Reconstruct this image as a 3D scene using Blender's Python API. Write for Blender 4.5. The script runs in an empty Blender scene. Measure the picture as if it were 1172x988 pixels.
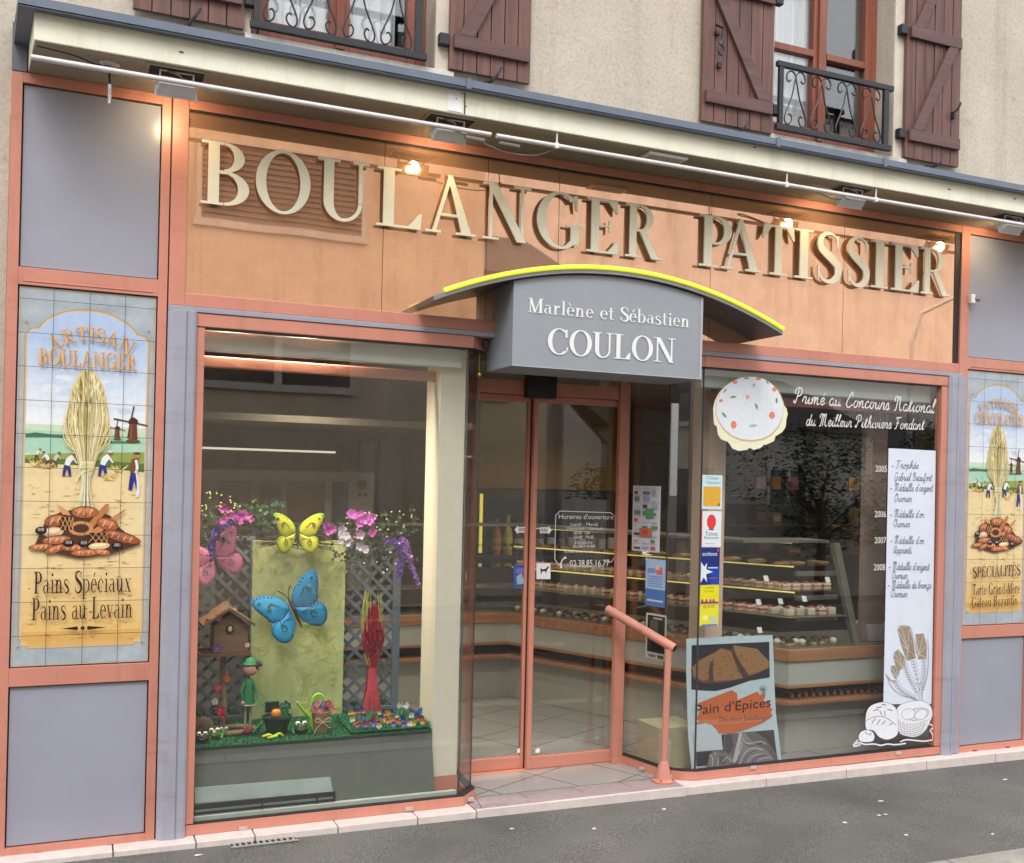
import bpy, bmesh, math, random
from mathutils import Vector, Matrix
R = math.radians
random.seed(7)
COL = bpy.context.scene.collection

# ------------------------------------------------------------------ camera model (measured from the photograph)
CAM = Vector((0.10407, -5.01558, 1.70226))
YAW, PITCH, ROLL, FOC, PX, PY = 0.40437922, 0.00202497, 0.02308818, 1166.313, 584.90, 553.974
_f = Vector((math.sin(YAW)*math.cos(PITCH), math.cos(YAW)*math.cos(PITCH), math.sin(PITCH)))
_r0 = Vector((math.cos(YAW), -math.sin(YAW), 0)); _u0 = _r0.cross(_f)
_r = _r0*math.cos(ROLL) + _u0*math.sin(ROLL); _u = -_r0*math.sin(ROLL) + _u0*math.cos(ROLL)

def at(x, y, Y=0.0):
    """measured point of the place: where the sight line of photo point (x, y) meets the vertical plane Y"""
    d = _f + _r*((x-PX)/FOC) - _u*((y-PY)/FOC)
    return CAM + d*((Y-CAM.y)/d.y)
def atz(x, y, Z=0.0):
    d = _f + _r*((x-PX)/FOC) - _u*((y-PY)/FOC)
    return CAM + d*((Z-CAM.z)/d.z)
def zp(ox, oy, s, pts):
    return [(ox+x/s, oy+y/s) for x, y in pts]

# ------------------------------------------------------------------ materials
_mats = {}
def nodes(name):
    m = bpy.data.materials.new(name); m.use_nodes = True
    nt = m.node_tree
    return m, nt, nt.nodes['Principled BSDF']
def mat(name, col, rough=0.6, metal=0.0, grime=0.0, var=0.12, scale=8.0, bump=0.0, bscale=60.0, emit=None, estr=0.0, spec=0.5, col2=None, coat=0.0):
    """procedural surface: base colour with noise variation and optional bump"""
    if name in _mats: return _mats[name]
    m, nt, b = nodes(name)
    N, Lk = nt.nodes, nt.links
    b.inputs['Roughness'].default_value = rough
    b.inputs['Metallic'].default_value = metal
    b.inputs['Specular IOR Level'].default_value = spec
    if coat: b.inputs['Coat Weight'].default_value = coat; b.inputs['Coat Roughness'].default_value = .08
    tc = N.new('ShaderNodeTexCoord')
    nz = N.new('ShaderNodeTexNoise'); nz.inputs['Scale'].default_value = scale; nz.inputs['Detail'].default_value = 6; nz.inputs['Roughness'].default_value = .65
    Lk.new(tc.outputs['Object'], nz.inputs['Vector'])
    rp = N.new('ShaderNodeValToRGB'); rp.color_ramp.elements[0].position = .3; rp.color_ramp.elements[1].position = .7
    c2 = col2 or [min(1, c*(1+var)) for c in col]
    c1 = [c*(1-var) for c in col]
    rp.color_ramp.elements[0].color = (*c1, 1); rp.color_ramp.elements[1].color = (*c2, 1)
    Lk.new(nz.outputs['Fac'], rp.inputs['Fac']); Lk.new(rp.outputs['Color'], b.inputs['Base Color'])
    if grime:
        cur = rp.outputs['Color']
        for sc_, lo, hi in (((7, 7, .8), .30, .48), ((60, 60, 45), .26, .33), ((2, 2, 14), .30, .44)):
            mp = N.new('ShaderNodeMapping'); mp.inputs['Scale'].default_value = sc_; ng = N.new('ShaderNodeTexNoise'); ng.inputs['Scale'].default_value = 1; ng.inputs['Detail'].default_value = 6; ng.inputs['Roughness'].default_value = .7
            Lk.new(tc.outputs['Object'], mp.inputs['Vector']); Lk.new(mp.outputs['Vector'], ng.inputs['Vector'])
            rg = N.new('ShaderNodeValToRGB'); rg.color_ramp.elements[0].position = lo; rg.color_ramp.elements[1].position = hi; q = 1-grime; rg.color_ramp.elements[0].color = (q, q*.985, q*.96, 1); rg.color_ramp.elements[1].color = (1, 1, 1, 1)
            mg = N.new('ShaderNodeMixRGB'); mg.blend_type = 'MULTIPLY'; mg.inputs['Fac'].default_value = 1
            Lk.new(ng.outputs['Fac'], rg.inputs['Fac']); Lk.new(cur, mg.inputs[1]); Lk.new(rg.outputs['Color'], mg.inputs[2]); cur = mg.outputs['Color']
        Lk.new(cur, b.inputs['Base Color'])
        rr = N.new('ShaderNodeMapRange'); rr.inputs['To Min'].default_value = rough*.8; rr.inputs['To Max'].default_value = min(1, rough*1.35); Lk.new(ng.outputs['Fac'], rr.inputs['Value']); Lk.new(rr.outputs['Result'], b.inputs['Roughness'])
    if bump:
        n2 = N.new('ShaderNodeTexNoise'); n2.inputs['Scale'].default_value = bscale; n2.inputs['Detail'].default_value = 4
        Lk.new(tc.outputs['Object'], n2.inputs['Vector'])
        bp = N.new('ShaderNodeBump'); bp.inputs['Strength'].default_value = bump; bp.inputs['Distance'].default_value = .004
        Lk.new(n2.outputs['Fac'], bp.inputs['Height']); Lk.new(bp.outputs['Normal'], b.inputs['Normal'])
    if emit:
        b.inputs['Emission Color'].default_value = (*emit, 1); b.inputs['Emission Strength'].default_value = estr
    _mats[name] = m
    return m
def s2l(c):
    return tuple(((v/255)/12.92 if v/255 <= .04045 else ((v/255+.055)/1.055)**2.4) for v in c)
def pm(rgb, rough=.5, k=.98):
    """paint of one colour given as the sRGB the thing has"""
    key = 'paint_%d_%d_%d_%d' % (*rgb, int(rough*100))
    return mat(key, [v*k for v in s2l(rgb)], rough=rough, var=.06, scale=30)

def glass_mat(name, ior=1.52, tint=(.965, .975, .97)):
    m = bpy.data.materials.new(name); m.use_nodes = True; nt = m.node_tree; N, Lk = nt.nodes, nt.links
    N.remove(N['Principled BSDF']); out = N['Material Output']
    tr = N.new('ShaderNodeBsdfTransparent'); tr.inputs['Color'].default_value = (*tint, 1)
    gl = N.new('ShaderNodeBsdfGlossy'); gl.inputs['Roughness'].default_value = .0
    ge = N.new('ShaderNodeNewGeometry'); dt = N.new('ShaderNodeVectorMath'); dt.operation = 'DOT_PRODUCT'
    Lk.new(ge.outputs['Incoming'], dt.inputs[0]); Lk.new(ge.outputs['Normal'], dt.inputs[1])
    def mth(op, a, b=None):
        n = N.new('ShaderNodeMath'); n.operation = op
        for i, v in enumerate((a, b)):
            if v is None: continue
            if isinstance(v, (int, float)): n.inputs[i].default_value = v
            else: Lk.new(v, n.inputs[i])
        return n.outputs[0]
    f0 = ((ior-1)/(ior+1))**2
    fr_ = mth('ADD', mth('MULTIPLY', mth('POWER', mth('SUBTRACT', 1.0, mth('ABSOLUTE', dt.outputs['Value'])), 5.0), 1-f0), f0)
    mx = N.new('ShaderNodeMixShader')
    tc = N.new('ShaderNodeTexCoord'); nz = N.new('ShaderNodeTexNoise'); nz.inputs['Scale'].default_value = 1.3
    bp = N.new('ShaderNodeBump'); bp.inputs['Strength'].default_value = .05; bp.inputs['Distance'].default_value = .01
    Lk.new(tc.outputs['Object'], nz.inputs['Vector']); Lk.new(nz.outputs['Fac'], bp.inputs['Height']); Lk.new(bp.outputs['Normal'], gl.inputs['Normal'])
    Lk.new(fr_, mx.inputs['Fac']); Lk.new(tr.outputs['BSDF'], mx.inputs[1]); Lk.new(gl.outputs['BSDF'], mx.inputs[2])
    Lk.new(mx.outputs['Shader'], out.inputs['Surface'])
    return m

def stucco_mat(name, col, dark, streak=0.0):
    m, nt, b = nodes(name); N, Lk = nt.nodes, nt.links
    tc = N.new('ShaderNodeTexCoord')
    n1 = N.new('ShaderNodeTexNoise'); n1.inputs['Scale'].default_value = 1.4; n1.inputs['Detail'].default_value = 7; n1.inputs['Roughness'].default_value = .7
    n2 = N.new('ShaderNodeTexNoise'); n2.inputs['Scale'].default_value = 55; n2.inputs['Detail'].default_value = 3
    n3 = N.new('ShaderNodeTexNoise'); n3.inputs['Scale'].default_value = 9; n3.inputs['Detail'].default_value = 8; n3.inputs['Roughness'].default_value = .8
    for n in (n1, n2, n3): Lk.new(tc.outputs['Object'], n.inputs['Vector'])
    r1 = N.new('ShaderNodeValToRGB'); r1.color_ramp.elements[0].position = .35; r1.color_ramp.elements[1].position = .65
    r1.color_ramp.elements[0].color = (*[c*.9 for c in col], 1); r1.color_ramp.elements[1].color = (*[min(1, c*1.07) for c in col], 1)
    Lk.new(n1.outputs['Fac'], r1.inputs['Fac'])
    r2 = N.new('ShaderNodeValToRGB'); r2.color_ramp.elements[0].position = .22; r2.color_ramp.elements[1].position = .40
    r2.color_ramp.elements[0].color = (*dark, 1); r2.color_ramp.elements[1].color = (1, 1, 1, 1)
    Lk.new(n3.outputs['Fac'], r2.inputs['Fac'])
    r3 = N.new('ShaderNodeValToRGB'); r3.color_ramp.elements[0].position = .3; r3.color_ramp.elements[1].position = .55
    r3.color_ramp.elements[0].color = (.87, .86, .84, 1); r3.color_ramp.elements[1].color = (1, 1, 1, 1)
    Lk.new(n2.outputs['Fac'], r3.inputs['Fac'])
    m1 = N.new('ShaderNodeMixRGB'); m1.blend_type = 'MULTIPLY'; m1.inputs['Fac'].default_value = 1
    m2 = N.new('ShaderNodeMixRGB'); m2.blend_type = 'MULTIPLY'; m2.inputs['Fac'].default_value = 1
    Lk.new(r1.outputs['Color'], m1.inputs[1]); Lk.new(r2.outputs['Color'], m1.inputs[2])
    Lk.new(m1.outputs['Color'], m2.inputs[1]); Lk.new(r3.outputs['Color'], m2.inputs[2])
    mps = N.new('ShaderNodeMapping'); mps.inputs['Scale'].default_value = (5, 5, .45); n4 = N.new('ShaderNodeTexNoise'); n4.inputs['Scale'].default_value = 1; n4.inputs['Detail'].default_value = 7; n4.inputs['Roughness'].default_value = .65
    Lk.new(tc.outputs['Object'], mps.inputs['Vector']); Lk.new(mps.outputs['Vector'], n4.inputs['Vector'])
    r4 = N.new('ShaderNodeValToRGB'); r4.color_ramp.elements[0].position = .34; r4.color_ramp.elements[1].position = .5; r4.color_ramp.elements[0].color = (.84, .82, .79, 1); r4.color_ramp.elements[1].color = (1, 1, 1, 1)
    Lk.new(n4.outputs['Fac'], r4.inputs['Fac']); m4 = N.new('ShaderNodeMixRGB'); m4.blend_type = 'MULTIPLY'; m4.inputs['Fac'].default_value = 1
    Lk.new(m2.outputs['Color'], m4.inputs[1]); Lk.new(r4.outputs['Color'], m4.inputs[2]); Lk.new(m4.outputs['Color'], b.inputs['Base Color'])
    b.inputs['Roughness'].default_value = .95; b.inputs['Specular IOR Level'].default_value = .15
    bp = N.new('ShaderNodeBump'); bp.inputs['Strength'].default_value = .45; bp.inputs['Distance'].default_value = .006
    Lk.new(n2.outputs['Fac'], bp.inputs['Height']); Lk.new(bp.outputs['Normal'], b.inputs['Normal'])
    return m

def copper_mat():
    m, nt, b = nodes('copper_mirror_glass'); N, Lk = nt.nodes, nt.links
    tc = N.new('ShaderNodeTexCoord')
    n1 = N.new('ShaderNodeTexNoise'); n1.inputs['Scale'].default_value = 5; n1.inputs['Detail'].default_value = 8; n1.inputs['Roughness'].default_value = .7
    Lk.new(tc.outputs['Object'], n1.inputs['Vector'])
    r1 = N.new('ShaderNodeValToRGB'); r1.color_ramp.elements[0].position = .35; r1.color_ramp.elements[1].position = .7
    r1.color_ramp.elements[0].color = (.88, .53, .36, 1); r1.color_ramp.elements[1].color = (.96, .61, .43, 1)
    Lk.new(n1.outputs['Fac'], r1.inputs['Fac']); Lk.new(r1.outputs['Color'], b.inputs['Base Color'])
    b.inputs['Metallic'].default_value = 1.0
    b.inputs['Roughness'].default_value = .018
    out = N['Material Output']; df = N.new('ShaderNodeBsdfDiffuse'); mxs = N.new('ShaderNodeMixShader'); mxs.inputs['Fac'].default_value = .26
    n3 = N.new('ShaderNodeTexNoise'); n3.inputs['Scale'].default_value = 26; n3.inputs['Detail'].default_value = 5; n3.inputs['Roughness'].default_value = .75
    Lk.new(tc.outputs['Object'], n3.inputs['Vector']); r3 = N.new('ShaderNodeValToRGB'); r3.color_ramp.elements[0].position = .32; r3.color_ramp.elements[1].position = .5
    r3.color_ramp.elements[0].color = (.74, .39, .23, 1); r3.color_ramp.elements[1].color = (.86, .50, .31, 1)
    Lk.new(n3.outputs['Fac'], r3.inputs['Fac']); Lk.new(r3.outputs['Color'], df.inputs['Color'])
    Lk.new(b.outputs['BSDF'], mxs.inputs[1]); Lk.new(df.outputs['BSDF'], mxs.inputs[2]); Lk.new(mxs.outputs['Shader'], out.inputs['Surface'])
    n2 = N.new('ShaderNodeTexNoise'); n2.inputs['Scale'].default_value = .9
    Lk.new(tc.outputs['Object'], n2.inputs['Vector'])
    bp = N.new('ShaderNodeBump'); bp.inputs['Strength'].default_value = .15; bp.inputs['Distance'].default_value = .01
    Lk.new(n2.outputs['Fac'], bp.inputs['Height']); Lk.new(bp.outputs['Normal'], b.inputs['Normal'])
    return m

def wood_mat(name, c1, c2, rough=.55, axis='Z', worn=0.0, scale=1.0):
    m, nt, b = nodes(name); N, Lk = nt.nodes, nt.links
    tc = N.new('ShaderNodeTexCoord'); mp = N.new('ShaderNodeMapping')
    s = [26*scale]*3; s['XYZ'.index(axis)] = 1.6*scale; mp.inputs['Scale'].default_value = s
    nz = N.new('ShaderNodeTexNoise'); nz.inputs['Scale'].default_value = 1; nz.inputs['Detail'].default_value = 6; nz.inputs['Roughness'].default_value = .7
    Lk.new(tc.outputs['Object'], mp.inputs['Vector']); Lk.new(mp.outputs['Vector'], nz.inputs['Vector'])
    rp = N.new('ShaderNodeValToRGB'); rp.color_ramp.elements[0].position = .3; rp.color_ramp.elements[1].position = .72
    rp.color_ramp.elements[0].color = (*c1, 1); rp.color_ramp.elements[1].color = (*c2, 1)
    Lk.new(nz.outputs['Fac'], rp.inputs['Fac']); Lk.new(rp.outputs['Color'], b.inputs['Base Color'])
    b.inputs['Roughness'].default_value = rough
    bp = N.new('ShaderNodeBump'); bp.inputs['Strength'].default_value = .35; bp.inputs['Distance'].default_value = .003
    Lk.new(nz.outputs['Fac'], bp.inputs['Height']); Lk.new(bp.outputs['Normal'], b.inputs['Normal'])
    return m

def asphalt_mat(name, base):
    m, nt, b = nodes(name); N, Lk = nt.nodes, nt.links
    tc = N.new('ShaderNodeTexCoord')
    n1 = N.new('ShaderNodeTexNoise'); n1.inputs['Scale'].default_value = 1.1; n1.inputs['Detail'].default_value = 8; n1.inputs['Roughness'].default_value = .6
    n2 = N.new('ShaderNodeTexNoise'); n2.inputs['Scale'].default_value = 180; n2.inputs['Detail'].default_value = 2
    v = N.new('ShaderNodeTexVoronoi'); v.inputs['Scale'].default_value = 9
    for n in (n1, n2, v): Lk.new(tc.outputs['Object'], n.inputs['Vector'])
    r1 = N.new('ShaderNodeValToRGB'); r1.color_ramp.elements[0].position = .3; r1.color_ramp.elements[1].position = .7
    r1.color_ramp.elements[0].color = (*[c*.70 for c in base], 1); r1.color_ramp.elements[1].color = (*[c*1.28 for c in base], 1)
    r2 = N.new('ShaderNodeValToRGB'); r2.color_ramp.elements[0].position = .35; r2.color_ramp.elements[1].position = .72
    r2.color_ramp.elements[0].color = (.5, .5, .5, 1); r2.color_ramp.elements[1].color = (1.75, 1.75, 1.7, 1)
    r3 = N.new('ShaderNodeValToRGB'); r3.color_ramp.elements[0].position = .025; r3.color_ramp.elements[1].position = .05
    r3.color_ramp.elements[0].color = (1.8, 1.8, 1.75, 1); r3.color_ramp.elements[1].color = (1, 1, 1, 1)
    Lk.new(n1.outputs['Fac'], r1.inputs['Fac']); Lk.new(n2.outputs['Fac'], r2.inputs['Fac']); Lk.new(v.outputs['Distance'], r3.inputs['Fac'])
    m1 = N.new('ShaderNodeMixRGB'); m1.blend_type = 'MULTIPLY'; m1.inputs['Fac'].default_value = 1
    m2 = N.new('ShaderNodeMixRGB'); m2.blend_type = 'MULTIPLY'; m2.inputs['Fac'].default_value = 1
    Lk.new(r1.outputs['Color'], m1.inputs[1]); Lk.new(r2.outputs['Color'], m1.inputs[2])
    Lk.new(m1.outputs['Color'], m2.inputs[1]); Lk.new(r3.outputs['Color'], m2.inputs[2])
    Lk.new(m2.outputs['Color'], b.inputs['Base Color'])
    b.inputs['Roughness'].default_value = .85
    bp = N.new('ShaderNodeBump'); bp.inputs['Strength'].default_value = .6; bp.inputs['Distance'].default_value = .004
    Lk.new(n2.outputs['Fac'], bp.inputs['Height']); Lk.new(bp.outputs['Normal'], b.inputs['Normal'])
    return m

PINK = mat('salmon_paint', (.60, .250, .185), rough=.38, var=.05, scale=3, bump=.05, bscale=8, grime=.14)
PINKD = mat('salmon_paint_inner', (.40, .15, .11), rough=.4, var=.06, scale=3)
GREY = mat('grey_panel', (.335, .345, .415), rough=.24, var=.05, scale=2.2, bump=.03, bscale=5)
PILG = mat('grey_pilaster', (.345, .35, .42), rough=.45, var=.08, scale=5, grime=.12)
GASK = mat('black_gasket', (.022, .016, .016), rough=.6)
FLASH = mat('zinc_flashing', (.135, .165, .225), rough=.45, var=.12, scale=6)
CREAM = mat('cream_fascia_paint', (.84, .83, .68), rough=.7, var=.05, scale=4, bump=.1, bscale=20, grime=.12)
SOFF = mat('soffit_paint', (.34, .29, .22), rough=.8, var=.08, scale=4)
STUC = stucco_mat('beige_stucco', (.53, .48, .405), (.55, .54, .52))
STUC2 = stucco_mat('buff_render', (.78, .68, .54), (.6, .55, .48))
STONE = mat('stone_sill', (.52, .50, .46), rough=.9, var=.35, scale=9, bump=.5, bscale=40)
SHUT = wood_mat('shutter_wood', (.070, .036, .030), (.21, .095, .078), rough=.6)
SHUT2 = wood_mat('shutter_brace_wood', (.075, .038, .036), (.16, .085, .078), rough=.65, axis='X')
WINW = wood_mat('window_wood', (.17, .050, .030), (.30, .095, .055), rough=.45)
IRON = mat('black_iron', (.014, .016, .022), rough=.5, var=.2, scale=20)
GLASS = glass_mat('shop_glass', 1.82)
GLASSU = glass_mat('upper_glass', 1.9)
CASEG = glass_mat('case_glass', 1.25)
COPPER = copper_mat()
LETTER = mat('cream_letter_enamel', (.91, .87, .69), rough=.45, var=.04, scale=5)
LETTERB = mat('letter_edge_brown', (.20, .09, .05), rough=.5)
WHITE = mat('white_vinyl', (.78, .78, .78), rough=.5, var=.03)
BLUEW = mat('pale_blue_vinyl', (.70, .76, .88), rough=.45, var=.04)
ALU = mat('aluminium', (.55, .56, .58), rough=.35, metal=.7, var=.05)
WPL = mat('white_plastic', (.84, .85, .87), rough=.45, var=.05)
BLKP = mat('black_plastic', (.012, .012, .014), rough=.4)
ASPH = asphalt_mat('pavement_asphalt', (.112, .108, .103))
ROADM = asphalt_mat('road_asphalt', (.075, .074, .074))
KERB = mat('kerb_concrete', (.30, .285, .255), rough=.9, var=.2, scale=12, bump=.5, bscale=80)
SLABL = mat('pale_stone_strip', (.66, .58, .55), rough=.7, var=.1, scale=14)
SLAB = mat('pinkish_entrance_tile', (.345, .275, .28), rough=.5, var=.14, scale=26, bump=.1, bscale=90)

# ------------------------------------------------------------------ mesh building
class MB:
    def __init__(s): s.v = []; s.f = []; s.mi = []; s.ms = []; s.cur = None; s.M = None; s.lay = 0
    def use(s, m):
        if m not in s.ms: s.ms.append(m)
        s.cur = s.ms.index(m); return s
    def add(s, vs, fs):
        b = len(s.v)
        for p in vs:
            p = Vector(p)
            s.v.append(s.M @ p if s.M else p)
        for f in fs: s.f.append([b+i for i in f]); s.mi.append(s.cur or 0)
        return s
    def box(s, x0, x1, y0, y1, z0, z1):
        vs = [(x, y, z) for x in (x0, x1) for y in (y0, y1) for z in (z0, z1)]
        return s.add(vs, [(0,1,3,2),(4,6,7,5),(0,4,5,1),(2,3,7,6),(0,2,6,4),(1,5,7,3)])
    def prism(s, pts, z0, z1):            # plan polygon extruded in z
        n = len(pts)
        vs = [(x, y, z0) for x, y in pts]+[(x, y, z1) for x, y in pts]
        return s.add(vs, [list(range(n))[::-1], list(range(n, 2*n))]+[(i, (i+1) % n, n+(i+1) % n, n+i) for i in range(n)])
    def xprism(s, pts, x0, x1):           # (y, z) profile extruded in x
        n = len(pts)
        vs = [(x0, y, z) for y, z in pts]+[(x1, y, z) for y, z in pts]
        return s.add(vs, [list(range(n)), list(range(n, 2*n))[::-1]]+[(i, n+i, n+(i+1) % n, (i+1) % n) for i in range(n)])
    def yprism(s, pts, y0, y1):           # (x, z) polygon extruded in y, front at y0
        n = len(pts)
        vs = [(x, y0, z) for x, z in pts]+[(x, y1, z) for x, z in pts]
        return s.add(vs, [list(range(n)), list(range(n, 2*n))[::-1]]+[(i, n+i, n+(i+1) % n, (i+1) % n) for i in range(n)])
    def tube(s, pts, r, n=8, cap=True):
        pts = [Vector(p) for p in pts]; m = len(pts)
        rr = r if isinstance(r, (list, tuple)) else [r]*m
        vs = []; up = None
        for i, p in enumerate(pts):
            t = (pts[min(i+1, m-1)]-pts[max(i-1, 0)]).normalized()
            if up is None:
                up = Vector((0, 0, 1)) if abs(t.z) < .9 else Vector((1, 0, 0))
            a = t.cross(up)
            if a.length < 1e-5: a = t.cross(Vector((.3, .7, .2)))
            a.normalize(); up = a.cross(t).normalized()
            for k in range(n):
                w = 2*math.pi*k/n
                vs.append(p+a*(math.cos(w)*rr[i])+up*(math.sin(w)*rr[i]))
        fs = [(i*n+k, i*n+(k+1) % n, (i+1)*n+(k+1) % n, (i+1)*n+k) for i in range(m-1) for k in range(n)]
        if cap: fs += [list(range(n))[::-1], [(m-1)*n+k for k in range(n)]]
        return s.add(vs, fs)
    def lathe(s, c, prof, n=16, sx=1, sy=1):
        vs = [(c[0]+r*math.cos(2*math.pi*k/n)*sx, c[1]+r*math.sin(2*math.pi*k/n)*sy, c[2]+z) for r, z in prof for k in range(n)]
        m = len(prof)
        fs = [(i*n+k, i*n+(k+1) % n, (i+1)*n+(k+1) % n, (i+1)*n+k) for i in range(m-1) for k in range(n)]
        fs += [list(range(n))[::-1], [(m-1)*n+k for k in range(n)]]
        return s.add(vs, fs)
    def ball(s, c, r, n=10, m=6, jit=0):
        rx, ry, rz = r if isinstance(r, (tuple, list)) else (r, r, r)
        vs = [(c[0], c[1], c[2]-rz)]
        for i in range(1, m):
            a = -math.pi/2+math.pi*i/m
            for k in range(n):
                w = 2*math.pi*k/n; q = 1+random.uniform(-jit, jit)
                vs.append((c[0]+rx*math.cos(a)*math.cos(w)*q, c[1]+ry*math.cos(a)*math.sin(w)*q, c[2]+rz*math.sin(a)*q))
        vs.append((c[0], c[1], c[2]+rz)); L = len(vs)-1
        fs = [(0, 1+(k+1) % n, 1+k) for k in range(n)]
        fs += [(1+i*n+k, 1+i*n+(k+1) % n, 1+(i+1)*n+(k+1) % n, 1+(i+1)*n+k) for i in range(m-2) for k in range(n)]
        fs += [(L, 1+(m-2)*n+k, 1+(m-2)*n+(k+1) % n) for k in range(n)]
        return s.add(vs, fs)
    def path(s, pts, w, z0, z1):          # plan polyline wall, offset w to the right-hand side
        P = [Vector((x, y)) for x, y in pts]; off = []
        for i, p in enumerate(P):
            ds = []
            if i > 0: ds.append((P[i]-P[i-1]).normalized())
            if i < len(P)-1: ds.append((P[i+1]-P[i]).normalized())
            n = Vector((0, 0))
            for d in ds: n += Vector((-d.y, d.x))
            n.normalize(); c = n.dot(Vector((-ds[0].y, ds[0].x)))
            off.append(p+n*(w/max(c, .4)))
        vs = []; fs = []
        for p, q in zip(P, off): vs += [(p.x, p.y, z0), (p.x, p.y, z1), (q.x, q.y, z1), (q.x, q.y, z0)]
        for i in range(len(P)-1):
            a, b = i*4, i*4+4
            fs += [(a, b, b+1, a+1), (a+1, b+1, b+2, a+2), (a+2, b+2, b+3, a+3), (a+3, b+3, b, a)]
        fs += [(0, 1, 2, 3), (len(vs)-1, len(vs)-2, len(vs)-3, len(vs)-4)]
        return s.add(vs, fs)
    # --- flat painting in a vertical plane: (x, z) points, each call a hair in front of the one before
    def flat(s, pts, y, m=None, step=5e-5):
        if m is not None: s.use(m)
        s.lay += 1
        yy = y-s.lay*step
        return s.add([(x, yy, z) for x, z in pts], [list(range(len(pts)))])
    def strips(s, polys, y, m=None, T=None, depth=0, step=5e-5):
        """list of quad strips [(l, r), ...] in (u, v); T maps to (x, z)"""
        if m is not None: s.use(m)
        T = T or (lambda u, v: (u, v))
        for q, st in enumerate(polys):
            if not depth: s.lay += 1; yy = y-s.lay*step
            else: yy = y-(q % 6)*3e-4
            A = [T(*a) for a, b in st]; B = [T(*b) for a, b in st]; n = len(st)
            vs = [(x, yy, z) for x, z in A]+[(x, yy, z) for x, z in B]
            fs = [(i, i+1, n+i+1, n+i) for i in range(n-1)]
            if depth:
                vs += [(x, y+depth, z) for x, z in A]+[(x, y+depth, z) for x, z in B]
                fs += [(2*n+i, 3*n+i, 3*n+i+1, 2*n+i+1) for i in range(n-1)]
                fs += [(i, 2*n+i, 2*n+i+1, i+1) for i in range(n-1)]+[(n+i, n+i+1, 3*n+i+1, 3*n+i) for i in range(n-1)]
                fs += [(0, n, 3*n, 2*n), (n-1, 3*n-1, 4*n-1, 2*n-1)]
            s.add(vs, fs)
        if not depth and s.lay > 150: pass
        return s
    def build(s, name, m=None, parent=None, smooth=False, bevel=0, origin=True, recalc=True):
        me = bpy.data.meshes.new(name)
        o = bpy.data.objects.new(name, me); COL.objects.link(o)
        wl = Vector((0, 0, 0))
        if parent:
            o.parent = parent; q = parent
            while q: wl += q.location; q = q.parent
        vs = [v for v in s.v]
        if not parent and origin and vs:
            xs = [v.x for v in vs]; ys = [v.y for v in vs]; zs = [v.z for v in vs]
            wl = Vector(((min(xs)+max(xs))/2, (min(ys)+max(ys))/2, min(zs))); o.location = wl
        me.from_pydata([tuple(v-wl) for v in vs], [], s.f)
        ms = s.ms if s.ms else [m]
        for q in ms: me.materials.append(q)
        if s.ms: me.polygons.foreach_set('material_index', s.mi)
        if recalc:
            bm = bmesh.new(); bm.from_mesh(me); bmesh.ops.recalc_face_normals(bm, faces=bm.faces); bm.to_mesh(me); bm.free()
        if smooth:
            for p in me.polygons: p.use_smooth = True
            try: me.set_sharp_from_angle(angle=R(45))
            except Exception: pass
        if bevel:
            b = o.modifiers.new('bevel', 'BEVEL'); b.width = bevel; b.segments = 2; b.limit_method = 'ANGLE'
        me.update()
        return o
def tag(o, label=None, cat=None, group=None, kind=None):
    if label: o['label'] = label
    if cat: o['category'] = cat
    if group: o['group'] = group
    if kind: o['kind'] = kind
    return o
def thing(name, loc, label, cat, group=None):
    o = bpy.data.objects.new(name, None); COL.objects.link(o); o.location = loc; o.empty_display_size = .1
    return tag(o, label, cat, group)
def B1(name, m, parent, x0, x1, y0, y1, z0, z1, bevel=0.0):
    return MB().box(x0, x1, y0, y1, z0, z1).build(name, m, parent, bevel=bevel)

# ------------------------------------------------------------------ lettering
def rect(x0, y0, x1, y1): return [((x0, y0), (x1, y0)), ((x0, y1), (x1, y1))]
def para(x0, y0, x1, y1, w, w1=None): return [((x0, y0), (x0+w, y0)), ((x1, y1), (x1+(w1 or w), y1))]
def arc(cx, cy, rx, ry, a0, a1, tx, ty, n=22):
    o = []
    for i in range(n+1):
        a = R(a0+(a1-a0)*i/n); c, s = math.cos(a), math.sin(a)
        o.append(((cx+rx*c, cy+ry*s), (cx+(rx-tx)*c, cy+(ry-ty)*s)))
    return o
def cr(pts, k=5):
    P = [Vector(p) for p in pts]; out = []
    for i in range(len(P)-1):
        p0 = P[max(i-1, 0)]; p1 = P[i]; p2 = P[i+1]; p3 = P[min(i+2, len(P)-1)]
        for j in range(k):
            t = j/k
            out.append(.5*((2*p1)+(p2-p0)*t+(2*p0-5*p1+4*p2-p3)*t*t+(3*p1-p0-3*p2+p3)*t**3))
    out.append(P[-1]); return out
def st(pts, w, k=5, smooth=True):
    C = cr(pts, k) if smooth else [Vector(p) for p in pts]
    n = len(C); o = []
    for i, p in enumerate(C):
        t = C[min(i+1, n-1)]-C[max(i-1, 0)]
        if t.length < 1e-9: t = Vector((1, 0))
        t.normalize(); q = Vector((-t.y, t.x))
        if isinstance(w, (int, float)): ww = w
        else:
            f = i/(n-1)*(len(w)-1); a = int(min(f, len(w)-2)); ww = w[a]+(w[a+1]-w[a])*(f-a)
        o.append((tuple(p+q*ww/2), tuple(p-q*ww/2)))
    return o
S, t_, h_ = .15, .052, .04
def sr(x0, x1, y): return rect(x0, y, x1, y+h_)
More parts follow.
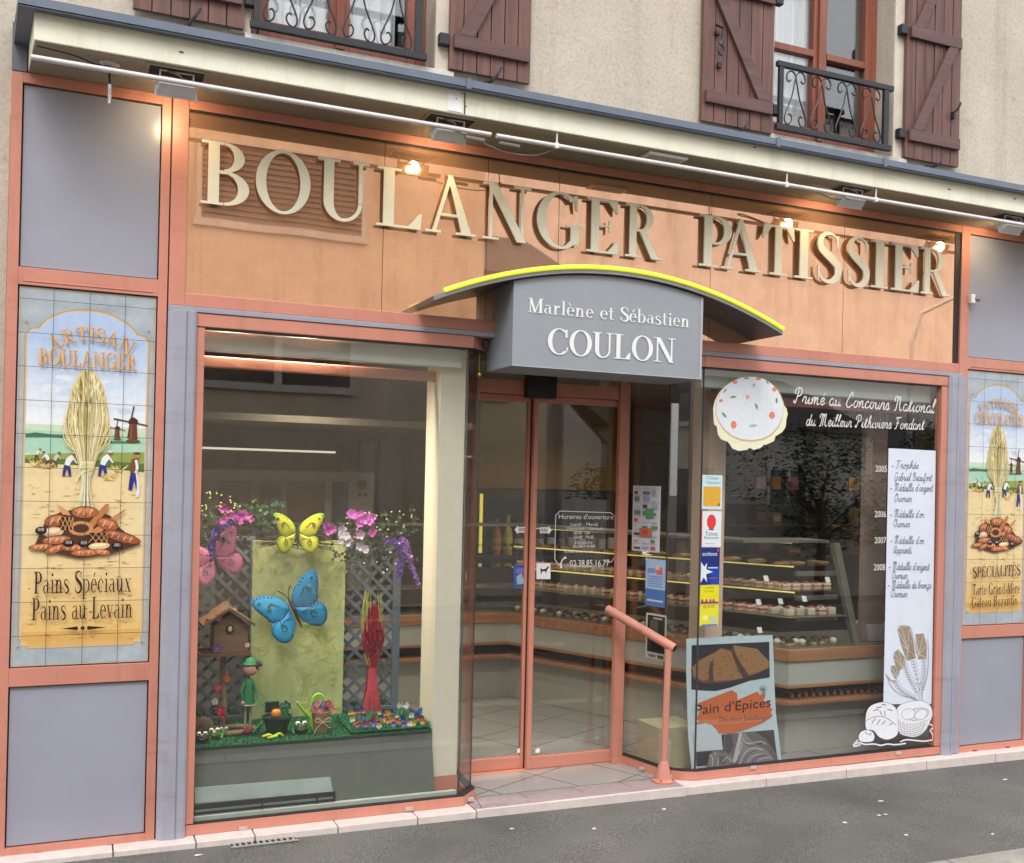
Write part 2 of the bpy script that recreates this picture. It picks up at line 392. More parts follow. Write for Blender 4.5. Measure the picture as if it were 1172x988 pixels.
UP = {
 'B': (.70, [rect(.09,0,.09+S,1), sr(0,.3,0), sr(0,.3,.96), arc(.31,.765,.27,.235,-90,90,.14,.045), arc(.31,.275,.34,.275,-90,90,.15,.045), rect(.2,.5,.34,.55)]),
 'O': (.86, [arc(.43,.5,.42,.52,0,360,.155,.045,40)]),
 'U': (.80, [rect(.09,.3,.09+S,1), arc(.385,.31,.295,.33,180,360,.15,.055)[:12]+[((.385+.295*math.cos(R(a)), .31+.33*math.sin(R(a))), (.385+(.295-.15+.0*a)*math.cos(R(a))+.09*max(0,math.cos(R(a))), .31+.275*math.sin(R(a)))) for a in range(278,361,8)], rect(.62,.31,.68,1), sr(0,.33,.96), sr(.53,.78,.96)]),
 'L': (.66, [rect(.09,0,.09+S,1), sr(0,.34,.96), sr(0,.62,0), [((.44,.04),(.62,.04)),((.6,.27),(.635,.27))]]),
 'A': (.84, [para(.10,0,.36,.98,.06), para(.60,0,.345,1.02,.165,.08), rect(.22,.30,.64,.345), sr(0,.25,0), sr(.5,.84,0)]),
 'N': (.88, [rect(.12,0,.175,1), para(.64,0,.08,1,.17), rect(.70,0,.755,1), sr(0,.3,0), sr(0,.24,.96), sr(.57,.88,.96)]),
 'G': (.86, [arc(.43,.5,.42,.52,48,312,.155,.045,34), rect(.62,.08,.77,.42), sr(.52,.86,.40), [((.70,.72),(.745,.70)),((.66,.97),(.73,.99))]]),
 'C': (.78, [arc(.43,.5,.42,.52,50,312,.155,.045,34), [((.66,.68),(.725,.66)),((.66,.97),(.725,.99))], st([(.70,.12),(.75,.3)],.04,smooth=False)]),
 'E': (.68, [rect(.09,0,.09+S,1), sr(0,.62,0), sr(0,.6,.96), rect(.2,.49,.46,.53), [((.42,.04),(.62,.04)),((.6,.26),(.635,.26))], [((.42,.96),(.6,.96)),((.575,.76),(.605,.76))], rect(.43,.40,.465,.62)]),
 'R': (.80, [rect(.09,0,.09+S,1), sr(0,.33,0), sr(0,.3,.96), arc(.32,.745,.29,.255,-90,90,.145,.045), rect(.2,.49,.35,.535), para(.58,0,.31,.5,.165,.13), sr(.6,.82,0)]),
 'P': (.66, [rect(.09,0,.09+S,1), sr(0,.34,0), sr(0,.3,.96), arc(.31,.72,.31,.28,-90,90,.15,.045), rect(.2,.44,.33,.485)]),
 'T': (.72, [rect(.285,0,.285+S,1), sr(.17,.55,0), rect(.02,.955,.70,1), [((.02,.96),(.2,.96)),((.0,.72),(.035,.72))], [((.52,.96),(.70,.96)),((.685,.72),(.72,.72))]]),
 'I': (.34, [rect(.095,0,.095+S,1), sr(0,.34,0), sr(0,.34,.96)]),
 'S': (.60, [st([(.52,.74),(.49,.90),(.36,.985),(.2,.97),(.09,.86),(.10,.69),(.24,.57),(.40,.46),(.52,.34),(.53,.16),(.42,.035),(.26,.0),(.12,.06),(.05,.2),(.04,.29)], [.02,.035,.05,.07,.12,.15,.17,.18,.17,.15,.12,.07,.05,.035,.02]), rect(.50,.70,.535,.96), rect(.03,.04,.065,.31)]),
 'M': (1.0, [rect(.12,0,.175,1), para(.40,0,.08,1,.15), para(.43,0,.78,1,.05), rect(.76,0,.91,1), sr(0,.3,0), sr(0,.22,.96), sr(.66,1.0,0), sr(.8,1.0,.96)]),
 'Z': (.7, [rect(.05,0,.65,.05), rect(.05,.95,.65,1), para(.05,0,.46,1,.17)]),
 'H': (.85, [rect(.09,0,.24,1), rect(.61,0,.76,1), rect(.2,.48,.65,.52), sr(0,.33,0), sr(0,.33,.96), sr(.52,.85,0), sr(.52,.85,.96)]),
 'D': (.82, [rect(.09,0,.24,1), sr(0,.3,0), sr(0,.3,.96), arc(.32,.5,.45,.5,-90,90,.15,.045)]),
}
x_ = .62; s2 = .115
def xs(x0, x1, y): return rect(x0, y, x1, y+.035)
def bowl(cx, a0=0, a1=360): return arc(cx, .31, .255, .325, a0, a1, .115, .04, 26)
LOW = {
 'a': (.60, [arc(.27,.19,.22,.2,90,270,.10,.035,14), rect(.25,.345,.42,.38), rect(.36,.02,.475,.47), arc(.285,.44,.19,.19,0,150,.08,.04,12), xs(.42,.58,0)]),
 'b': (.64, [rect(.08,.0,.195,1), xs(0,.12,.96), arc(.33,.31,.265,.325,-120,120,.115,.04,20)]),
 'c': (.54, [bowl(.28,45,315), rect(.40,.42,.48,.52)]),
 'd': (.66, [rect(.43,0,.545,1), xs(.34,.48,.96), xs(.5,.65,0), arc(.30,.31,.265,.325,55,305,.115,.04,20)]),
 'e': (.56, [bowl(.28,0,318), rect(.07,.33,.52,.37)]),
 'h': (.70, [rect(.1,0,.215,1), xs(0,.3,0), xs(.02,.15,.96), arc(.345,.40,.20,.23,0,180,.11,.06,14), rect(.435,0,.545,.41), xs(.35,.65,0)]),
 'i': (.34, [rect(.11,0,.225,x_), xs(0,.33,0), xs(.01,.16,.585), arc(.165,.84,.075,.075,0,360,.074,.074,12)]),
 'l': (.34, [rect(.11,0,.225,1), xs(0,.33,0), xs(.01,.16,.965)]),
 'n': (.70, [rect(.1,0,.215,x_), xs(0,.3,0), xs(.0,.15,.585), arc(.345,.40,.20,.23,0,180,.11,.06,14), rect(.435,0,.545,.41), xs(.35,.65,0)]),
 'm': (1.02, [rect(.1,0,.215,x_), xs(0,.3,0), xs(.0,.15,.585), arc(.335,.40,.18,.23,0,180,.10,.06,12), rect(.415,0,.52,.41), arc(.65,.40,.18,.23,0,180,.10,.06,12), rect(.73,0,.835,.41), xs(.35,.58,0), xs(.67,.93,0)]),
 'o': (.58, [bowl(.285)]),
 'p': (.66, [rect(.08,-.3,.195,x_), xs(0,.28,-.3), xs(0,.12,.585), arc(.34,.31,.265,.325,-120,120,.115,.04,20)]),
 'r': (.52, [rect(.1,0,.215,x_), xs(0,.32,0), xs(0,.14,.585), arc(.37,.40,.20,.23,60,180,.10,.06,10), arc(.42,.54,.065,.065,0,360,.064,.064,10)]),
 's': (.48, [st([(.39,.46),(.34,.58),(.22,.62),(.1,.56),(.09,.44),(.22,.34),(.36,.24),(.40,.12),(.3,.01),(.18,.0),(.08,.07),(.06,.17)], [.03,.04,.05,.08,.10,.12,.12,.11,.09,.06,.04,.03])]),
 't': (.42, [rect(.13,.08,.235,.88), rect(.0,.58,.37,.62), arc(.26,.12,.135,.13,180,330,.1,.04,10)]),
 'u': (.70, [rect(.08,.2,.195,x_), xs(.0,.12,.585), arc(.29,.22,.21,.23,180,360,.11,.055,14), rect(.435,.0,.55,x_), xs(.36,.5,.585), xs(.5,.66,0)]),
 'v': (.60, [para(.24,0,.04,x_,.10,.12), para(.27,0,.47,x_,.04), xs(0,.24,.585), xs(.38,.6,.585)]),
 'x': (.60, [para(.40,0,.05,x_,.13), para(.04,0,.44,x_,.04), xs(0,.22,0), xs(.32,.6,0), xs(0,.24,.585), xs(.36,.58,.585)]),
 'y': (.60, [para(.24,0,.04,x_,.10,.12), para(.10,-.3,.47,x_,.045), xs(0,.24,.585), xs(.38,.6,.585), arc(.09,-.25,.07,.07,0,360,.069,.069,10)]),
 'z': (.54, [rect(.05,0,.48,.04), rect(.05,.58,.48,.62), para(.04,0,.33,x_,.13)]),
 '-': (.4, [rect(.05,.27,.33,.34)]), "'": (.22, [rect(.06,.75,.13,1)]), '.': (.26, [arc(.12,.07,.07,.07,0,360,.069,.069,10)]),
}
LOW['è'] = (.56, LOW['e'][1]+[para(.24,.72,.13,.92,.06,.10)])
LOW['é'] = (.56, LOW['e'][1]+[para(.22,.72,.32,.92,.06,.10)])
LOW['â'] = (.60, LOW['a'][1]+[st([(.12,.70),(.26,.86),(.40,.70)],.05,smooth=False)])
UP['É'] = (UP['E'][0], UP['E'][1]+[para(.26,1.06,.38,1.25,.06,.10)])
SERIF = {**UP, **LOW, ' ': (.38, [])}
# handwriting: one-stroke skeletons (x-height .5, capitals 1)
def sk(*l): return list(l)
SCR = {
 'a': (.50, [[(.40,.40),(.25,.50),(.08,.36),(.08,.12),(.22,.0),(.36,.16),(.42,.46),(.40,.12),(.46,.0),(.56,.10)]]),
 'b': (.46, [[(.0,.08),(.20,.55),(.30,.95),(.20,1.0),(.10,.6),(.10,.1),(.22,.0),(.38,.12),(.36,.38),(.24,.42)]]),
 'c': (.42, [[(.36,.38),(.25,.50),(.09,.38),(.07,.12),(.20,.0),(.34,.06),(.46,.16)]]),
 'd': (.52, [[(.38,.40),(.25,.50),(.08,.36),(.08,.12),(.22,.0),(.36,.16),(.50,.95)],[(.44,.55),(.40,.12),(.46,.0),(.56,.10)]]),
 'e': (.40, [[(.02,.12),(.20,.20),(.34,.38),(.25,.50),(.10,.40),(.08,.12),(.20,.0),(.34,.05),(.45,.16)]]),
 'f': (.40, [[(.04,.08),(.22,.5),(.34,.92),(.26,1.0),(.18,.7),(.14,-.3),(.22,-.32),(.24,.0),(.40,.12)]]),
 'g': (.48, [[(.38,.40),(.25,.50),(.08,.36),(.08,.12),(.22,.0),(.36,.16),(.42,.46),(.36,-.2),(.2,-.36),(.08,-.24),(.3,-.05),(.54,.10)]]),
 'h': (.50, [[(.0,.08),(.22,.6),(.30,.95),(.20,1.0),(.12,.6),(.08,.0)],[(.09,.1),(.22,.44),(.34,.46),(.35,.1),(.42,.0),(.54,.10)]]),
 'i': (.30, [[(.0,.10),(.14,.46),(.11,.12),(.18,.0),(.32,.10)],[(.18,.68),(.20,.72)]]),
 'l': (.30, [[(.0,.08),(.20,.6),(.27,.95),(.18,1.0),(.10,.6),(.10,.1),(.18,.0),(.32,.10)]]),
 'm': (.74, [[(.0,.30),(.08,.46),(.06,.0)],[(.07,.12),(.20,.46),(.30,.44),(.28,.0)],[(.29,.12),(.43,.46),(.53,.44),(.52,.1),(.6,.0),(.76,.10)]]),
 'n': (.52, [[(.0,.30),(.08,.46),(.06,.0)],[(.07,.12),(.22,.46),(.34,.44),(.33,.1),(.42,.0),(.54,.10)]]),
 'o': (.46, [[(.26,.50),(.10,.40),(.06,.14),(.18,.0),(.34,.10),(.36,.36),(.24,.50),(.30,.40),(.50,.44)]]),
 'p': (.50, [[(.04,.30),(.12,.46),(.08,-.35)],[(.10,.05),(.16,.42),(.32,.46),(.36,.2),(.24,.0),(.12,.08)],[(.30,.04),(.54,.10)]]),
 'r': (.42, [[(.0,.10),(.12,.52),(.16,.44),(.30,.44),(.28,.12),(.34,.0),(.46,.10)]]),
 's': (.38, [[(.0,.10),(.20,.50),(.30,.22),(.22,.0),(.08,.04)],[(.24,.0),(.42,.10)]]),
 't': (.34, [[(.0,.10),(.22,.88),(.14,.14),(.20,.0),(.36,.10)],[(.04,.60),(.34,.64)]]),
 'u': (.52, [[(.02,.34),(.10,.46),(.09,.12),(.18,.0),(.32,.12),(.40,.46),(.38,.1),(.45,.0),(.56,.10)]]),
 'v': (.46, [[(.02,.36),(.10,.46),(.14,.1),(.22,.0),(.36,.18),(.34,.48),(.32,.40),(.50,.42)]]),
 'z': (.42, [[(.04,.42),(.18,.50),(.30,.42),(.08,.02),(.24,.04),(.28,-.2),(.16,-.32),(.10,-.18),(.44,.10)]]),
 'P': (.72, [[(.30,.95),(.24,.3),(.14,.0),(.02,.08),(.06,.2)],[(.06,.62),(.02,.85),(.22,1.05),(.52,1.0),(.60,.72),(.44,.50),(.27,.52)]]),
 'C': (.74, [[(.52,.74),(.60,.92),(.50,1.05),(.38,.95),(.30,.7),(.14,.35),(.16,.08),(.34,-.04),(.56,.08),(.72,.2)]]),
 'N': (.86, [[(.06,.62),(.02,.86),(.18,1.02),(.30,.9),(.28,.4),(.20,.0),(.10,.03)],[(.26,.78),(.42,1.0),(.52,.9),(.56,.3),(.66,.0),(.84,.10)]]),
 'M': (1.0, [[(.06,.62),(.02,.86),(.16,1.02),(.28,.9),(.26,.4),(.18,.0),(.08,.03)],[(.25,.75),(.40,1.0),(.46,.85),(.42,.0)],[(.46,.75),(.62,1.0),(.70,.9),(.68,.3),(.78,.0),(.96,.10)]]),
 'F': (.66, [[(.30,.9),(.26,.3),(.16,.0),(.02,.06)],[(.04,.80),(.14,1.0),(.36,.95),(.66,1.02)],[(.16,.48),(.50,.52)]]),
 'T': (.64, [[(.34,.95),(.30,.3),(.20,.0),(.06,.05)],[(.02,.80),(.14,1.0),(.36,.95),(.66,1.04)]]),
 'G': (.74, [[(.54,.80),(.46,1.02),(.24,.9),(.10,.5),(.14,.1),(.34,.0),(.54,.2),(.56,.46),(.52,.0),(.42,-.2),(.3,-.1)],[(.4,.46),(.66,.46)]]),
 'B': (.72, [[(.26,.95),(.22,.3),(.12,.0)],[(.04,.75),(.14,1.0),(.44,1.02),(.52,.78),(.36,.56),(.24,.54)],[(.36,.56),(.60,.42),(.56,.1),(.30,.0),(.14,.06)]]),
 'O': (.72, [[(.36,1.0),(.14,.85),(.06,.4),(.20,.02),(.44,.06),(.60,.5),(.50,.9),(.34,1.0),(.36,.84),(.62,.88)]]),
 'A': (.74, [[(.44,1.0),(.18,.8),(.06,.35),(.18,.0),(.38,.15),(.54,.9)],[(.54,.9),(.50,.2),(.58,.0),(.74,.10)]]),
 '-': (.3, [[(.02,.28),(.2,.28)]]), "'": (.2, [[(.1,.95),(.06,.78)]]), ' ': (.34, []),
}
SCR['é'] = (SCR['e'][0], SCR['e'][1]+[[(.22,.64),(.34,.84)]])
SCR['è'] = (SCR['e'][0], SCR['e'][1]+[[(.30,.64),(.20,.84)]])
def text_strips(s, font='serif', w=.06, track=.03):
    """returns strips in a local frame (cap height 1) and the total width"""
    x = 0; out = []
    for ch in s:
        if font == 'serif':
            W, g = SERIF.get(ch, SERIF[' '])
            out += [[((a[0]+x, a[1]), (b[0]+x, b[1])) for a, b in q] for q in g]
        else:
            W, g = SCR.get(ch, SCR[' '])
            out += [st([(a+x, b) for a, b in q], w, k=4) for q in g]
        x += W+track
    return out, x-track
def put_text(mb, s, p0, p1, hgt, y, m, font='serif', w=.06, slant=0, step=2e-5, bend=None, track=.03):
    """write s from p0 to p1 (x, z of the baseline ends) with capital height hgt"""
    stp, W = text_strips(s, font, w, track)
    dx, dz = (p1[0]-p0[0])/W, (p1[1]-p0[1])/W
    def T(u, v):
        b = bend(u/W) if bend else 0
        return (p0[0]+u*dx+slant*v*hgt, p0[1]+u*dz+v*hgt+b)
    mb.strips(stp, y, m, T, step=step)
    return mb
def sans(name, s, p0, width, y, m, parent, hgt=None, align='LEFT', basis=None, shear=0):
    """flat sans lettering (built-in font) turned into a mesh on the plane y; width in metres"""
    cu = bpy.data.curves.new(name, 'FONT'); cu.body = s; cu.size = 1; cu.shear = shear; cu.resolution_u = 3
    o = bpy.data.objects.new(name, cu); COL.objects.link(o)
    bpy.context.view_layer.update()
    dg = bpy.context.evaluated_depsgraph_get(); me = bpy.data.meshes.new_from_object(o.evaluated_get(dg))
    bpy.data.objects.remove(o)
    xs_ = [v.co.x for v in me.vertices]; ys_ = [v.co.y for v in me.vertices]
    x0, x1 = min(xs_), max(xs_); y0 = min(ys_); y1 = max(ys_)
    k = width/(x1-x0); kz = (hgt/(y1-y0)) if hgt else k
    mb = MB().use(m)
    vs = []
    for v in me.vertices:
        u = (v.co.x-x0)*k; w = (v.co.y-y0)*kz
        if basis: o3, bx = basis; vs.append((o3[0]+(p0[0]+u)*bx[0], o3[1]+(p0[0]+u)*bx[1]+y, p0[1]+w))
        else: vs.append((p0[0]+u, y, p0[1]+w))
    mb.add(vs, [list(p.vertices) for p in me.polygons])
    bpy.data.meshes.remove(me)
    if parent is None: return mb
    if isinstance(parent, MB):
        parent.use(m); parent.add(mb.v, mb.f); return parent
    return mb.build(name, None, parent, recalc=False)
# ------------------------------------------------------------------ ground
def gz(x): return -.010-.0075*x                      # the pavement falls gently to the right
def sheet(name, x0, x1, y0, y1, dz, m, nx=40, ny=10, drop=0):
    mb = MB()
    vs = [(x0+(x1-x0)*i/nx, y0+(y1-y0)*j/ny, gz(max(-3, min(10, x0+(x1-x0)*i/nx)))+dz-drop*(y1-(y0+(y1-y0)*j/ny))) for i in range(nx+1) for j in range(ny+1)]
    mb.add(vs, [(i*(ny+1)+j, (i+1)*(ny+1)+j, (i+1)*(ny+1)+j+1, i*(ny+1)+j+1) for i in range(nx) for j in range(ny)])
    return tag(mb.build(name, m, origin=False), kind='structure')
sheet('pavement', -30, 40, -1.36, -.02, 0, ASPH, 140, 6, .012)
sheet('road', -60, 80, -9.3, -1.5, -.13, ROADM, 140, 4)
sheet('far_pavement', -60, 80, -9.2, -7.6, -.02, ASPH, 140, 2)
sheet('ground', -300, 300, -300, -9.0, -.16, mat('distant_ground', (.12, .115, .10), rough=.95), 10, 10)
sheet('side_ground', -300, 300, -1.4, 60, -.30, mat('distant_ground2', (.10, .10, .09), rough=.95), 10, 10)
tag(MB().box(-60, 80, -7.62, -7.5, -.4, -.05).build('far_kerb', KERB, origin=False), kind='structure')
k = MB()
for i in range(-28, 40):
    a, b = i*1.0+.006, i*1.0+.994
    q = lambda x: gz(max(-3, min(10, x)))
    for (y0, y1, t0, t1) in ((-1.50, -1.34, .004, .0),):
        k.add([(a, y0, q(a)-.3), (b, y0, q(b)-.3), (b, y0, q(b)-.018), (a, y0, q(a)-.018), (a, y0+.02, q(a)-.002), (b, y0+.02, q(b)-.002), (b, y1, q(b)-.010), (a, y1, q(a)-.010), (a, y1, q(a)-.3), (b, y1, q(b)-.3)],
              [(0,1,2,3), (3,2,5,4), (4,5,6,7), (7,6,9,8), (0,3,4,7,8), (1,9,6,5,2)])
tag(k.build('kerb', KERB, origin=False), kind='structure')
# pale stone strip under the shopfront, laid in pieces, with the tiled entrance step
k = MB()
xs_ = [-.19, .13, .54, .76+.06, 1.42, 2.02]
cuts = [-.6, -.23, .30, .66, .93, 1.33, 1.74, 2.06]
for a, b in zip(cuts[:-1], cuts[1:]):
    k.box(a+.003, b-.003, -.095, .12, -.10, .012)
cuts = [3.34, 3.9, 4.5, 5.15, 5.75, 6.4, 7.0]
for a, b in zip(cuts[:-1], cuts[1:]):
    k.box(a+.003, b-.003, -.085, .12, -.16, .012-.003*(a-3))
tag(k.build('stone_strip', SLABL, origin=False, bevel=.004), kind='structure')
k = MB().use(SLAB)
k.box(2.063, 3.337, -.07, .56, -.12, .012)
k.use(SLABL).box(2.063, 3.337, -.095, -.071, -.12, .013)
k.use(mat('dark_joint', (.10, .075, .075), rough=.9))
def joint(a, b, w=.0045):
    A = atz(*a, .0125); Bq = atz(*b, .0125); d = (Bq-A).normalized(); n = Vector((-d.y, d.x, 0))*w/2
    k.add([A-n, Bq-n, Bq+n, A+n], [(0, 1, 2, 3)])
for a, b in (((549.3, 887.7), (604, 912.8)), ((612, 884), (668, 907)), ((663, 879), (722, 900)), ((545, 914), (552, 926)), ((580, 901.5), (735, 884))): joint(a, b)
tag(k.build('entrance_step', None, origin=False, recalc=False), kind='structure')
# ------------------------------------------------------------------ the bakery building
BL = thing('bakery_building', (2.7, .1, 0), 'beige rendered bakery building with salmon framed shopfront, shuttered upper windows and a cream fascia', 'building')
YW = .05
# upper wall with two window openings, drawn as blocks round the holes
w = MB()
WX = [(.84, 1.78), (3.93, 4.87)]; ZS, ZT = 3.86, 5.75
cols = [-8, .84, 1.78, 3.93, 4.87, 16]
for i in range(5):
    a, b = cols[i], cols[i+1]
    if (a, b) in WX: w.box(a, b, YW, YW+.35, 3.3, ZS); w.box(a, b, YW, YW+.35, ZT, 8.2)
    else: w.box(a, b, YW, YW+.35, 3.3, 8.2)
w.box(-8, -.196, YW, YW+.35, -1, 3.3)
w.build('upper_wall', STUC, BL)

w = MB().box(6.9, 16, YW, YW+.35, -1, 3.299); w.build('wall_pier', STUC, BL)
MB().box(-8, 16, YW-.2, 9, 8.2, 8.35).build('roof', mat('roof_slate', (.05, .055, .065), rough=.7), BL)
bw = MB().box(-8, -7.7, YW+.36, 8.7, -1, 8.19).box(15.7, 16, YW+.36, 8.7, -1, 8.19).box(-8, 16, 8.7, 9, -1, 8.19); bw.build('rear_wall', STUC, BL)
CURT = mat('white_net_curtain', (.72, .74, .78), rough=.9, var=.04)
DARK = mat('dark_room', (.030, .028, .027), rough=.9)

def window(dx, second):
    x0, x1 = .84+dx, 1.78+dx
    y = YW+.15
    f = MB()
    f.box(x0, x0+.055, y, y+.06, ZS+.0, ZT).box(x1-.055, x1, y, y+.06, ZS, ZT).box(x0+.055, x1-.055, y, y+.06, ZS, ZS+.06).box(x0+.055, x1-.055, y, y+.06, ZT-.06, ZT)
    xm = (x0+x1)/2
    fo = f.build('window_frame', WINW, BL, bevel=.004)
    for (a, b, lead) in ((x0+.058, xm-.004, 0), (xm+.004, x1-.058, 1)):
        s = MB(); yy = y-.012
        s.box(a, a+.048, yy, yy+.05, ZS+.062, ZT-.062).box(b-.048, b, yy, yy+.05, ZS+.062, ZT-.062)
        s.box(a+.048, b-.048, yy, yy+.05, ZS+.062, ZS+.15).box(a+.048, b-.048, yy, yy+.05, ZT-.13, ZT-.062)
        for zc in (4.485, 5.08): s.box(a+.048, b-.048, yy-.006, yy+.045, zc-.022, zc+.022)
        so = s.build('window_sash', WINW, fo, bevel=.004)
    MB().box(xm-.022, xm+.022, y-.03, y-.0125, ZS+.07, ZT-.07).build('mullion', WINW, fo, bevel=.004)
    MB().box(x0+.05, x1-.05, y+.02, y+.026, ZS+.07, ZT-.07).build('pane', GLASSU, fo)
    # net curtains, one drawn aside on the right window
    c = MB(); cx0, cx1 = x0+.06, (x1-.33 if second else x1-.14)
    n = 60; vs = []
    for i in range(n+1):
        u = cx0+(cx1-cx0)*i/n; yy = y+.12+.018*math.sin(i*1.05)+.008*math.sin(i*2.7)
        vs += [(u, yy, ZS+.04), (u, yy, ZT-.05)]
    c.add(vs, [(2*i, 2*i+2, 2*i+3, 2*i+1) for i in range(n)])
    c.build('net_curtain', CURT, BL, smooth=True)
    st_ = MB()
    st_.use(STONE).box(x0-.03, x1+.10, YW-.035, YW+.2, ZS-.075, ZS+.0)
    st_.build('window_sill', STONE, BL, bevel=.004)
    j = MB().box(x1+.001, x1+.10, YW-.012, YW-.0005, ZS+.002, ZT+.1).box(x0-.10, x0-.001, YW-.012, YW-.0005, ZS+.002, ZT+.1)
    j.build('window_surround', mat('surround_render', (.60, .55, .46), rough=.95, bump=.4, bscale=60), BL)
    # room behind
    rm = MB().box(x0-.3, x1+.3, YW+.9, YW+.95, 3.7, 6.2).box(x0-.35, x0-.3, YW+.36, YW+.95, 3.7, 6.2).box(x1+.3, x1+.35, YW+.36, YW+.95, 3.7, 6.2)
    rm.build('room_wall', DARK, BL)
    # iron railing
    r = MB(); zb, zt = 3.897, 4.272; yb = YW-.055; ra, rb = x0+.005, x1-.115
    r.box(ra-.015, x1-.06, yb-.014, yb+.014, zb-.019, zb+.016).box(ra-.015, x1-.05, yb-.014, yb+.014, zt-.014, zt+.018)
    r.box(ra, ra+.03, yb-.012, yb+.012, zb+.016, zt-.014).box(rb-.01, rb+.03, yb-.012, yb+.012, zb+.016, zt-.014)
    ro = r.build('balcony_railing', IRON, BL, bevel=.002)
    n = 4; wv = (rb-.01-ra-.03)/n
    for i in range(n):
        xl = ra+.03+wv*i; xc = xl+wv/2
        for sgn in (-1, 1):
            g = MB()
            e = wv/2*sgn; m = (zb+zt)/2; H = (zt-zb)/2-.02
            p = [(xc-.35*e, m+.66*H), (xc-.52*e, m+.58*H), (xc-.68*e, m+.70*H), (xc-.58*e, m+.90*H), (xc-.30*e, m+.98*H), (xc-.02*e, m+.86*H), (xc+.12*e, m+.55*H), (xc+.35*e, m), (xc+.75*e, m-.55*H), (xc+.85*e, m-.80*H), (xc+.70*e, m-.97*H), (xc+.42*e, m-.92*H), (xc+.30*e, m-.74*H), (xc+.42*e, m-.60*H), (xc+.56*e, m-.64*H)]
            g.tube([(q.x, yb+.004*sgn, q.y) for q in cr(p, 3)], .0048, 5)
            g.build('scroll', IRON, ro)
    return fo
window(0, False); window(3.09, True)

def shutter(xa, xb, zb, zt, brace, hinge):
    """ledged and braced shutter folded back against the wall; brace +1 rises to the right"""
    y = YW-.045; n = 6; wv = (xb-xa)/n
    s = MB()
    for i in range(n):
        s.box(xa+i*wv+.003, xa+(i+1)*wv-.003, y+random.uniform(-.001, .001), y+.026, zb, zt)
    s.use(SHUT) if not s.ms else None
    s.ms = [SHUT, GASK]; s.mi = [0]*len(s.f); s.cur = 1; s.box(xa+.004, xb-.004, y+.012, y+.022, zb+.002, zt-.002)
    so = s.build('shutter', None, BL, bevel=.0)
    z1, z2, z3 = zb+.14, zb+.80, zb+1.5
    for z in (z1, z2, z3):
        MB().box(xa+.02, xb-.015, y-.024, y-.002, z-.036, z+.036).build('ledge', SHUT2, so, bevel=.003)
    for (za, zc) in ((z1+.037, z2-.037), (z2+.037, z3-.037)):
        a, b = (xa+.05, xb-.12) if brace > 0 else (xb-.12, xa+.05)
        d = MB().add([(a, y-.022, za), (a+.08, y-.022, za), (b+.08, y-.022, zc), (b, y-.022, zc), (a, y-.002, za), (a+.08, y-.002, za), (b+.08, y-.002, zc), (b, y-.002, zc)],
                     [(0,1,2,3), (4,7,6,5), (0,4,5,1), (1,5,6,2), (2,6,7,3), (3,7,4,0)])
        d.build('brace', SHUT2, so, bevel=.002)
    hx = xa if hinge < 0 else xb
    for z in (z1+.005, z2+.01):
        MB().box(hx-.055 if hinge < 0 else hx, hx if hinge < 0 else hx+.055, y-.012, y+.03, z-.03, z+.03).build('hinge', IRON, so, bevel=.004)
    # stay hook under the shutter
    c = (xa+xb)/2
    MB().tube([(c, YW, zb-.035), (c, y-.05, zb-.035), (c+.02, y-.055, zb-.01), (c+.045, y-.05, zb+.035)], [.009, .009, .008, .006], 6).box(c-.02, c+.01, YW-.03, YW-.001, zb-.05, zb-.02).build('shutter_stay', IRON, so)
    return so
s1 = shutter(.30, .805, 3.868, 5.72, -1, 1)
s2_ = shutter(1.846, 2.31, 3.87, 5.72, 1, -1)
s3 = shutter(3.40, 3.905, 3.853, 5.72, -1, 1)
s4 = shutter(4.939, 5.404, 3.868, 5.72, 1, -1)
g = MB(); yy = YW-.07
g.box(3.475, 3.50, yy, yy+.025, 4.36, 4.375).tube([(3.47, yy, 4.41), (3.52, yy, 4.40), (3.52, yy, 4.33), (3.50, yy, 4.30)], .008, 6).tube([(3.51+.02*math.cos(a*.5), yy, 4.27+.03*math.sin(a*.5)) for a in range(13)], .005, 6).box(3.495, 3.52, yy+.002, yy+.02, 4.17, 4.2)
g.build('shutter_latch', IRON, s3)
g = MB().tube([(5.33, yy+.01, 4.20), (5.35, yy-.015, 4.235), (5.362, yy-.02, 4.27)], .007, 6).box(5.325, 5.34, yy, yy+.03, 4.17, 4.215); g.build('shutter_latch', IRON, s4)

# ------------------------------------------------------------------ overhang
o = MB(); FY = -.38
o.prism([(-.131, YW), (-.09, FY), (7.2, FY), (7.2, YW)], 3.492, 3.66)
ov = o.build('overhang_fascia', CREAM, BL, bevel=.003)
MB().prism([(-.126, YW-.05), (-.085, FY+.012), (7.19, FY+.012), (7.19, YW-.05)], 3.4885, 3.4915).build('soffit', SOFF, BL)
o = MB()
pr_ = [(-.19, YW), (-.15, FY-.045), (7.3, FY-.045), (7.3, YW)]
o.prism(pr_, 3.606, 3.612)
o.path([(-.19, YW), (-.15, FY-.045), (7.3, FY-.045)], .004, 3.604, 3.648)
o.add([(-.19, YW, 3.70), (-.15, FY-.045, 3.648), (7.3, FY-.045, 3.648), (7.3, YW, 3.70)], [(0, 1, 2, 3)])
for x in (1.80, 3.62, 4.38): o.box(x-.012, x+.012, FY-.051, FY-.0455, 3.602, 3.652)
o.build('roof_flashing', FLASH, BL)
MB().box(-.192, -.131, -.004, YW, 3.489, 3.70).build('end_plate', mat('grey_end_plate', (.12, .13, .15), rough=.5), BL)
o = MB(); o.use(WPL)
for x, w_ in ((1.80, .045),): o.box(x-.09, x-.018, FY-.003, FY-.0005, 3.50, 3.598)
for z, x in ((3.59, 1.78), (3.56, 1.75), (3.53, 1.80)): o.use(GASK).box(x, x+.006, FY-.004, FY-.0031, z, z+.006)
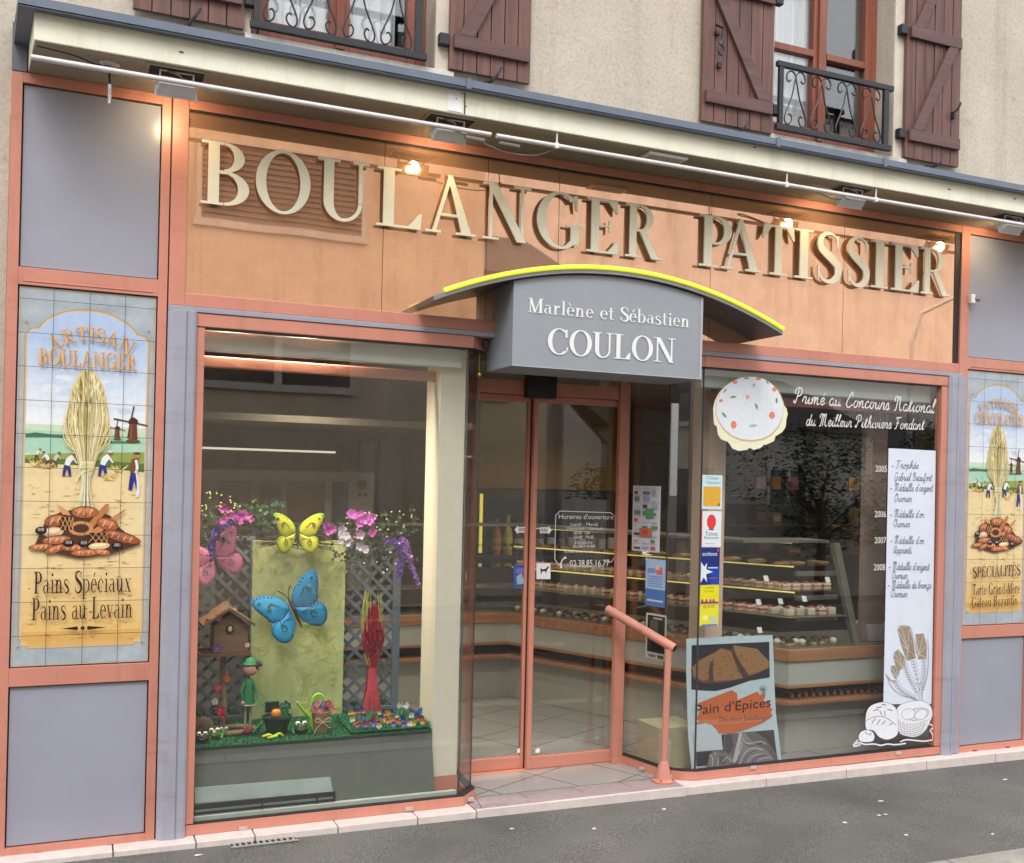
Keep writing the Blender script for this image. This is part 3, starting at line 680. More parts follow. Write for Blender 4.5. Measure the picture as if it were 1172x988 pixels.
o.use(GASK).box(1.795, 1.80, FY-.0035, FY-.0006, 3.495, 3.60)
for p in ((205, 60), (660, 122), (735, 140), (862, 169), (1085, 217), (1160, 228)):
    q = at(*p, FY); o.box(q.x, q.x+.018, FY-.004, FY-.0005, q.z, q.z+.005)
o.build('fascia_joint_plate', None, ov)

# ------------------------------------------------------------------ salmon shopfront frames and infill panels
def frame(parts, name='shopfront_frame', m=PINK, y0=0, y1=.08, bevel=.0035):
    f = MB()
    for (a, b, c, d) in parts: f.box(a, b, y0, y1, c, d)
    return f.build(name, m, BL, bevel=bevel)
def side_bay(dx, x_l, x_r, first):
    xi, xo = -.147+dx, .441+dx
    f = MB()
    f.box(x_l, xi, 0, .08, 0, 3.488).box(xo, x_r, 0, .08, 0, 3.488)
    for a, b in ((0, .044), (.76, .841), (2.547, 2.625), (3.442, 3.488)): f.box(xi, xo, .0005, .08, a, b)
    f.box(xi+.02, xo-.02, -.003, .0, 2.562, 2.566)
    f.build('shopfront_frame', PINK, BL, bevel=.003)
    for a, b, nm in ((.044, .76, 'lower_panel'), (2.625, 3.442, 'upper_panel')):
        MB().box(xi+.006, xo-.006, .016, .03, a+.006, b-.006).build(nm, GREY, BL)
        MB().box(xi, xo, .0305, .06, a, b).build('panel_gasket', GASK, BL)
    MB().box(xi, xo, .0305, .06, .841, 2.547).build('panel_gasket', GASK, BL)
    s = MB()
    for u in (.12, .42): s.box(xi+u, xi+u+.035, -.0015, 0, .006, .013)
    s.build('drain_slot', GASK, BL)
side_bay(0, -.192, .481, True)
side_bay(5.666, 5.443, 6.147, False)
# pieces above the windows
frame([(.487, .561, 2.514, 3.488), (.561, 5.441, 3.442, 3.488), (.561, 2.171, 2.514, 2.576), (3.10, 5.442, 2.514, 2.576)])
frame([(.483, .4865, 0.0, 3.48)], 'frame_joint', GASK, .02, .06, 0)
MB().box(.487, 2.168, -.006, .14, 2.488, 2.5135).box(3.10, 5.47, -.006, .14, 2.488, 2.5135).build('grey_transom', PILG, BL, bevel=.003)
frame([(5.398, 5.4405, 2.576, 3.442)], 'reveal_reflection_strip', GASK, .012, .0155, 0)  # black strip standing in for the dark reveal mirrored in the copper
# copper mirror glass
jx = [.561]+[at(x, y, .016).x for x, y in ((439, 250), (557, 280), (639, 280), (812.6, 330), (965, 340))]+[5.441]
for a, b in zip(jx[:-1], jx[1:]):
    MB().box(a+.0015, b-.0015, .016, .022, 2.576, 3.442).build('copper_mirror_panel', COPPER, BL)
MB().box(.561, 5.441, .0225, .06, 2.576, 3.442).build('panel_gasket', GASK, BL)
MB().box(.561, 5.441, .004, .0155, 3.432, 3.4415).build('panel_gasket', GASK, BL)
# grey pilasters
for a, b in ((.487, .617), (5.352, 5.442)):
    w_ = b-a
    MB().prism([(a, .06), (a, -.004), (a+.18*w_, -.022), (a+.52*w_, -.026), (a+.62*w_, -.026), (a+.66*w_, -.018), (a+.70*w_, -.026), (b-.012, -.024), (b, -.014), (b, .06)], -.02 if a > 3 else .012, 2.4875).build('grey_pilaster', PILG, BL, bevel=.002)
MB().box(5.4425, 5.50, -.012, .0, .012, 2.487).build('pilaster_edge', PILG, BL, bevel=.003)
# ------------------------------------------------------------------ display windows (returning into the entrance recess)
LP_ = [(.617, 0), (2.02, 0), (2.125, .105), (2.165, .49)]
RP_ = [(3.225, .49), (3.305, .13), (3.345, .075), (3.40, .03), (3.47, 0), (5.351, 0)]
def dwin(P, xv0, xv1, nm):
    f = MB()
    f.path(P, .055, .012, .064).path(P, .055, 2.423, 2.486)
    f.box(xv0, xv1, .0, .055, .064, 2.423)
    fo = f.build('display_window', PINK, BL, bevel=.003)
    gp = MB(); gp.path(P, .045, 2.418, 2.4229).path(P, .045, .0641, .069); gp.build('glazing_gasket', GASK, fo)
    return fo
LF = dwin(LP_, .617, .655, 'l'); RF = dwin(RP_, 5.298, 5.351, 'r')
def pane(a, b, fo, z0=.066, z1=2.421):
    A, Bq = Vector(a), Vector(b); d = (Bq-A).normalized(); n = Vector((-d.y, d.x))
    A2, B2 = A+d*.002, Bq-d*.002
    m = MB().prism([(A2.x, A2.y), (B2.x, B2.y), (B2.x+n.x*.008, B2.y+n.y*.008), (A2.x+n.x*.008, A2.y+n.y*.008)], z0, z1)
    return m.build('pane', GLASS, fo)
pane((.656, .022), (2.000, .022), LF); pane((2.003, .022), (2.105, .122), LF); pane((2.108, .128), (2.145, .49), LF)
pane((3.245, .49), (3.322, .142), RF); pane((3.475, .022), (5.297, .022), RF)
cp = [(3.323, .139), (3.352, .098), (3.402, .056), (3.47, .024)]
for a, b in zip(cp[:-1], cp[1:]): pane(a, b, RF)
for x, y, h in ((2.000, .021, 1), (2.106, .124, 1), (3.472, .021, 1), (3.3225, .14, 1)):
    MB().box(x-.0018, x+.0018, y-.0018, y+.012, .066, 2.42).build('glass_joint', mat('silicone_joint', (.06, .06, .055), rough=.4), LF if x < 3 else RF)
# little drain caps along the sill
for px_, py_ in ((278, 948.5), (468, 926), (862, 878.5), (1028, 862)):
    q = at(px_, py_, -.003); MB().box(q.x-.02, q.x+.02, -.010, -.0005, q.z-.008, q.z+.010).build('drain_cap', mat('drain_cap_plastic', (.55, .45, .40), rough=.5), LF if px_ < 600 else RF)
for (cx, cy, ang) in ((2.075, .048, 45), (3.262, .28, 0), (3.33, .085, -45)):
    a = R(ang); d = Vector((math.cos(a), math.sin(a)))
    MB().box(cx-.018, cx+.018, cy-.014, cy-.002, .022, .040).build('drain_cap', mat('drain_cap_plastic', (.55, .45, .40)), LF if cx < 3 else RF)

# ------------------------------------------------------------------ entrance
YD = .50
f = MB()
f.box(3.165, 3.235, YD-.04, YD-.003, .012, 2.40).box(3.215, 3.235, YD-.002, YD+.08, .012, 2.40)                # right post
f.box(2.15, 3.1645, YD-.02, YD+.08, 2.245, 2.325)               # head rail
f.box(2.15, 3.165, YD+.0, YD+.08, .0125, .018)
DFR = f.build('door_frame', PINKD if False else PINK, BL, bevel=.004)
MB().box(3.235, 3.243, YD-.028, YD+.05, .07, 2.40).build('post_gasket', GASK, DFR)
MB().box(2.15, 3.165, YD+.02, YD+.028, 2.326, 2.44).build('fanlight_pane', GLASS, DFR)
q0, q1 = at(603, 430, YD-.06), at(635, 457, YD-.06)
MB().box(q0.x, q1.x, YD-.09, YD-.021, q1.z, q0.z+.02).build('motion_sensor', BLKP, DFR, bevel=.006)
def leaf(xa, xb, y, nm_side):
    l = MB()
    l.box(xa, xa+.028, y, y+.035, .02, 2.243).box(xb-.028, xb, y, y+.035, .02, 2.243)
    l.box(xa+.028, xb-.028, y, y+.035, .02, .093).box(xa+.028, xb-.028, y, y+.035, 2.205, 2.243)
    lo = l.build('sliding_door', PINK, BL, bevel=.003)
    MB().box(xa+.028, xb-.028, y+.012, y+.020, .093, 2.205).build('pane', GLASS, lo)
    return lo
LFD = leaf(2.03, 2.612, YD+.04, 'l'); RFD = leaf(2.607, 3.213, YD, 'r')
MB().box(2.600, 2.612, YD+.0355, YD+.0395, .02, 2.243).build('gap_shade_strip', GASK, DFR)  # dark strip imitating the shaded gap between the two leaves
# recess ceiling
MB().box(2.10, 3.32, .06, YD+.1, 2.44, 2.47).build('recess_ceiling', mat('recess_ceiling_paint', (.10, .085, .08), rough=.6), BL)
# ------------------------------------------------------------------ interior shell
INT = mat('interior_wall_paint', (.36, .28, .21), rough=.8, var=.06)
XR, YB, ZC = 8.4, 5.0, 2.62
w = MB().box(-.19, -.15, .09, YB, -.01, ZC); w.build('interior_wall', INT, BL)
w = MB().box(XR, XR+.1, .09, YB, -.01, ZC); w.build('interior_wall', INT, BL)
w = MB().box(-.19, XR, YB, YB+.1, -.01, ZC); w.build('interior_wall', INT, BL)
MB().box(-.19, XR, .10, YB, ZC, ZC+.05).build('interior_ceiling', mat('interior_ceiling_paint', (.33, .29, .25), rough=.8), BL)
MB().box(-.19, 2.09, .081, .10, 2.487, ZC).box(3.33, XR, .081, .10, 2.487, ZC).build('ceiling_edge', INT, BL)
def tilefloor():
    m, nt, b = nodes('grey_floor_tiles'); N, Lk = nt.nodes, nt.links
    tc = N.new('ShaderNodeTexCoord'); mp = N.new('ShaderNodeMapping'); mp.inputs['Rotation'].default_value = (0, 0, R(-27))
    br = N.new('ShaderNodeTexBrick'); br.offset = 0; br.inputs['Scale'].default_value = 1; br.inputs['Brick Width'].default_value = .42; br.inputs['Row Height'].default_value = .42
    br.inputs['Mortar Size'].default_value = .004; br.inputs['Color1'].default_value = (.36, .355, .345, 1); br.inputs['Color2'].default_value = (.33, .325, .315, 1); br.inputs['Mortar'].default_value = (.08, .075, .07, 1)
    Lk.new(tc.outputs['Object'], mp.inputs['Vector']); Lk.new(mp.outputs['Vector'], br.inputs['Vector']); Lk.new(br.outputs['Color'], b.inputs['Base Color'])
    b.inputs['Roughness'].default_value = .25
    return m
fl = MB().add([(-.15, .121, .014), (XR, .121, .014), (XR, YB, .014), (-.15, YB, .014)], [(0, 1, 2, 3)])
tag(fl.build('shop_floor', tilefloor(), origin=False), kind='structure')
# cream pillars beside the entrance, inside the glass
CP = mat('cream_pillar_paint', (.80, .74, .60), rough=.7, var=.03)
p = MB().box(1.885, 2.030, .135, .36, .14, 2.42); p.build('interior_pillar', CP, BL, bevel=.003)
MB().box(1.882, 2.033, .132, .363, .013, .1399).build('pillar_skirting', PINK, BL)
p = MB().box(3.665, 3.79, .24, .42, .14, 2.42); p.build('interior_pillar', mat('peach_pillar_paint', (.72, .52, .40), rough=.7, var=.03), BL, bevel=.003)
p = MB().box(4.965, 5.15, .32, .36, .715, 2.5); p.build('interior_pillar', mat('brown_pillar_paint', (.26, .18, .145), rough=.7), BL)
# blind boxes behind the glass tops
w = None
BX = mat('pale_green_blind_box', (.74, .80, .74), rough=.6, var=.04)
MB().box(.66, 1.985, .09, .16, 2.325, 2.42).build('blind_box', BX, BL, bevel=.003)
MB().box(.66, 1.92, .20, .235, 2.255, 2.31).build('pink_reflection_strip', PINK, BL, bevel=.006)  # salmon strip added to imitate the pink reflection below the box
MB().box(3.50, 5.29, .09, .16, 2.315, 2.42).build('blind_box', BX, BL, bevel=.003)
MB().box(3.60, 5.29, .20, .235, 2.245, 2.30).build('pink_reflection_strip', PINK, BL, bevel=.006)  # the same imitated pink reflection, right window

# ------------------------------------------------------------------ camera, world, sun
cd = bpy.data.cameras.new('camera'); cam = bpy.data.objects.new('camera', cd); COL.objects.link(cam)
cd.sensor_fit = 'HORIZONTAL'; cd.sensor_width = 36; cd.lens = 36*FOC/1172
cd.shift_x = -(PX-586)/1172; cd.shift_y = (PY-494)/1172; cd.clip_start = .05; cd.clip_end = 2000
rot = Matrix((( _r.x, _u.x, -_f.x), (_r.y, _u.y, -_f.y), (_r.z, _u.z, -_f.z))).to_4x4()
cam.matrix_world = Matrix.Translation(CAM) @ rot
sc = bpy.context.scene; sc.camera = cam
wd = bpy.data.worlds.new('World'); sc.world = wd; wd.use_nodes = True
nt = wd.node_tree; N, Lk = nt.nodes, nt.links; bg = N['Background']
SUN_EL, SUN_AZ = 52, 205          # azimuth from +Y (north) clockwise: sun behind the camera, a little to its left
sky = N.new('ShaderNodeTexSky'); sky.sky_type = 'NISHITA'; sky.sun_disc = False
sky.sun_elevation = R(SUN_EL); sky.sun_rotation = R(SUN_AZ); sky.dust_density = 4; sky.air_density = 1
tc = N.new('ShaderNodeTexCoord'); nz = N.new('ShaderNodeTexNoise'); nz.inputs['Scale'].default_value = 2.2; nz.inputs['Detail'].default_value = 6
Lk.new(tc.outputs['Generated'], nz.inputs['Vector'])
rp = N.new('ShaderNodeValToRGB'); rp.color_ramp.elements[0].position = .3; rp.color_ramp.elements[1].position = .7
rp.color_ramp.elements[0].color = (.72, .74, .77, 1); rp.color_ramp.elements[1].color = (1, 1, 1, 1)
Lk.new(nz.outputs['Fac'], rp.inputs['Fac'])
mul = N.new('ShaderNodeVectorMath'); mul.operation = 'SCALE'; mul.inputs['Scale'].default_value = 10.5
Lk.new(rp.outputs['Color'], mul.inputs[0])
mx = N.new('ShaderNodeMixRGB'); mx.inputs['Fac'].default_value = .82
Lk.new(sky.outputs['Color'], mx.inputs[1]); Lk.new(mul.outputs['Vector'], mx.inputs[2]); Lk.new(mx.outputs['Color'], bg.inputs['Color'])
bg.inputs['Strength'].default_value = .12
sl = bpy.data.lights.new('sun', 'SUN'); so = bpy.data.objects.new('sun', sl); COL.objects.link(so)
sl.energy = .7; sl.angle = R(18); sl.color = (1, .975, .94)
az = R(SUN_AZ); d = Vector((math.sin(az)*math.cos(R(SUN_EL)), math.cos(az)*math.cos(R(SUN_EL)), math.sin(R(SUN_EL))))
so.rotation_euler = d.to_track_quat('Z', 'Y').to_euler(); so.location = (0, -4, 9)
sc.view_settings.view_transform = 'Standard'; sc.view_settings.look = 'None'; sc.view_settings.gamma = 1; sc.view_settings.exposure = 1.12
sc.cycles.transparent_max_bounces = 24; sc.cycles.max_bounces = 10; sc.cycles.use_denoising = True
sc.cycles.caustics_reflective = False; sc.cycles.caustics_refractive = False
# ------------------------------------------------------------------ raised lettering on the copper glass
def big_letter(ch, xa, xb, parent, zb=3.003, zt=3.301):
    W, g = SERIF[ch]
    us = [p[0] for q in g for pr in q for p in pr]; u0, u1 = min(us), max(us)
    mb = MB().use(LETTER)
    mb.strips(g, -.020, None, lambda u, v: (xa+(u-u0)/(u1-u0)*(xb-xa), zb+v*(zt-zb)), depth=.010)
    o = mb.build('letter', None, parent)
    o['label'] = 'raised letter %s' % ch
    p = MB()
    for (x, z) in ((xa+(xb-xa)*.3, zb+.05), (xa+(xb-xa)*.35, zt-.06)): p.tube([(x, -.018, z), (x, .03, z)], .005, 6)
    return o
WORDS = [('BOULANGER', [(230.6,285.7),(293,355.6),(364,422.5),(431.6,483.5),(488,546),(553,607.5),(615,669),(672,709),(716.5,758.5)], 'cream raised letters spelling BOULANGER, mounted on the copper glass left of the canopy'),
         ('PATISSIER', [(801,838),(826,873),(873,909.7),(910,931),(936,964),(971,996),(998,1017),(1021,1052.6),(1055,1089)], 'cream raised letters spelling PATISSIER, mounted on the copper glass right of the canopy')]
for wd_, sp, lab in WORDS:
    root = thing('sign_lettering', (at(sp[0][0], 250, -.02).x, 0, 3.0), lab, 'sign')
    for ch, (a, b) in zip(wd_, sp):
        ym = 232+(a-241)*.126-36
        big_letter(ch, at(a, ym, -.02).x, at(b, ym, -.02).x, root)
# ------------------------------------------------------------------ canopy with the name box
CG = mat('grey_sign_paint', (.30, .325, .36), rough=.5, var=.04)
CGD = mat('dark_canopy_metal', (.10, .095, .10), rough=.35, var=.05)
YEL = mat('yellow_neon_strip', (.80, .85, .06), rough=.4, var=.02, emit=(.85, .95, .05), estr=.25)
cx0, cx1, ce, ca = 1.70, 3.80, 2.628, 2.858
def cz(x): u = (x-(cx0+cx1)/2)/((cx1-cx0)/2); return ce+(ca-ce)*(1-abs(u)**2.0)
CAN = thing('entrance_canopy', (2.75, 0, 2.3), 'grey name box under a curved canopy edged with a yellow strip, over the entrance', 'canopy')
nn = 40; X_ = [cx0+(cx1-cx0)*i/nn for i in range(nn+1)]
def shell(y0, y1, za, zb):
    m = MB(); vs = []
    for x in X_: z = cz(x); vs += [(x, y0, z+za), (x, y1, z+za), (x, y1, z+zb), (x, y0, z+zb)]
    fs = []
    for i in range(nn):
        a, b = 4*i, 4*i+4
        fs += [(a+j, b+j, b+(j+1) % 4, a+(j+1) % 4) for j in range(4)]
    fs += [(0, 1, 2, 3), (4*nn, 4*nn+3, 4*nn+2, 4*nn+1)]
    return m.add(vs, fs)
shell(-.265, .028, -.028, -.002).build('canopy_roof', CGD, CAN)
shell(-.272, -.266, -.026, -.002).build('canopy_edge', mat('zinc_edge', (.30, .30, .31), rough=.35, metal=.4), CAN)
yy = MB(); vs = []
XY = [x for x in X_ if True]
yy.tube([(x, -.274, cz(x)+.006) for x in XY[1:]], .012, 8); yy.build('yellow_strip', YEL, CAN)
bx = MB(); n2 = 14; x0, x1 = 2.134, 3.274
top = [(x0+(x1-x0)*i/n2) for i in range(n2+1)]
bx.yprism([(x0, 2.314)]+[(x1, 2.314)]+[(x, cz(x)-.031) for x in reversed(top)], -.25, .10)
bxo = bx.build('name_box', CG, CAN, bevel=.003)
e = MB().box(x1-.018, x1-.003, -.2535, -.2502, 2.318, cz(x1)-.035).box(x0, x1, -.2535, -.2502, 2.314, 2.319)
e.build('name_box_trim', mat('pale_trim', (.42, .44, .47), rough=.4), CAN)
SW = mat('sign_white', (.82, .83, .84), rough=.5, var=.02)
t = MB(); put_text(t, 'Marlène et Sébastien', (2.214, 2.594), (3.187, 2.594), .074, -.2525, SW, step=1e-5)
put_text(t, 'Marlène et Sébastien', (2.2155, 2.594), (3.1885, 2.594), .074, -.2525, SW, step=1e-5)
put_text(t, 'COULON', (2.330, 2.390), (3.099, 2.393), .132, -.2525, SW, step=1e-5)
put_text(t, 'COULON', (2.328, 2.390), (3.097, 2.393), .132, -.2525, SW, step=1e-5)
t.build('name_lettering', None, CAN, recalc=False)
MB().tube([(2.10, .12, 2.43), (2.10, .12, 2.30)], .004, 6).ball((2.10, .12, 2.30), .014, 8, 6).build('pull_cord', mat('brass', (.6, .4, .1), rough=.3, metal=.9), CAN)

# ------------------------------------------------------------------ floodlights, tube, cables, camera
BULB = mat('lit_bulb', (1, .8, .5), emit=(1, .72, .36), estr=45)
WIRE = mat('grey_cable', (.25, .25, .24), rough=.5)
OPEN = mat('dark_ceiling_opening', (.03, .028, .026), rough=.9)
LL = [((202, 101), 'white floodlight hanging under the soffit at the left end, above the first salmon post'),
      ((515, 155), 'white floodlight hanging under the soffit above the letter A of BOULANGER'),
      ((975, 230), 'white floodlight hanging under the soffit above PATISSIER, beside a loose cable'),
      ((1158, 257), 'white floodlight hanging under the soffit at the right edge, above the grey panel')]
for i, (p, lab) in enumerate(LL):
    q = at(*p, -.30); x, z = q.x, 3.425
    fx = thing('floodlight', (x, -.30, 3.49), lab, 'floodlight', 'floodlights under the soffit')
    b = MB(); b.M = Matrix.Translation((x, -.30, z)) @ Matrix.Rotation(R(-28), 4, 'X')
    b.add([(-.075, -.03, -.022), (.075, -.03, -.022), (.065, -.03, .022), (-.065, -.03, .022), (-.085, .03, -.03), (.085, .03, -.03), (.085, .03, .03), (-.085, .03, .03)], [(0,1,2,3), (4,7,6,5), (0,4,5,1), (1,5,6,2), (2,6,7,3), (3,7,4,0)])
    b.box(-.09, .09, .0305, .037, -.034, .034)
    b.build('lamp_housing', WPL, fx, bevel=.004)
    k = MB(); k.box(x-.006, x+.006, -.334, -.33, z-.004, z+.004); k.build('housing_screw', GASK, fx)
    g = MB(); g.tube([(x-.07, -.30, z+.02), (x-.07, -.31, 3.487)], .004, 6).tube([(x+.07, -.30, z+.02), (x+.07, -.31, 3.487)], .004, 6).tube([(x-.07, -.31, 3.485), (x+.07, -.31, 3.485)], .004, 6)
    g.build('lamp_bracket', ALU, fx)
    g = MB().tube([tuple(v) for v in [(x-.04, -.31, 3.485), (x+.01, -.33, 3.465), (x+.035, -.31, 3.45), (x+.02, -.29, 3.44)]], .004, 5); g.build('lamp_cable', WIRE, fx)
    MB().box(x-.115, x+.115, -.345, -.235, 3.4868, 3.4884).build('ceiling_opening', OPEN, fx)
    fr_ = MB().box(x-.13, x+.13, -.36, -.345, 3.4845, 3.4883).box(x-.13, x+.13, -.235, -.222, 3.4845, 3.4883).box(x-.13, x-.115, -.345, -.235, 3.4845, 3.4883).box(x+.115, x+.13, -.345, -.235, 3.4845, 3.4883)
    fr_.build('opening_frame', SOFF, fx)
    bm_ = MB(); bm_.M = Matrix.Translation((x, -.30, z)) @ Matrix.Rotation(R(-28), 4, 'X')
    bm_.box(-.035, .035, .0372, .041, -.012, .012); bm_.build('bulb', BULB, fx)
    ld = bpy.data.lights.new('floodlight_beam', 'SPOT'); lo = bpy.data.objects.new('floodlight_beam', ld); COL.objects.link(lo)
    lo.parent = fx; lo.location = (0, .045, -.07); ld.energy = 1.9; ld.color = (1, .76, .48); ld.spot_size = R(125); ld.spot_blend = .8; ld.shadow_soft_size = .03
    lo.rotation_euler = Vector((0, -1, .45)).to_track_quat('Z', 'Y').to_euler()
q = at(760, 190, -.30)
c = thing('cover_plate', (q.x, -.3, 3.49), 'pale rectangular cover plate on the soffit, between the middle floodlights', 'cover plate')
MB().box(q.x-.12, q.x+.12, -.35, -.26, 3.474, 3.4875).build('plate', WPL, c, bevel=.003)
MB().box(q.x-.10, q.x+.10, -.335, -.275, 3.4725, 3.4738).build('plate_lid', mat('plate_lid_grey', (.5, .5, .5)), c)
# soffit rod in two lengths
def rod(a, b, lab):
    t = MB().use(mat('white_tube', (.72, .70, .70), rough=.3)); t.tube([(a, -.362, 3.425), (b, -.362, 3.425)], .0115, 10)
    t = t.build('tube_bar', None, None, smooth=True); tag(t, lab, 'tube bar')
    return t
xg = at(568, 162, -.362).x
r1 = rod(-.10, xg-.03, 'white tube under the soffit from the left end to the gap above BOULANGER')
r2 = rod(xg, 7.0, 'white tube under the soffit from the gap rightwards past PATISSIER')
for x in (at(637, 160, -.36).x, at(900, 205, -.36).x, at(1002, 222, -.36).x):
    h = MB().tube([(x, -.362, 3.43), (x, -.366, 3.489)], .004, 6).tube([(x, -.362, 3.412), (x, -.362, 3.438)], .0135, 8); h = h.build('tube_hanger', WPL, r2)
cb = MB().tube(cr([(xg-.22, -.34, 3.425), (xg-.12, -.35, 3.40), (xg+.05, -.33, 3.365), (xg+.22, -.33, 3.37), (xg+.32, -.34, 3.41)], 5), .003, 6)
cb.tube([(xg-.16, -.35, 3.397), (xg-.06, -.35, 3.395)], .011, 8).tube([(xg+.02, -.35, 3.397), (xg+.13, -.35, 3.395)], .009, 8)
tag(cb.build('loose_cable', WIRE), 'loose grey cable with plugs hanging at the gap between the two soffit tubes', 'cable')
xl = at(975, 230, -.30).x
cb = MB().tube(cr([(xl-.02, -.3, 3.44), (xl-.12, -.3, 3.41), (xl-.24, -.3, 3.43), (xl-.34, -.31, 3.445), (xl-.30, -.33, 3.46), (xl-.16, -.34, 3.44), (xl-.05, -.33, 3.41)], 5), .004, 6)
tag(cb.build('loose_cable', WIRE), 'coiled grey cable beside the floodlight above PATISSIER', 'cable')
cb = MB().tube(cr([(-.08, -.36, 3.475), (.06, -.34, 3.47), (.15, -.30, 3.462), (.21, -.26, 3.478)], 5), .003, 6)
tag(cb.build('loose_cable', GASK), 'thin black cable under the soffit at the far left end', 'cable')
q = at(125, 75, -.26)
hk = thing('ceiling_hook', (q.x, -.26, 3.49), 'empty lamp fitting with a round rose and dangling metal stem at the left end', 'fitting')
MB().lathe((q.x, -.26, 3.474), [(.001, 0), (.03, 0), (.045, .013)], 16).build('rose', ALU, hk)
MB().tube(cr([(q.x-.04, -.26, 3.48), (q.x, -.27, 3.45), (q.x+.04, -.26, 3.478)], 5), .004, 6).tube([(q.x, -.26, 3.475), (q.x+.004, -.26, 3.40)], .005, 8).build('wire', GASK, hk)
MB().tube([(q.x+.004, -.26, 3.40), (q.x+.004, -.26, 3.345)], .009, 8).tube([(q.x+.004, -.26, 3.345), (q.x+.004, -.26, 3.318)], .007, 8).build('stem', ALU, hk)
q = at(1113, 342, -.02)
sc_ = thing('security_camera', (q.x, 0, q.z-.03), 'small white security camera on the salmon post right of PATISSIER', 'camera')
MB().box(q.x-.018, q.x+.018, -.03, -.001, q.z-.03, q.z+.03).build('body', WPL, sc_, bevel=.004)
MB().tube([(q.x+.015, -.02, q.z), (q.x+.05, -.035, q.z-.005)], .012, 10).build('lens_tube', mat('grey_lens', (.2, .2, .2), rough=.3), sc_)

# ------------------------------------------------------------------ painted ceramic murals
def inpoly(pts, dX, y): return [(at(a, b, y).x+dX, at(a, b, y).z) for a, b in pts]
GOLD = pm((205, 165, 105), .25); BG = mat('mural_glaze', (.40, .46, .51), rough=.15, var=.18, scale=9)
def ell(cx, cy, rx, ry, a=0, n=14):
    c, s = math.cos(a), math.sin(a)
    return [(cx+rx*math.cos(t)*c-ry*math.sin(t)*s, cy+rx*math.cos(t)*s+ry*math.sin(t)*c) for t in [2*math.pi*i/n for i in range(n)]]
def mural(dX, right, lab):
    rnd = random.Random(3)
    X0, X1, Z0, Z1 = -.147+dX, .441+dX, .841, 2.547
    Y = .012; m = MB(); stp = 1.4e-5
    m.use(BG).box(X0+.006, X1-.006, Y, .03, Z0+.006, Z1-.006); Y -= .0002
    def F(pts, col, r=.2): m.flat(pts, Y, pm(col, r), stp)
    def L(pts, w, col, sm=True): m.strips([st(pts, w, 4, sm)], Y, pm(col, .2), step=stp)
    A = lambda pts: inpoly(zp(0, 320, 6.168, pts), dX, .012)
    Bc = lambda pts: inpoly(zp(0, 480, 6.168, pts), dX, .012)
    C = lambda pts: inpoly(zp(0, 620, 6.168, pts), dX, .012)
    # thin ochre line round the tiles
    for q in (rect(X0+.012, Z0+.010, X0+.015, Z1-.010), rect(X1-.015, Z0+.010, X1-.012, Z1-.010), rect(X0+.012, Z1-.013, X1-.012, Z1-.010), rect(X0+.012, Z0+.010, X1-.012, Z0+.013)): m.strips([q], Y, GOLD, step=stp)
    xi, xo = -.103+dX, .399+dX; xm = (xi+xo)/2
    zt, zs, zb = 2.449, 2.338, .935
    def outline(g):
        a = []
        a += [(xi+.030-g*.3, zb-g), (xo-.030+g*.3, zb-g), (xo-.028+g*.3, zb+.022-g*.4), (xo+g, zb+.032)]
        a += [(xo+g, zs-.01)]
        a += [(xo-.018+g*.7, zs+.012+g*.7), (xo-.05+g*.3, zs+.016+g)]
        for i in range(15):
            t = R(18+144*i/14)
            a.append((xm+(.205+g*.4)*math.cos(t)/math.cos(R(18))*1.0, zs+.012+g+(zt-zs-.012)*(math.sin(t)-math.sin(R(18)))/(1-math.sin(R(18)))))
        a += [(xi+.05-g*.3, zs+.016+g), (xi+.018-g*.7, zs+.012+g*.7), (xi-g, zs-.01), (xi-g, zb+.032), (xi+.028-g*.3, zb+.022-g*.4)]
        return a
    F(outline(.012), (190, 150, 95)); F(outline(.008), (225, 185, 110)); F(outline(.003), (180, 200, 232))
    # sky
    n = 16; zh = 1.93
    for i in range(n):
        f = i/(n-1); a = zs-.005-(zs-.005-zh)*i/n; b = zs-.005-(zs-.005-zh)*(i+1)/n
        F([(xi, a), (xo, a), (xo, b), (xi, b)], (int(182+58*f), int(203+40*f), int(235+12*f)))
    for k in range(14):
        cx, cz_ = rnd.uniform(xi+.06, xo-.06), rnd.uniform(2.0, 2.14)
        F(ell(cx, cz_, rnd.uniform(.02, .055), rnd.uniform(.008, .02)), rnd.choice([(240, 243, 248), (225, 233, 244), (205, 220, 240)]))
    # fields
    F([(xi, zh), (xo, zh), (xo, 1.70), (xi, 1.70)], (205, 225, 195))
    F([(xi, 1.905), (xo, 1.89), (xo, 1.80), (xi, 1.80)], (175, 215, 190))
    F([(xi, 1.885), (xi+.04, 1.893), (xi+.1, 1.887), (xi+.18, 1.885), (xi+.2, 1.87), (xi+.1, 1.872), (xi, 1.868)], (70, 120, 95))
    F([(xo, 1.86), (xo-.2, 1.85), (xo-.16, 1.865), (xo-.1, 1.868), (xo-.05, 1.862)], (90, 135, 105))
    F([(xi, 1.79), (xi+.1, 1.80), (xm, 1.81), (xo-.1, 1.815), (xo, 1.82), (xo, 1.735), (xi, 1.74)], (150, 165, 85))
    F([(xi, 1.775), (xi+.1, 1.775), (xm, 1.78), (xo, 1.765), (xo, 1.72), (xm, 1.735), (xi, 1.745)], (95, 120, 60))
    zf = 1.745
    F([(xi, zf+.01), (xm, zf+.005), (xo, zf-.02), (xo, 1.20), (xi, 1.20)], (238, 215, 165))
    n = 8
    for i in range(n):
        f = i/(n-1); a, b = 1.34-.05*i*1.0, 1.34-.05*(i+1)
        F([(xi, a), (xo, a), (xo, b-.001), (xi, b-.001)], (int(240-6*f), int(214-22*f), int(160-40*f)))
    F(outline(.0)[:4]+[(xo, 1.0), (xi, 1.0)]+outline(.0)[-2:], (226, 180, 105))
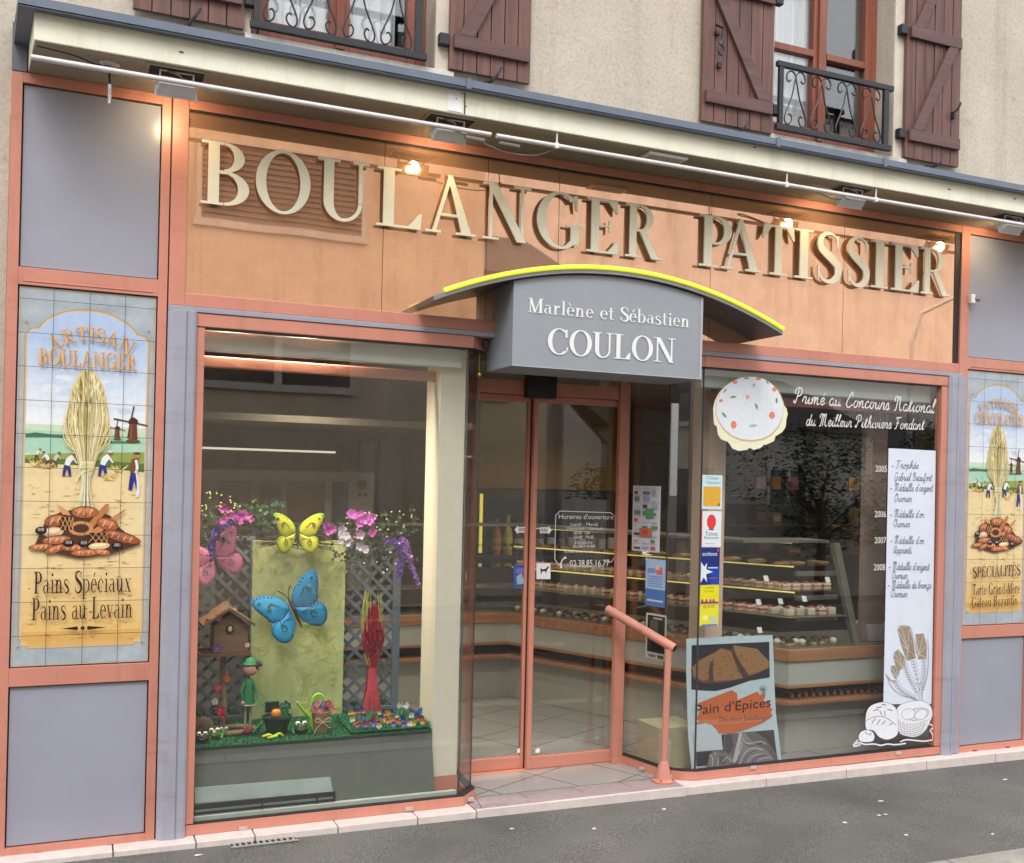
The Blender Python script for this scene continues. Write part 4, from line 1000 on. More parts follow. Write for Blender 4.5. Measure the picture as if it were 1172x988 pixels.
    for k in range(200):
        z = rnd.uniform(.955, 1.66); x = rnd.uniform(xi+.012, xo-.05); w = rnd.uniform(.01, .045); h = rnd.uniform(.0012, .004)
        d = (z < 1.22)
        F([(x, z), (x+w*.5, z+h), (x+w, z+h*.3), (x+w*.6, z-h*.6)], rnd.choice([(196, 140, 70), (176, 112, 52), (214, 160, 84), (245, 215, 150)]) if d else rnd.choice([(222, 190, 130), (205, 165, 110), (246, 230, 190), (190, 150, 100)]))
    # windmills
    def mill(pb, pt, s):
        x, z = pb; F([(x-.020*s, z), (x+.020*s, z), (x+.015*s, z+.085*s), (x-.015*s, z+.085*s)], (105, 60, 45))
        F([(x-.016*s, z), (x-.004*s, z), (x-.004*s, z+.085*s), (x-.012*s, z+.085*s)], (140, 85, 60))
        F([(x-.022*s, z+.08*s), (x+.022*s, z+.08*s), (x+.018*s, z+.10*s), (x, z+.112*s), (x-.018*s, z+.10*s)], (75, 42, 36))
        for a in (80, 170, 262, 350):
            e = (x-.012*s+.075*s*math.cos(R(a)), z+.088*s+.075*s*math.sin(R(a)))
            L([(x-.012*s, z+.088*s), e], .006*s, (85, 50, 45), False); L([(x-.012*s, z+.088*s), e], .0018*s, (40, 25, 25), False)
        F(ell(x, z, .032*s, .008*s), (110, 80, 50))
    q = Bc([(938, 155)])[0]; mill(q, None, 1.0)
    q = Bc([(828, 140)])[0]; mill(q, None, .55)
    # reapers
    def figure(p, s, shirt, legs, bend):
        x, z = p
        L([(x-.012*s, z), (x-.008*s, z+.030*s), (x, z+.052*s)], [.010*s, .014*s, .018*s], legs); L([(x+.014*s, z), (x+.010*s, z+.028*s), (x+.002*s, z+.052*s)], [.010*s, .014*s, .018*s], legs)
        tx, tz = x+bend*.026*s, z+.088*s
        L([(x, z+.048*s), ((x+tx)/2-.004*bend*s, z+.072*s), (tx, tz)], [.020*s, .026*s, .020*s], shirt)
        L([(tx, tz-.006*s), (tx+bend*.016*s, tz-.03*s)], [.008*s, .006*s], shirt)
        F(ell(tx+bend*.006*s, tz+.013*s, .0085*s, .0085*s), (150, 95, 70)); F(ell(tx+bend*.004*s, tz+.019*s, .012*s, .005*s), (225, 215, 200) if legs[0] < 80 else (110, 80, 60))
        L([(x-.02*s, z), (x+.02*s, z)], .003*s, (120, 95, 70), False)
    for px_, py_, s, sh, lg, bd in ((258, 285, .45, (225, 220, 215), (120, 60, 50), 1), (340, 335, .62, (235, 232, 228), (130, 50, 48), -1), (385, 335, .6, (200, 200, 195), (90, 90, 70), 1), (470, 400, 1.0, (235, 235, 238), (50, 55, 130), 1), (722, 400, 1.05, (235, 238, 242), (45, 50, 135), 1)):
        figure(Bc([(px_, py_)])[0], s, sh, lg, bd)
    for px_, py_, w in ((255, 310, .03), (320, 325, .045), (770, 410, .055), (840, 350, .04)):
        q = Bc([(px_, py_)])[0]
        for k in range(14): L([(q[0]+rnd.uniform(-.5, .5)*w, q[1]-.012), (q[0]+rnd.uniform(-1, 1)*w, q[1]+rnd.uniform(.0, .022))], .003, rnd.choice([(225, 195, 120), (190, 150, 80), (240, 220, 150)]), False)
    q = Bc([(935, 500)])[0]
    L([(q[0]-.010, q[1]), (q[0]-.004, q[1]+.05), (q[0]+.004, q[1]+.085)], [.016, .020, .026], (50, 45, 130)); L([(q[0]+.022, q[1]+.002), (q[0]+.014, q[1]+.05), (q[0]+.006, q[1]+.085)], [.012, .018, .024], (60, 55, 145))
    L([(q[0]+.004, q[1]+.08), (q[0]+.008, q[1]+.145)], [.032, .030], (130, 75, 50)); L([(q[0]+.012, q[1]+.14), (q[0]+.018, q[1]+.105), (q[0]+.012, q[1]+.08)], .012, (235, 235, 235))
    F(ell(q[0]+.016, q[1]+.16, .012, .012), (190, 135, 105)); F(ell(q[0]+.016, q[1]+.170, .016, .006), (95, 60, 40))
    L([(q[0]+.012, q[1]+.09), (q[0]+.024, q[1]+.03), (q[0]+.022, q[1]-.022), (q[0]+.012, q[1]-.03)], [.004, .012, .014, .006], (225, 228, 232))
    # the big sheaf
    tie = Bc([(610, 400)])[0]; topc = A([(625, 720)])[0]
    shc = [(240, 228, 175), (226, 210, 145), (195, 172, 105), (248, 240, 205), (170, 148, 88), (234, 220, 160)]
    F([(tie[0]-.026, tie[1]+.02), (tie[0]-.045, tie[1]+.12), (tie[0]-.078, tie[1]+.22), (tie[0]-.084, tie[1]+.30), (tie[0]-.068, tie[1]+.40), (tie[0]-.040, tie[1]+.46), (tie[0]-.01, tie[1]+.485), (tie[0]+.026, tie[1]+.475), (tie[0]+.06, tie[1]+.42), (tie[0]+.084, tie[1]+.31), (tie[0]+.078, tie[1]+.22), (tie[0]+.042, tie[1]+.12), (tie[0]+.026, tie[1]+.02)], (226, 208, 145))
    for k in range(230):
        a = rnd.uniform(-1, 1); h = 1-rnd.random()**1.3*.75
        zz_ = .10+.39*h; top_ = (tie[0]+a*(.026+.066*math.sin(math.pi*min(1, .08+.80*h))**.8)*(1.0 if h < .95 else .9), tie[1]+zz_*(1-.18*a*a))
        c = rnd.choice(shc)
        L([(tie[0]+a*.022, tie[1]+.0), (tie[0]+a*.048, tie[1]+.10), ((tie[0]+top_[0])/2+a*.055, (tie[1]+top_[1])/2+.05), top_], [.0015, .0022, .003, .001], c)
        L([(top_[0]-a*.012, top_[1]-.040), (top_[0]-a*.004, top_[1]-.018), (top_[0]+a*.002, top_[1]+.004)], [.002, .0065, .001], rnd.choice(shc+[(245, 238, 200), (140, 115, 60)]))
    for k in range(34):
        a = rnd.uniform(-1, 1)
        L([(tie[0]+a*.022, tie[1]+.01), (tie[0]+a*.018, tie[1]-.05), (tie[0]+a*.045, tie[1]-.155)], [.004, .005, .004], rnd.choice([(228, 222, 180), (200, 195, 150), (245, 240, 215), (165, 160, 115)]))
    for k in range(9): L([(tie[0]-.045+.002*k, tie[1]-.025+.006*k), (tie[0]-.02, tie[1]+.012+.006*k), (tie[0]+.03, tie[1]+.03+.004*k)], .005, rnd.choice([(232, 222, 165), (200, 185, 120), (245, 238, 200)]))
    # loaves
    def loaf(cx, cy, rx, ry, a, col, marks=0):
        c = Bc([(cx, cy)])[0]; k = .588/1000*1.0
        rx *= k; ry *= k
        F(ell(c[0], c[1], rx*1.04, ry*1.08, a), (70, 38, 28)); F(ell(c[0], c[1], rx, ry, a), col); F(ell(c[0]-rx*.05, c[1]+ry*.3, rx*.75, ry*.45, a), tuple(min(255, v+34) for v in col))
        for j in range(marks):
            u = (j-(marks-1)/2)*rx*1.3/max(1, marks)
            bx_, bz_ = c[0]+u*math.cos(a), c[1]+u*math.sin(a)
            L([(bx_-ry*.25, bz_-ry*.5), (bx_+ry*.25, bz_+ry*.55)], .0035, (235, 205, 160), False)
    F(Bc([(240, 900), (330, 700), (440, 650), (620, 620), (780, 680), (850, 770), (990, 880), (780, 950), (560, 980), (330, 930)]), (85, 50, 38))
    F(Bc([(400, 595), (440, 670), (500, 680), (480, 645)]), (215, 160, 110)); F(Bc([(770, 595), (740, 600), (620, 740), (660, 760), (760, 640)]), (190, 125, 75)); F(Bc([(895, 635), (870, 640), (640, 790), (670, 830), (780, 740)]), (200, 135, 85))
    for a in ((600, 655, 95, 45, 0, (175, 100, 60), 3), (390, 715, 75, 45, .25, (165, 90, 55), 2), (760, 740, 80, 45, -.3, (170, 95, 60), 2), (375, 795, 75, 38, .1, (215, 185, 145), 0), (860, 830, 140, 38, -.28, (160, 85, 55), 4), (400, 850, 100, 32, .1, (180, 105, 70), 3), (290, 900, 85, 24, .08, (175, 105, 65), 3), (390, 915, 78, 26, .35, (180, 100, 65), 2), (520, 905, 95, 26, 0, (175, 100, 60), 3), (700, 893, 78, 28, .08, (228, 196, 150), 0), (610, 940, 110, 26, .05, (180, 100, 62), 4), (720, 935, 60, 22, -.15, (185, 110, 70), 2)): loaf(*a)
    for (cx, cy) in ((290, 785), (485, 875), (592, 877), (828, 893)):
        c = Bc([(cx, cy)])[0]; F(ell(c[0], c[1], .024, .018), (35, 25, 28))
        for j in range(5): L([(c[0]-.012+.006*j, c[1]-.002), (c[0]-.010+.005*j, c[1]+.012)], .002, (225, 220, 215), False)
    m.strips([arc(*Bc([(572, 770)])[0], .052, .034, 0, 360, .018, .014, 20)], Y, pm((205, 145, 95), .2), step=stp)
    for (ox, oy, w_, h_2) in ((470, 735, 90, 90), (690, 835, 130, 70)):
        F(Bc([(ox-w_/2, oy+h_2/2), (ox+w_/2, oy+h_2/2), (ox+w_/2, oy-h_2/2), (ox-w_/2, oy-h_2/2)]), (60, 36, 32))
        for j in range(4):
            u = ox-w_/2+w_*j/3
            L(Bc([(u, oy+h_2/2), (min(ox+w_/2, u+w_*.45), oy-h_2/2)]), .0028, (215, 160, 100), False); L(Bc([(u, oy-h_2/2), (min(ox+w_/2, u+w_*.45), oy+h_2/2)]), .0028, (215, 160, 100), False)
    # lettering
    DK = pm((62, 34, 22), .25)
    gl = pm((228, 176, 112), .25); gl2 = pm((175, 120, 75), .25)
    def arch(s, x0, x1, z, h, rise):
        stp_, W = text_strips(s, 'serif', track=.10)
        for off, mm in ((.0025, gl2), (0, gl)):
            def T(u, v):
                f = u/W*2-1; zz = z+rise*(1-f*f); sl = -2*rise*f/((x1-x0)/2)
                return (x0+(x1-x0)*u/W-sl*v*h*.8+off, zz+v*h-off)
            m.strips(stp_, Y, mm, T, step=stp)
    if right:
        arch('PATISSIER', xi+.09, xo-.09, 2.26, .055, .052)
        a0, a1 = 'CHOCOLATIER', (xi+.028, xo-.022)
    else:
        arch('ARTISAN', xi+.10, xo-.08, 2.262, .060, .058)
        a0, a1 = 'BOULANGER', (xi+.045, xo-.045)
    for off, mm in ((.0025, gl2), (0, gl)): put_text(m, a0, (a1[0]+off, 2.197-off), (a1[1]+off, 2.197-off), .072, Y, mm, step=stp)
    if right:
        c_ = 1.16
        put_text(m, 'SPÉCIALITÉS', (xi+.035, 1.163), (xo-.03, 1.175), .072, Y, DK, step=stp)
        put_text(m, 'Tarte Grand-Mère', (xi+.035, 1.047), (xo-.03, 1.053), .075, Y, DK, step=stp)
        put_text(m, 'Gâteau Byzantin', (xi+.03, .942+.0), (xo-.05, .948), .0, Y, DK, step=stp) if False else put_text(m, 'Gâteau Byzantin', (xi+.03, .965), (xo-.05, .975), .07, Y, DK, step=stp)
        zo = .945
    else:
        a = C([(240, 365), (925, 350)]); put_text(m, 'Pains Spéciaux', a[0], a[1], .098, Y, DK, step=stp)
        a = C([(225, 552), (935, 532)]); put_text(m, 'Pains au Levain', a[0], a[1], .098, Y, DK, step=stp)
        zo = C([(580, 607)])[0][1]
    if not right:
        F([(xm-.085, zo), (xm-.02, zo+.009), (xm-.015, zo), (xm-.02, zo-.009)], (62, 34, 22)); F([(xm+.105, zo), (xm+.025, zo+.009), (xm+.02, zo), (xm+.025, zo-.009)], (62, 34, 22)); F(ell(xm+.003, zo, .009, .009), (62, 34, 22))
    # corner leaf flourishes
    for cx, cz_, sx, sz in ((xi-.004, zb+.004, -1, -1), (xo+.004, zb+.004, 1, -1), (xi+.0, zs+.035, -1, 1), (xo-.0, zs+.035, 1, 1)):
        for a in (15, 45, 75): L([(cx, cz_), (cx+sx*.02*math.cos(R(a)), cz_+sz*.02*math.sin(R(a)))], [.004, .001], (150, 120, 75), False)
    # joints between the tiles
    G = pm((70, 72, 72), .8)
    for i in range(11): z = 2.485-.15*i; m.strips([rect(X0+.006, z-.0011, X1-.006, z+.0011)], Y, G, step=stp)
    for x in (0, .15, .30): m.strips([rect(x+dX-.0011, Z0+.006, x+dX+.0011, Z1-.006)], Y, G, step=stp)
    return tag(m.build('ceramic_mural', None, None, recalc=False), lab, 'mural')
mural(0, False, 'tiled wheat sheaf mural reading Artisan Boulanger, Pains Spéciaux, Pains au Levain')
mural(5.666, True, 'tiled wheat sheaf mural reading Spécialités, Tarte Grand-Mère, at the right edge')

# ------------------------------------------------------------------ handrail
hr = thing('handrail', (3.28, .049, .012), 'salmon tubular handrail on a flanged post in front of the right door jamb', 'handrail')
MB().tube([(3.273, .049, .03), (3.287, .049, .775)], .0195, 14).build('post', PINK, hr, smooth=True)
MB().lathe((3.273, .049, .012), [(.066, 0), (.068, .010), (.045, .018), (.040, .05), (.030, .10), (.021, .12)], 20).build('base_flange', PINK, hr, smooth=True)
pb = at(695, 697, .42)
dirv = (Vector((3.322, .035, .782))-pb).normalized()
e0 = pb; e1 = Vector((3.322, .035, .782))
MB().tube([e0, e1], .027, 16).build('rail', PINK, hr, smooth=True)
MB().tube([e1, e1+dirv*.0015], .022, 16).build('rail_opening', GASK, hr)
MB().tube([e0+Vector((0, 0, 0)), (3.19, .47, e0.z-.01)], .008, 8).build('wall_fixing', ALU, hr)
bl = MB()
for a in range(0, 360, 90): bl.tube([(3.273+.055*math.cos(R(a+45)), .049+.055*math.sin(R(a+45)), .02), (3.273+.055*math.cos(R(a+45)), .049+.055*math.sin(R(a+45)), .030)], .005, 6)
bl.build('base_bolts', GASK, hr)
# drain grate and patched cover in the pavement
A = [atz(*p, -.012) for p in ((262, 965), (286, 956), (337, 957), (318, 966))]
gr = MB(); ca_ = sum(A, Vector())/4
gr.use(GASK); gr.add([(p.x, p.y, gz(p.x)-.012*0+.001) for p in (A[0], A[3], A[2], A[1])], [(0, 1, 2, 3)])
x0g, x1g = ca_.x-.15, ca_.x+.15; y0g, y1g = ca_.y-.06, ca_.y+.06
gr = MB().use(GASK); zz = gz(ca_.x)+.002-.012*(-.02-ca_.y)
gr.box(x0g, x1g, y0g, y1g, zz, zz+.001)
gr.use(mat('grate_metal', (.33, .33, .32), rough=.6))
for i in range(11):
    x = x0g+.012+i*(.276/10); gr.box(x-.005, x+.005, y0g+.006, y1g-.006, zz+.0012, zz+.006)
gr.box(x0g-.006, x1g+.006, y0g-.006, y0g+.006, zz+.0012, zz+.007).box(x0g-.006, x1g+.006, y1g-.006, y1g+.006, zz+.0012, zz+.007)
tag(gr.build('drain_grate', None), 'small slotted metal drain grate in the asphalt below the left window', 'drain')
A = [atz(*p, -.06) for p in ((985, 878), (1025, 876), (1040, 881), (1000, 888))]
c_ = sum(A, Vector())/4; zz = gz(c_.x)-.012*(-.02-c_.y)+.003
pc = MB().box(c_.x-.20, c_.x+.18, c_.y-.09, c_.y+.07, zz-.02, zz)
tag(pc.build('concrete_cover', mat('pale_concrete', (.26, .26, .25), rough=.95, var=.25, scale=15)), 'pale concrete cover set in the asphalt below the right window', 'cover')
# crumbs of litter on the pavement
lit = [(1008, 918), (1013, 933), (1006, 934), (967, 943), (1037, 956), (1136, 954), (1150, 892), (586, 954), (210, 955), (227, 988), (680, 953), (760, 930)]
gm = MB()
for i, p in enumerate(lit):
    q = atz(*p, -.05); z = gz(q.x)-.012*(-.02-q.y)
    gm = MB().ball((q.x, q.y, z+.004), (.012 if i % 3 else .02, .009, .004), 7, 4, .3)
    tag(gm.build('litter_scrap', pm((205, 200, 192), .8)), ['pale scrap of litter on the pavement'][0], 'litter', 'pale scraps on the pavement')
# ------------------------------------------------------------------ things behind the left window
ZT_ = .400                                                    # top of the display plinth
PLG = mat('grey_green_board', (.125, .135, .115), rough=.8, var=.06)
pt = thing('display_plinth', (1.27, .3, .014), 'grey sloping display plinth behind the left shop window', 'plinth')
b = MB().add([(.66, .062, .088), (1.880, .062, .088), (1.880, .130, .388), (.66, .130, .388), (.66, .075, .088), (1.880, .075, .088), (1.880, .143, .388), (.66, .143, .388)], [(0,1,2,3), (4,7,6,5), (0,4,5,1), (1,5,6,2), (2,6,7,3), (3,7,4,0)])
b.build('front_board', PLG, pt, bevel=.002)
MB().box(.58, 1.882, .1435, 1.02, .36, .388).build('top_board', PLG, pt)
MB().box(.58, .60, .1435, 1.0, .014, .3595).box(1.862, 1.88, .37, 1.0, .014, .3595).box(.601, 1.861, .98, 1.0, .014, .3595).build('leg_panel', PLG, pt)
MB().box(.66, 1.99, .031, .061, .0142, .088).build('window_ledge', mat('pale_ledge', (.50, .56, .50), rough=.6), BL)
gv = thing('convector_grille', (1.0, .06, .09), 'pale convector grille with dark slots at the foot of the grey plinth', 'grille')
A = [at(223, 902, .085), at(378, 889.5, .085), at(381, 906, .07), at(223, 920, .07)]
g = MB().add([A[0], A[1], A[2], A[3]]+[p+Vector((0, .012, 0)) for p in A], [(0,1,2,3), (4,7,6,5), (0,4,5,1), (1,5,6,2), (2,6,7,3), (3,7,4,0)])
g.build('top_plate', mat('pale_green_plate', (.36, .44, .42), rough=.5), gv)
za, zb_ = A[3].z-.002, .0885
MB().box(.664, A[2].x+.01, .0535, .0545, zb_, za).build('dark_slot', GASK, gv)
for i in range(2):
    z = za-.028-.024*i
    MB().box(.668, A[2].x-.004, .047, .053, z-.006, z+.004).build('slat', mat('grey_slat', (.17, .20, .21), rough=.4), gv)
for x in (.98, 1.25): MB().box(x, x+.008, .045, .0468, zb_, za-.015).build('slat_divider', GASK, gv)
# turf
def fringe(x0, x1, y0, y1, n, m, zt, h, name, lab):
    mb = MB().use(m); mb.box(x0, x1, y0, y1, zt-.010, zt-.001)
    for i in range(n):
        x, y = random.uniform(x0, x1), random.uniform(y0, y1); a = random.uniform(0, 6.28); r = .003; l = random.uniform(.5, 1)*h
        dx, dy = math.cos(a), math.sin(a)
        mb.add([(x-dy*r, y+dx*r, zt-.002), (x+dy*r, y-dx*r, zt-.002), (x+dx*l*.6, y+dy*l*.6-.002, zt+l)], [(0, 1, 2)])
    return tag(mb.build(name, None, None, recalc=False), lab, 'artificial turf')
TURF = mat('dark_turf', (.012, .10, .035), rough=.9, var=.4, scale=40)
TURF2 = mat('bright_turf', (.02, .24, .09), rough=.8, var=.4, scale=50)
fringe(.62, 1.878, .118, .95, 9000, TURF, ZT_, .012, 'turf_mat', 'dark green artificial turf mat covering the display plinth')
x3 = atz(398, 835, ZT_+.01).x
fringe(x3, 1.872, .128, .46, 7000, TURF2, ZT_+.022, .022, 'turf_mound', 'bright green fringed grass mat at the right end of the display')
# trellis panels and the green hanging
TRL = mat('blue_grey_trellis', (.125, .16, .195), rough=.7, var=.1, scale=20)
def trellis(xa, xb, za, zb, y, lab, post):
    o = thing('trellis', ((xa+xb)/2, y, za), lab, 'trellis')
    p = .085; w = .0095
    for lay, s in ((0, 1), (1, -1)):
        mb = MB(); k = -60
        for k in range(-60, 60):
            c = k*p                                             # s*x + z = c  (world)
            pts = []
            for x in (xa, xb):
                z = c-s*(x-xa)+za
                if za <= z <= zb: pts.append((x, z))
            for z in (za, zb):
                x = xa+s*(c-(z-za))
                if xa < x < xb: pts.append((x, z))
            if len(pts) < 2: continue
            a, b = sorted(pts)[0], sorted(pts)[-1]
            d = Vector((b[0]-a[0], b[1]-a[1]))
            if d.length < .03: continue
            d.normalize(); n = Vector((-d.y, d.x))*w; yy = y+lay*.006
            mb.yprism([(a[0]-n.x, a[1]-n.y), (b[0]-n.x, b[1]-n.y), (b[0]+n.x, b[1]+n.y), (a[0]+n.x, a[1]+n.y)], yy, yy+.005)
        mb.build('lattice_slats', TRL, o)
    f = MB(); yy = y-.008
    f.box(xa-.012, xa+.012, yy, yy+.024, za, zb+.01).box(xb-.012, xb+(.03 if post else .012), yy, yy+.024, za, zb+.01).box(xa+.012, xb-.012, yy, yy+.024, zb-.012, zb+.01).box(xa+.012, xb-.012, yy, yy+.024, za, za+.02)
    f.build('trellis_frame', TRL, o)
YT = .66
q = lambda x, y, Y=YT: at(x, y, Y)
trellis(q(212, 700).x, q(288, 700).x, ZT_, q(240, 616).z, YT, 'blue grey trellis behind the birdhouse at the left of the display', False)
trellis(q(391, 700).x, q(452, 700).x, ZT_, q(420, 628).z, YT, 'blue grey trellis behind the red straw bundle', True)
def matting():
    m, nt, b = nodes('green_fibre_matting'); N, Lk = nt.nodes, nt.links
    tc = N.new('ShaderNodeTexCoord'); nz = N.new('ShaderNodeTexNoise'); nz.inputs['Scale'].default_value = 7; nz.inputs['Detail'].default_value = 12; nz.inputs['Roughness'].default_value = .85; nz.inputs['Distortion'].default_value = 1.6
    v = N.new('ShaderNodeTexWave'); v.inputs['Scale'].default_value = 14; v.inputs['Distortion'].default_value = 30; v.inputs['Detail'].default_value = 5; v.inputs['Detail Scale'].default_value = 3
    Lk.new(tc.outputs['Object'], nz.inputs['Vector']); Lk.new(tc.outputs['Object'], v.inputs['Vector'])
    r = N.new('ShaderNodeValToRGB'); r.color_ramp.elements[0].position = .35; r.color_ramp.elements[1].position = .68
    r.color_ramp.elements[0].color = (.36, .42, .22, 1); r.color_ramp.elements[1].color = (.60, .62, .34, 1)
    mxx = N.new('ShaderNodeMixRGB'); mxx.inputs[2].default_value = (.60, .64, .14, 1)
    r2 = N.new('ShaderNodeValToRGB'); r2.color_ramp.elements[0].position = .72; r2.color_ramp.elements[1].position = .9
    r2.color_ramp.elements[0].color = (0, 0, 0, 1); r2.color_ramp.elements[1].color = (.7, .7, .7, 1)
    Lk.new(v.outputs['Fac'], r2.inputs['Fac']); Lk.new(nz.outputs['Fac'], r.inputs['Fac']); Lk.new(r.outputs['Color'], mxx.inputs[1]); Lk.new(r2.outputs['Color'], mxx.inputs['Fac'])
    Lk.new(mxx.outputs['Color'], b.inputs['Base Color']); b.inputs['Roughness'].default_value = .95
    bp = N.new('ShaderNodeBump'); bp.inputs['Strength'].default_value = .5; bp.inputs['Distance'].default_value = .006; Lk.new(nz.outputs['Fac'], bp.inputs['Height']); Lk.new(bp.outputs['Normal'], b.inputs['Normal'])
    return m
YG = .61
g0, g1 = at(288, 700, YG), at(394, 700, YG); zt_ = at(340, 619, YG).z
mb = MB(); n = 24; vs = []
for i in range(n+1):
    x = g0.x+(g1.x-g0.x)*i/n; y = YG+.006*math.sin(i*.7)
    vs += [(x, y, ZT_), (x, y, zt_+.003*math.sin(i*1.3)), (x, y+.006, zt_+.003*math.sin(i*1.3)), (x, y+.006, ZT_)]
mb.add(vs, [(4*i+j, 4*i+4+j, 4*i+4+(j+1) % 4, 4*i+(j+1) % 4) for i in range(n) for j in range(4)])
fm = tag(mb.build('fabric_hanging', matting(), smooth=False), 'pale green fibre hanging between the two trellises', 'hanging')
fb = MB()
for i in range(230):
    x, z = random.uniform(g0.x+.02, g1.x-.02), random.uniform(ZT_+.02, zt_-.02)
    if i < 120: x = random.uniform((g0.x+g1.x)/2+.02, g1.x-.02)
    pts = [(x, YG-.006, z)]
    for k in range(4): pts.append((pts[-1][0]+random.uniform(-.03, .03), YG-.007-random.uniform(0, .004), pts[-1][2]+random.uniform(-.025, .025)))
    fb.tube(cr(pts, 3), .0009, 3, cap=False)
fb.build('loose_fibres', mat('yellow_green_fibre', (.52, .56, .10), rough=.9), fm)

# butterflies
UPW = [(.06,.12),(.06,.3),(.19,.53),(.33,.66),(.47,.76),(.65,.85),(.82,.90),(.95,.89),(1.0,.80),(.97,.62),(.91,.46),(.85,.33),(.77,.18),(.75,.08),(.6,-.02),(.4,-.05)]
LOWW = [(.06,.10),(.4,-.04),(.6,.0),(.74,-.04),(.81,-.14),(.83,-.28),(.79,-.45),(.70,-.60),(.56,-.69),(.42,-.68),(.30,-.60),(.19,-.47),(.10,-.30)]
def butterfly(p, Y, unit_px, rot, cols, lab, fold=.28):
    c = at(p[0], p[1], Y); U = (at(p[0]+unit_px, p[1], Y).x-c.x)*.93; a = R(rot)
    o = thing('butterfly_ornament', (c.x, Y, c.z), lab, 'butterfly ornament', 'metal butterflies in the window display')
    base, edge, lite = [pm(k, .35) for k in cols]
    def W(u, v, d=0):
        x = (u*math.cos(a)-v*math.sin(a))*U; z = (u*math.sin(a)+v*math.cos(a))*U
        return Vector((c.x+x, Y-abs(u)*fold*U*(.8+.2*abs(u))-d, c.z+z))
    for sg in (-1, 1):
        for nm, pts in (('upper_wing', UPW), ('lower_wing', LOWW)):
            mb = MB(); C = cr(pts+[pts[0]], 3)[:-1]; n = len(C); cen = Vector((sum(q.x for q in C)/n, sum(q.y for q in C)/n))
            root = Vector((.1, .1))
            rings = [(1.0, 0, edge), (.94, .0015, edge), (.86, .004, base), (.5, .009, base), (.2, .010, base)]
            vs = []; 
            for k, dd, _ in rings:
                for q in C:
                    w = cen+(q-cen)*k; vs.append(W(sg*w.x, w.y, dd*U/.2))
            vs.append(W(sg*cen.x, cen.y, .010*U/.2)); L0 = len(vs)-1
            base_i = len(mb.v); mb.v += vs
            for r_ in range(len(rings)-1):
                m_ = rings[r_+1][2] if r_ > 0 else edge; mb.use(m_)
                for i in range(n):
                    mb.f.append([base_i+r_*n+i, base_i+r_*n+(i+1) % n, base_i+(r_+1)*n+(i+1) % n, base_i+(r_+1)*n+i]); mb.mi.append(mb.cur)
            mb.use(lite)
            for i in range(n): mb.f.append([base_i+(len(rings)-1)*n+i, base_i+(len(rings)-1)*n+(i+1) % n, base_i+L0]); mb.mi.append(mb.cur)
            wo = mb.build(nm, None, o, smooth=True)
            mk = MB()
            dots = [C[i] for i in range(0, n, 2)]
            for q in dots:
                if q.x < .3: continue
                w = cen+(q-cen)*.86; mk.ball(W(sg*w.x, w.y, .006*U/.2+.0012), (.022*U, .002, .022*U), 6, 4)
            sp = (.62, .42) if nm == 'upper_wing' else (.48, -.28)
            sr_ = .09 if nm == 'upper_wing' else .12
            pts_ = [W(sg*(sp[0]+sr_*(1-t/14*.85)*math.cos(t*.62+1.2)), sp[1]+sr_*(1-t/14*.85)*math.sin(t*.62+1.2), .0115*U/.2+.001) for t in range(15)]
            tail = [W(sg*(sp[0]-.30), sp[1]+(-.10 if nm == 'upper_wing' else .16), .009*U/.2), W(sg*(sp[0]-.12), sp[1]+(.10 if nm == 'upper_wing' else .20), .0115*U/.2)]
            mk.tube(tail+pts_, .010*U, 5)
            if nm == 'upper_wing':
                mk.tube([W(sg*(.80+.05*math.cos(t*.8)*(1-t/12)), .68+.05*math.sin(t*.8)*(1-t/12), .009*U/.2+.001) for t in range(10)], .008*U, 5)
            mk.build('wing_pattern', BLKP, wo)
    bd = MB()
    axis = [W(0, .42, .02), W(0, .25, .03), W(0, .0, .035), W(0, -.35, .02), W(0, -.52, .012)]
    bd.tube(axis, [.03*U, .055*U, .05*U, .03*U, .012*U], 8); bd.build('body', mat('brown_body', (.04, .025, .02), rough=.4), o, smooth=True)
    an = MB()
    for sg in (-1, 1): an.tube([W(0, .40, .02), W(sg*.06, .60, .03), W(sg*.18, .76, .035)], [.014*U, .012*U, .020*U], 5)
    an.build('antennae', BLKP, o)
butterfly((336.5, 700), .56, 43, 26, ((45, 150, 200), (15, 95, 170), (90, 185, 215)), 'large blue metal butterfly on the pale green hanging')
butterfly((340, 613), .55, 31, 0, ((205, 205, 60), (60, 150, 60), (235, 225, 90)), 'yellow metal butterfly with green wing tips above the green hanging')
butterfly((246, 641), .52, 37, 22, ((245, 150, 190), (215, 80, 135), (250, 190, 215)), 'pink metal butterfly above the birdhouse at the left edge')

# straw bundle
s = atz(425, 812, ZT_+.02); s.y = .50; s.x = at(425, 800, .50).x
so_ = thing('straw_bundle', (s.x, .50, ZT_), 'tall bundle of red dyed straw with yellow green strands in front of the right trellis', 'dried straw')
zt2 = at(425, 690, .5).z; zmid = at(425, 758, .5).z
def strand(mb, ax, top, r, side, spread):
    mb.tube(cr([(s.x+ax*.055, .5+random.uniform(-.02, .02), ZT_+.02), (s.x+ax*.022, .5+random.uniform(-.015, .015), zmid-.06), (s.x+ax*.03+side, .5+random.uniform(-.02, .02), zmid+.02), (s.x+ax*spread+side, .5+random.uniform(-.03, .03), (zmid+top)/2+.03), (s.x+ax*spread*.72+side, .5+random.uniform(-.03, .03), top)], 3), r, 3, cap=False)
a = MB()
for i in range(130): u = random.gauss(0, .55); u = max(-1, min(1, u)); strand(a, u, zt2-abs(u)**2*.07-random.uniform(0, .10), .0022, 0, .060)
a.use(mat('crimson_straw', (.36, .012, .035), rough=.8, var=.3, scale=30)) if False else None
a.build('red_strands', mat('crimson_straw', (.36, .012, .035), rough=.8, var=.35, scale=30), so_)
a = MB()
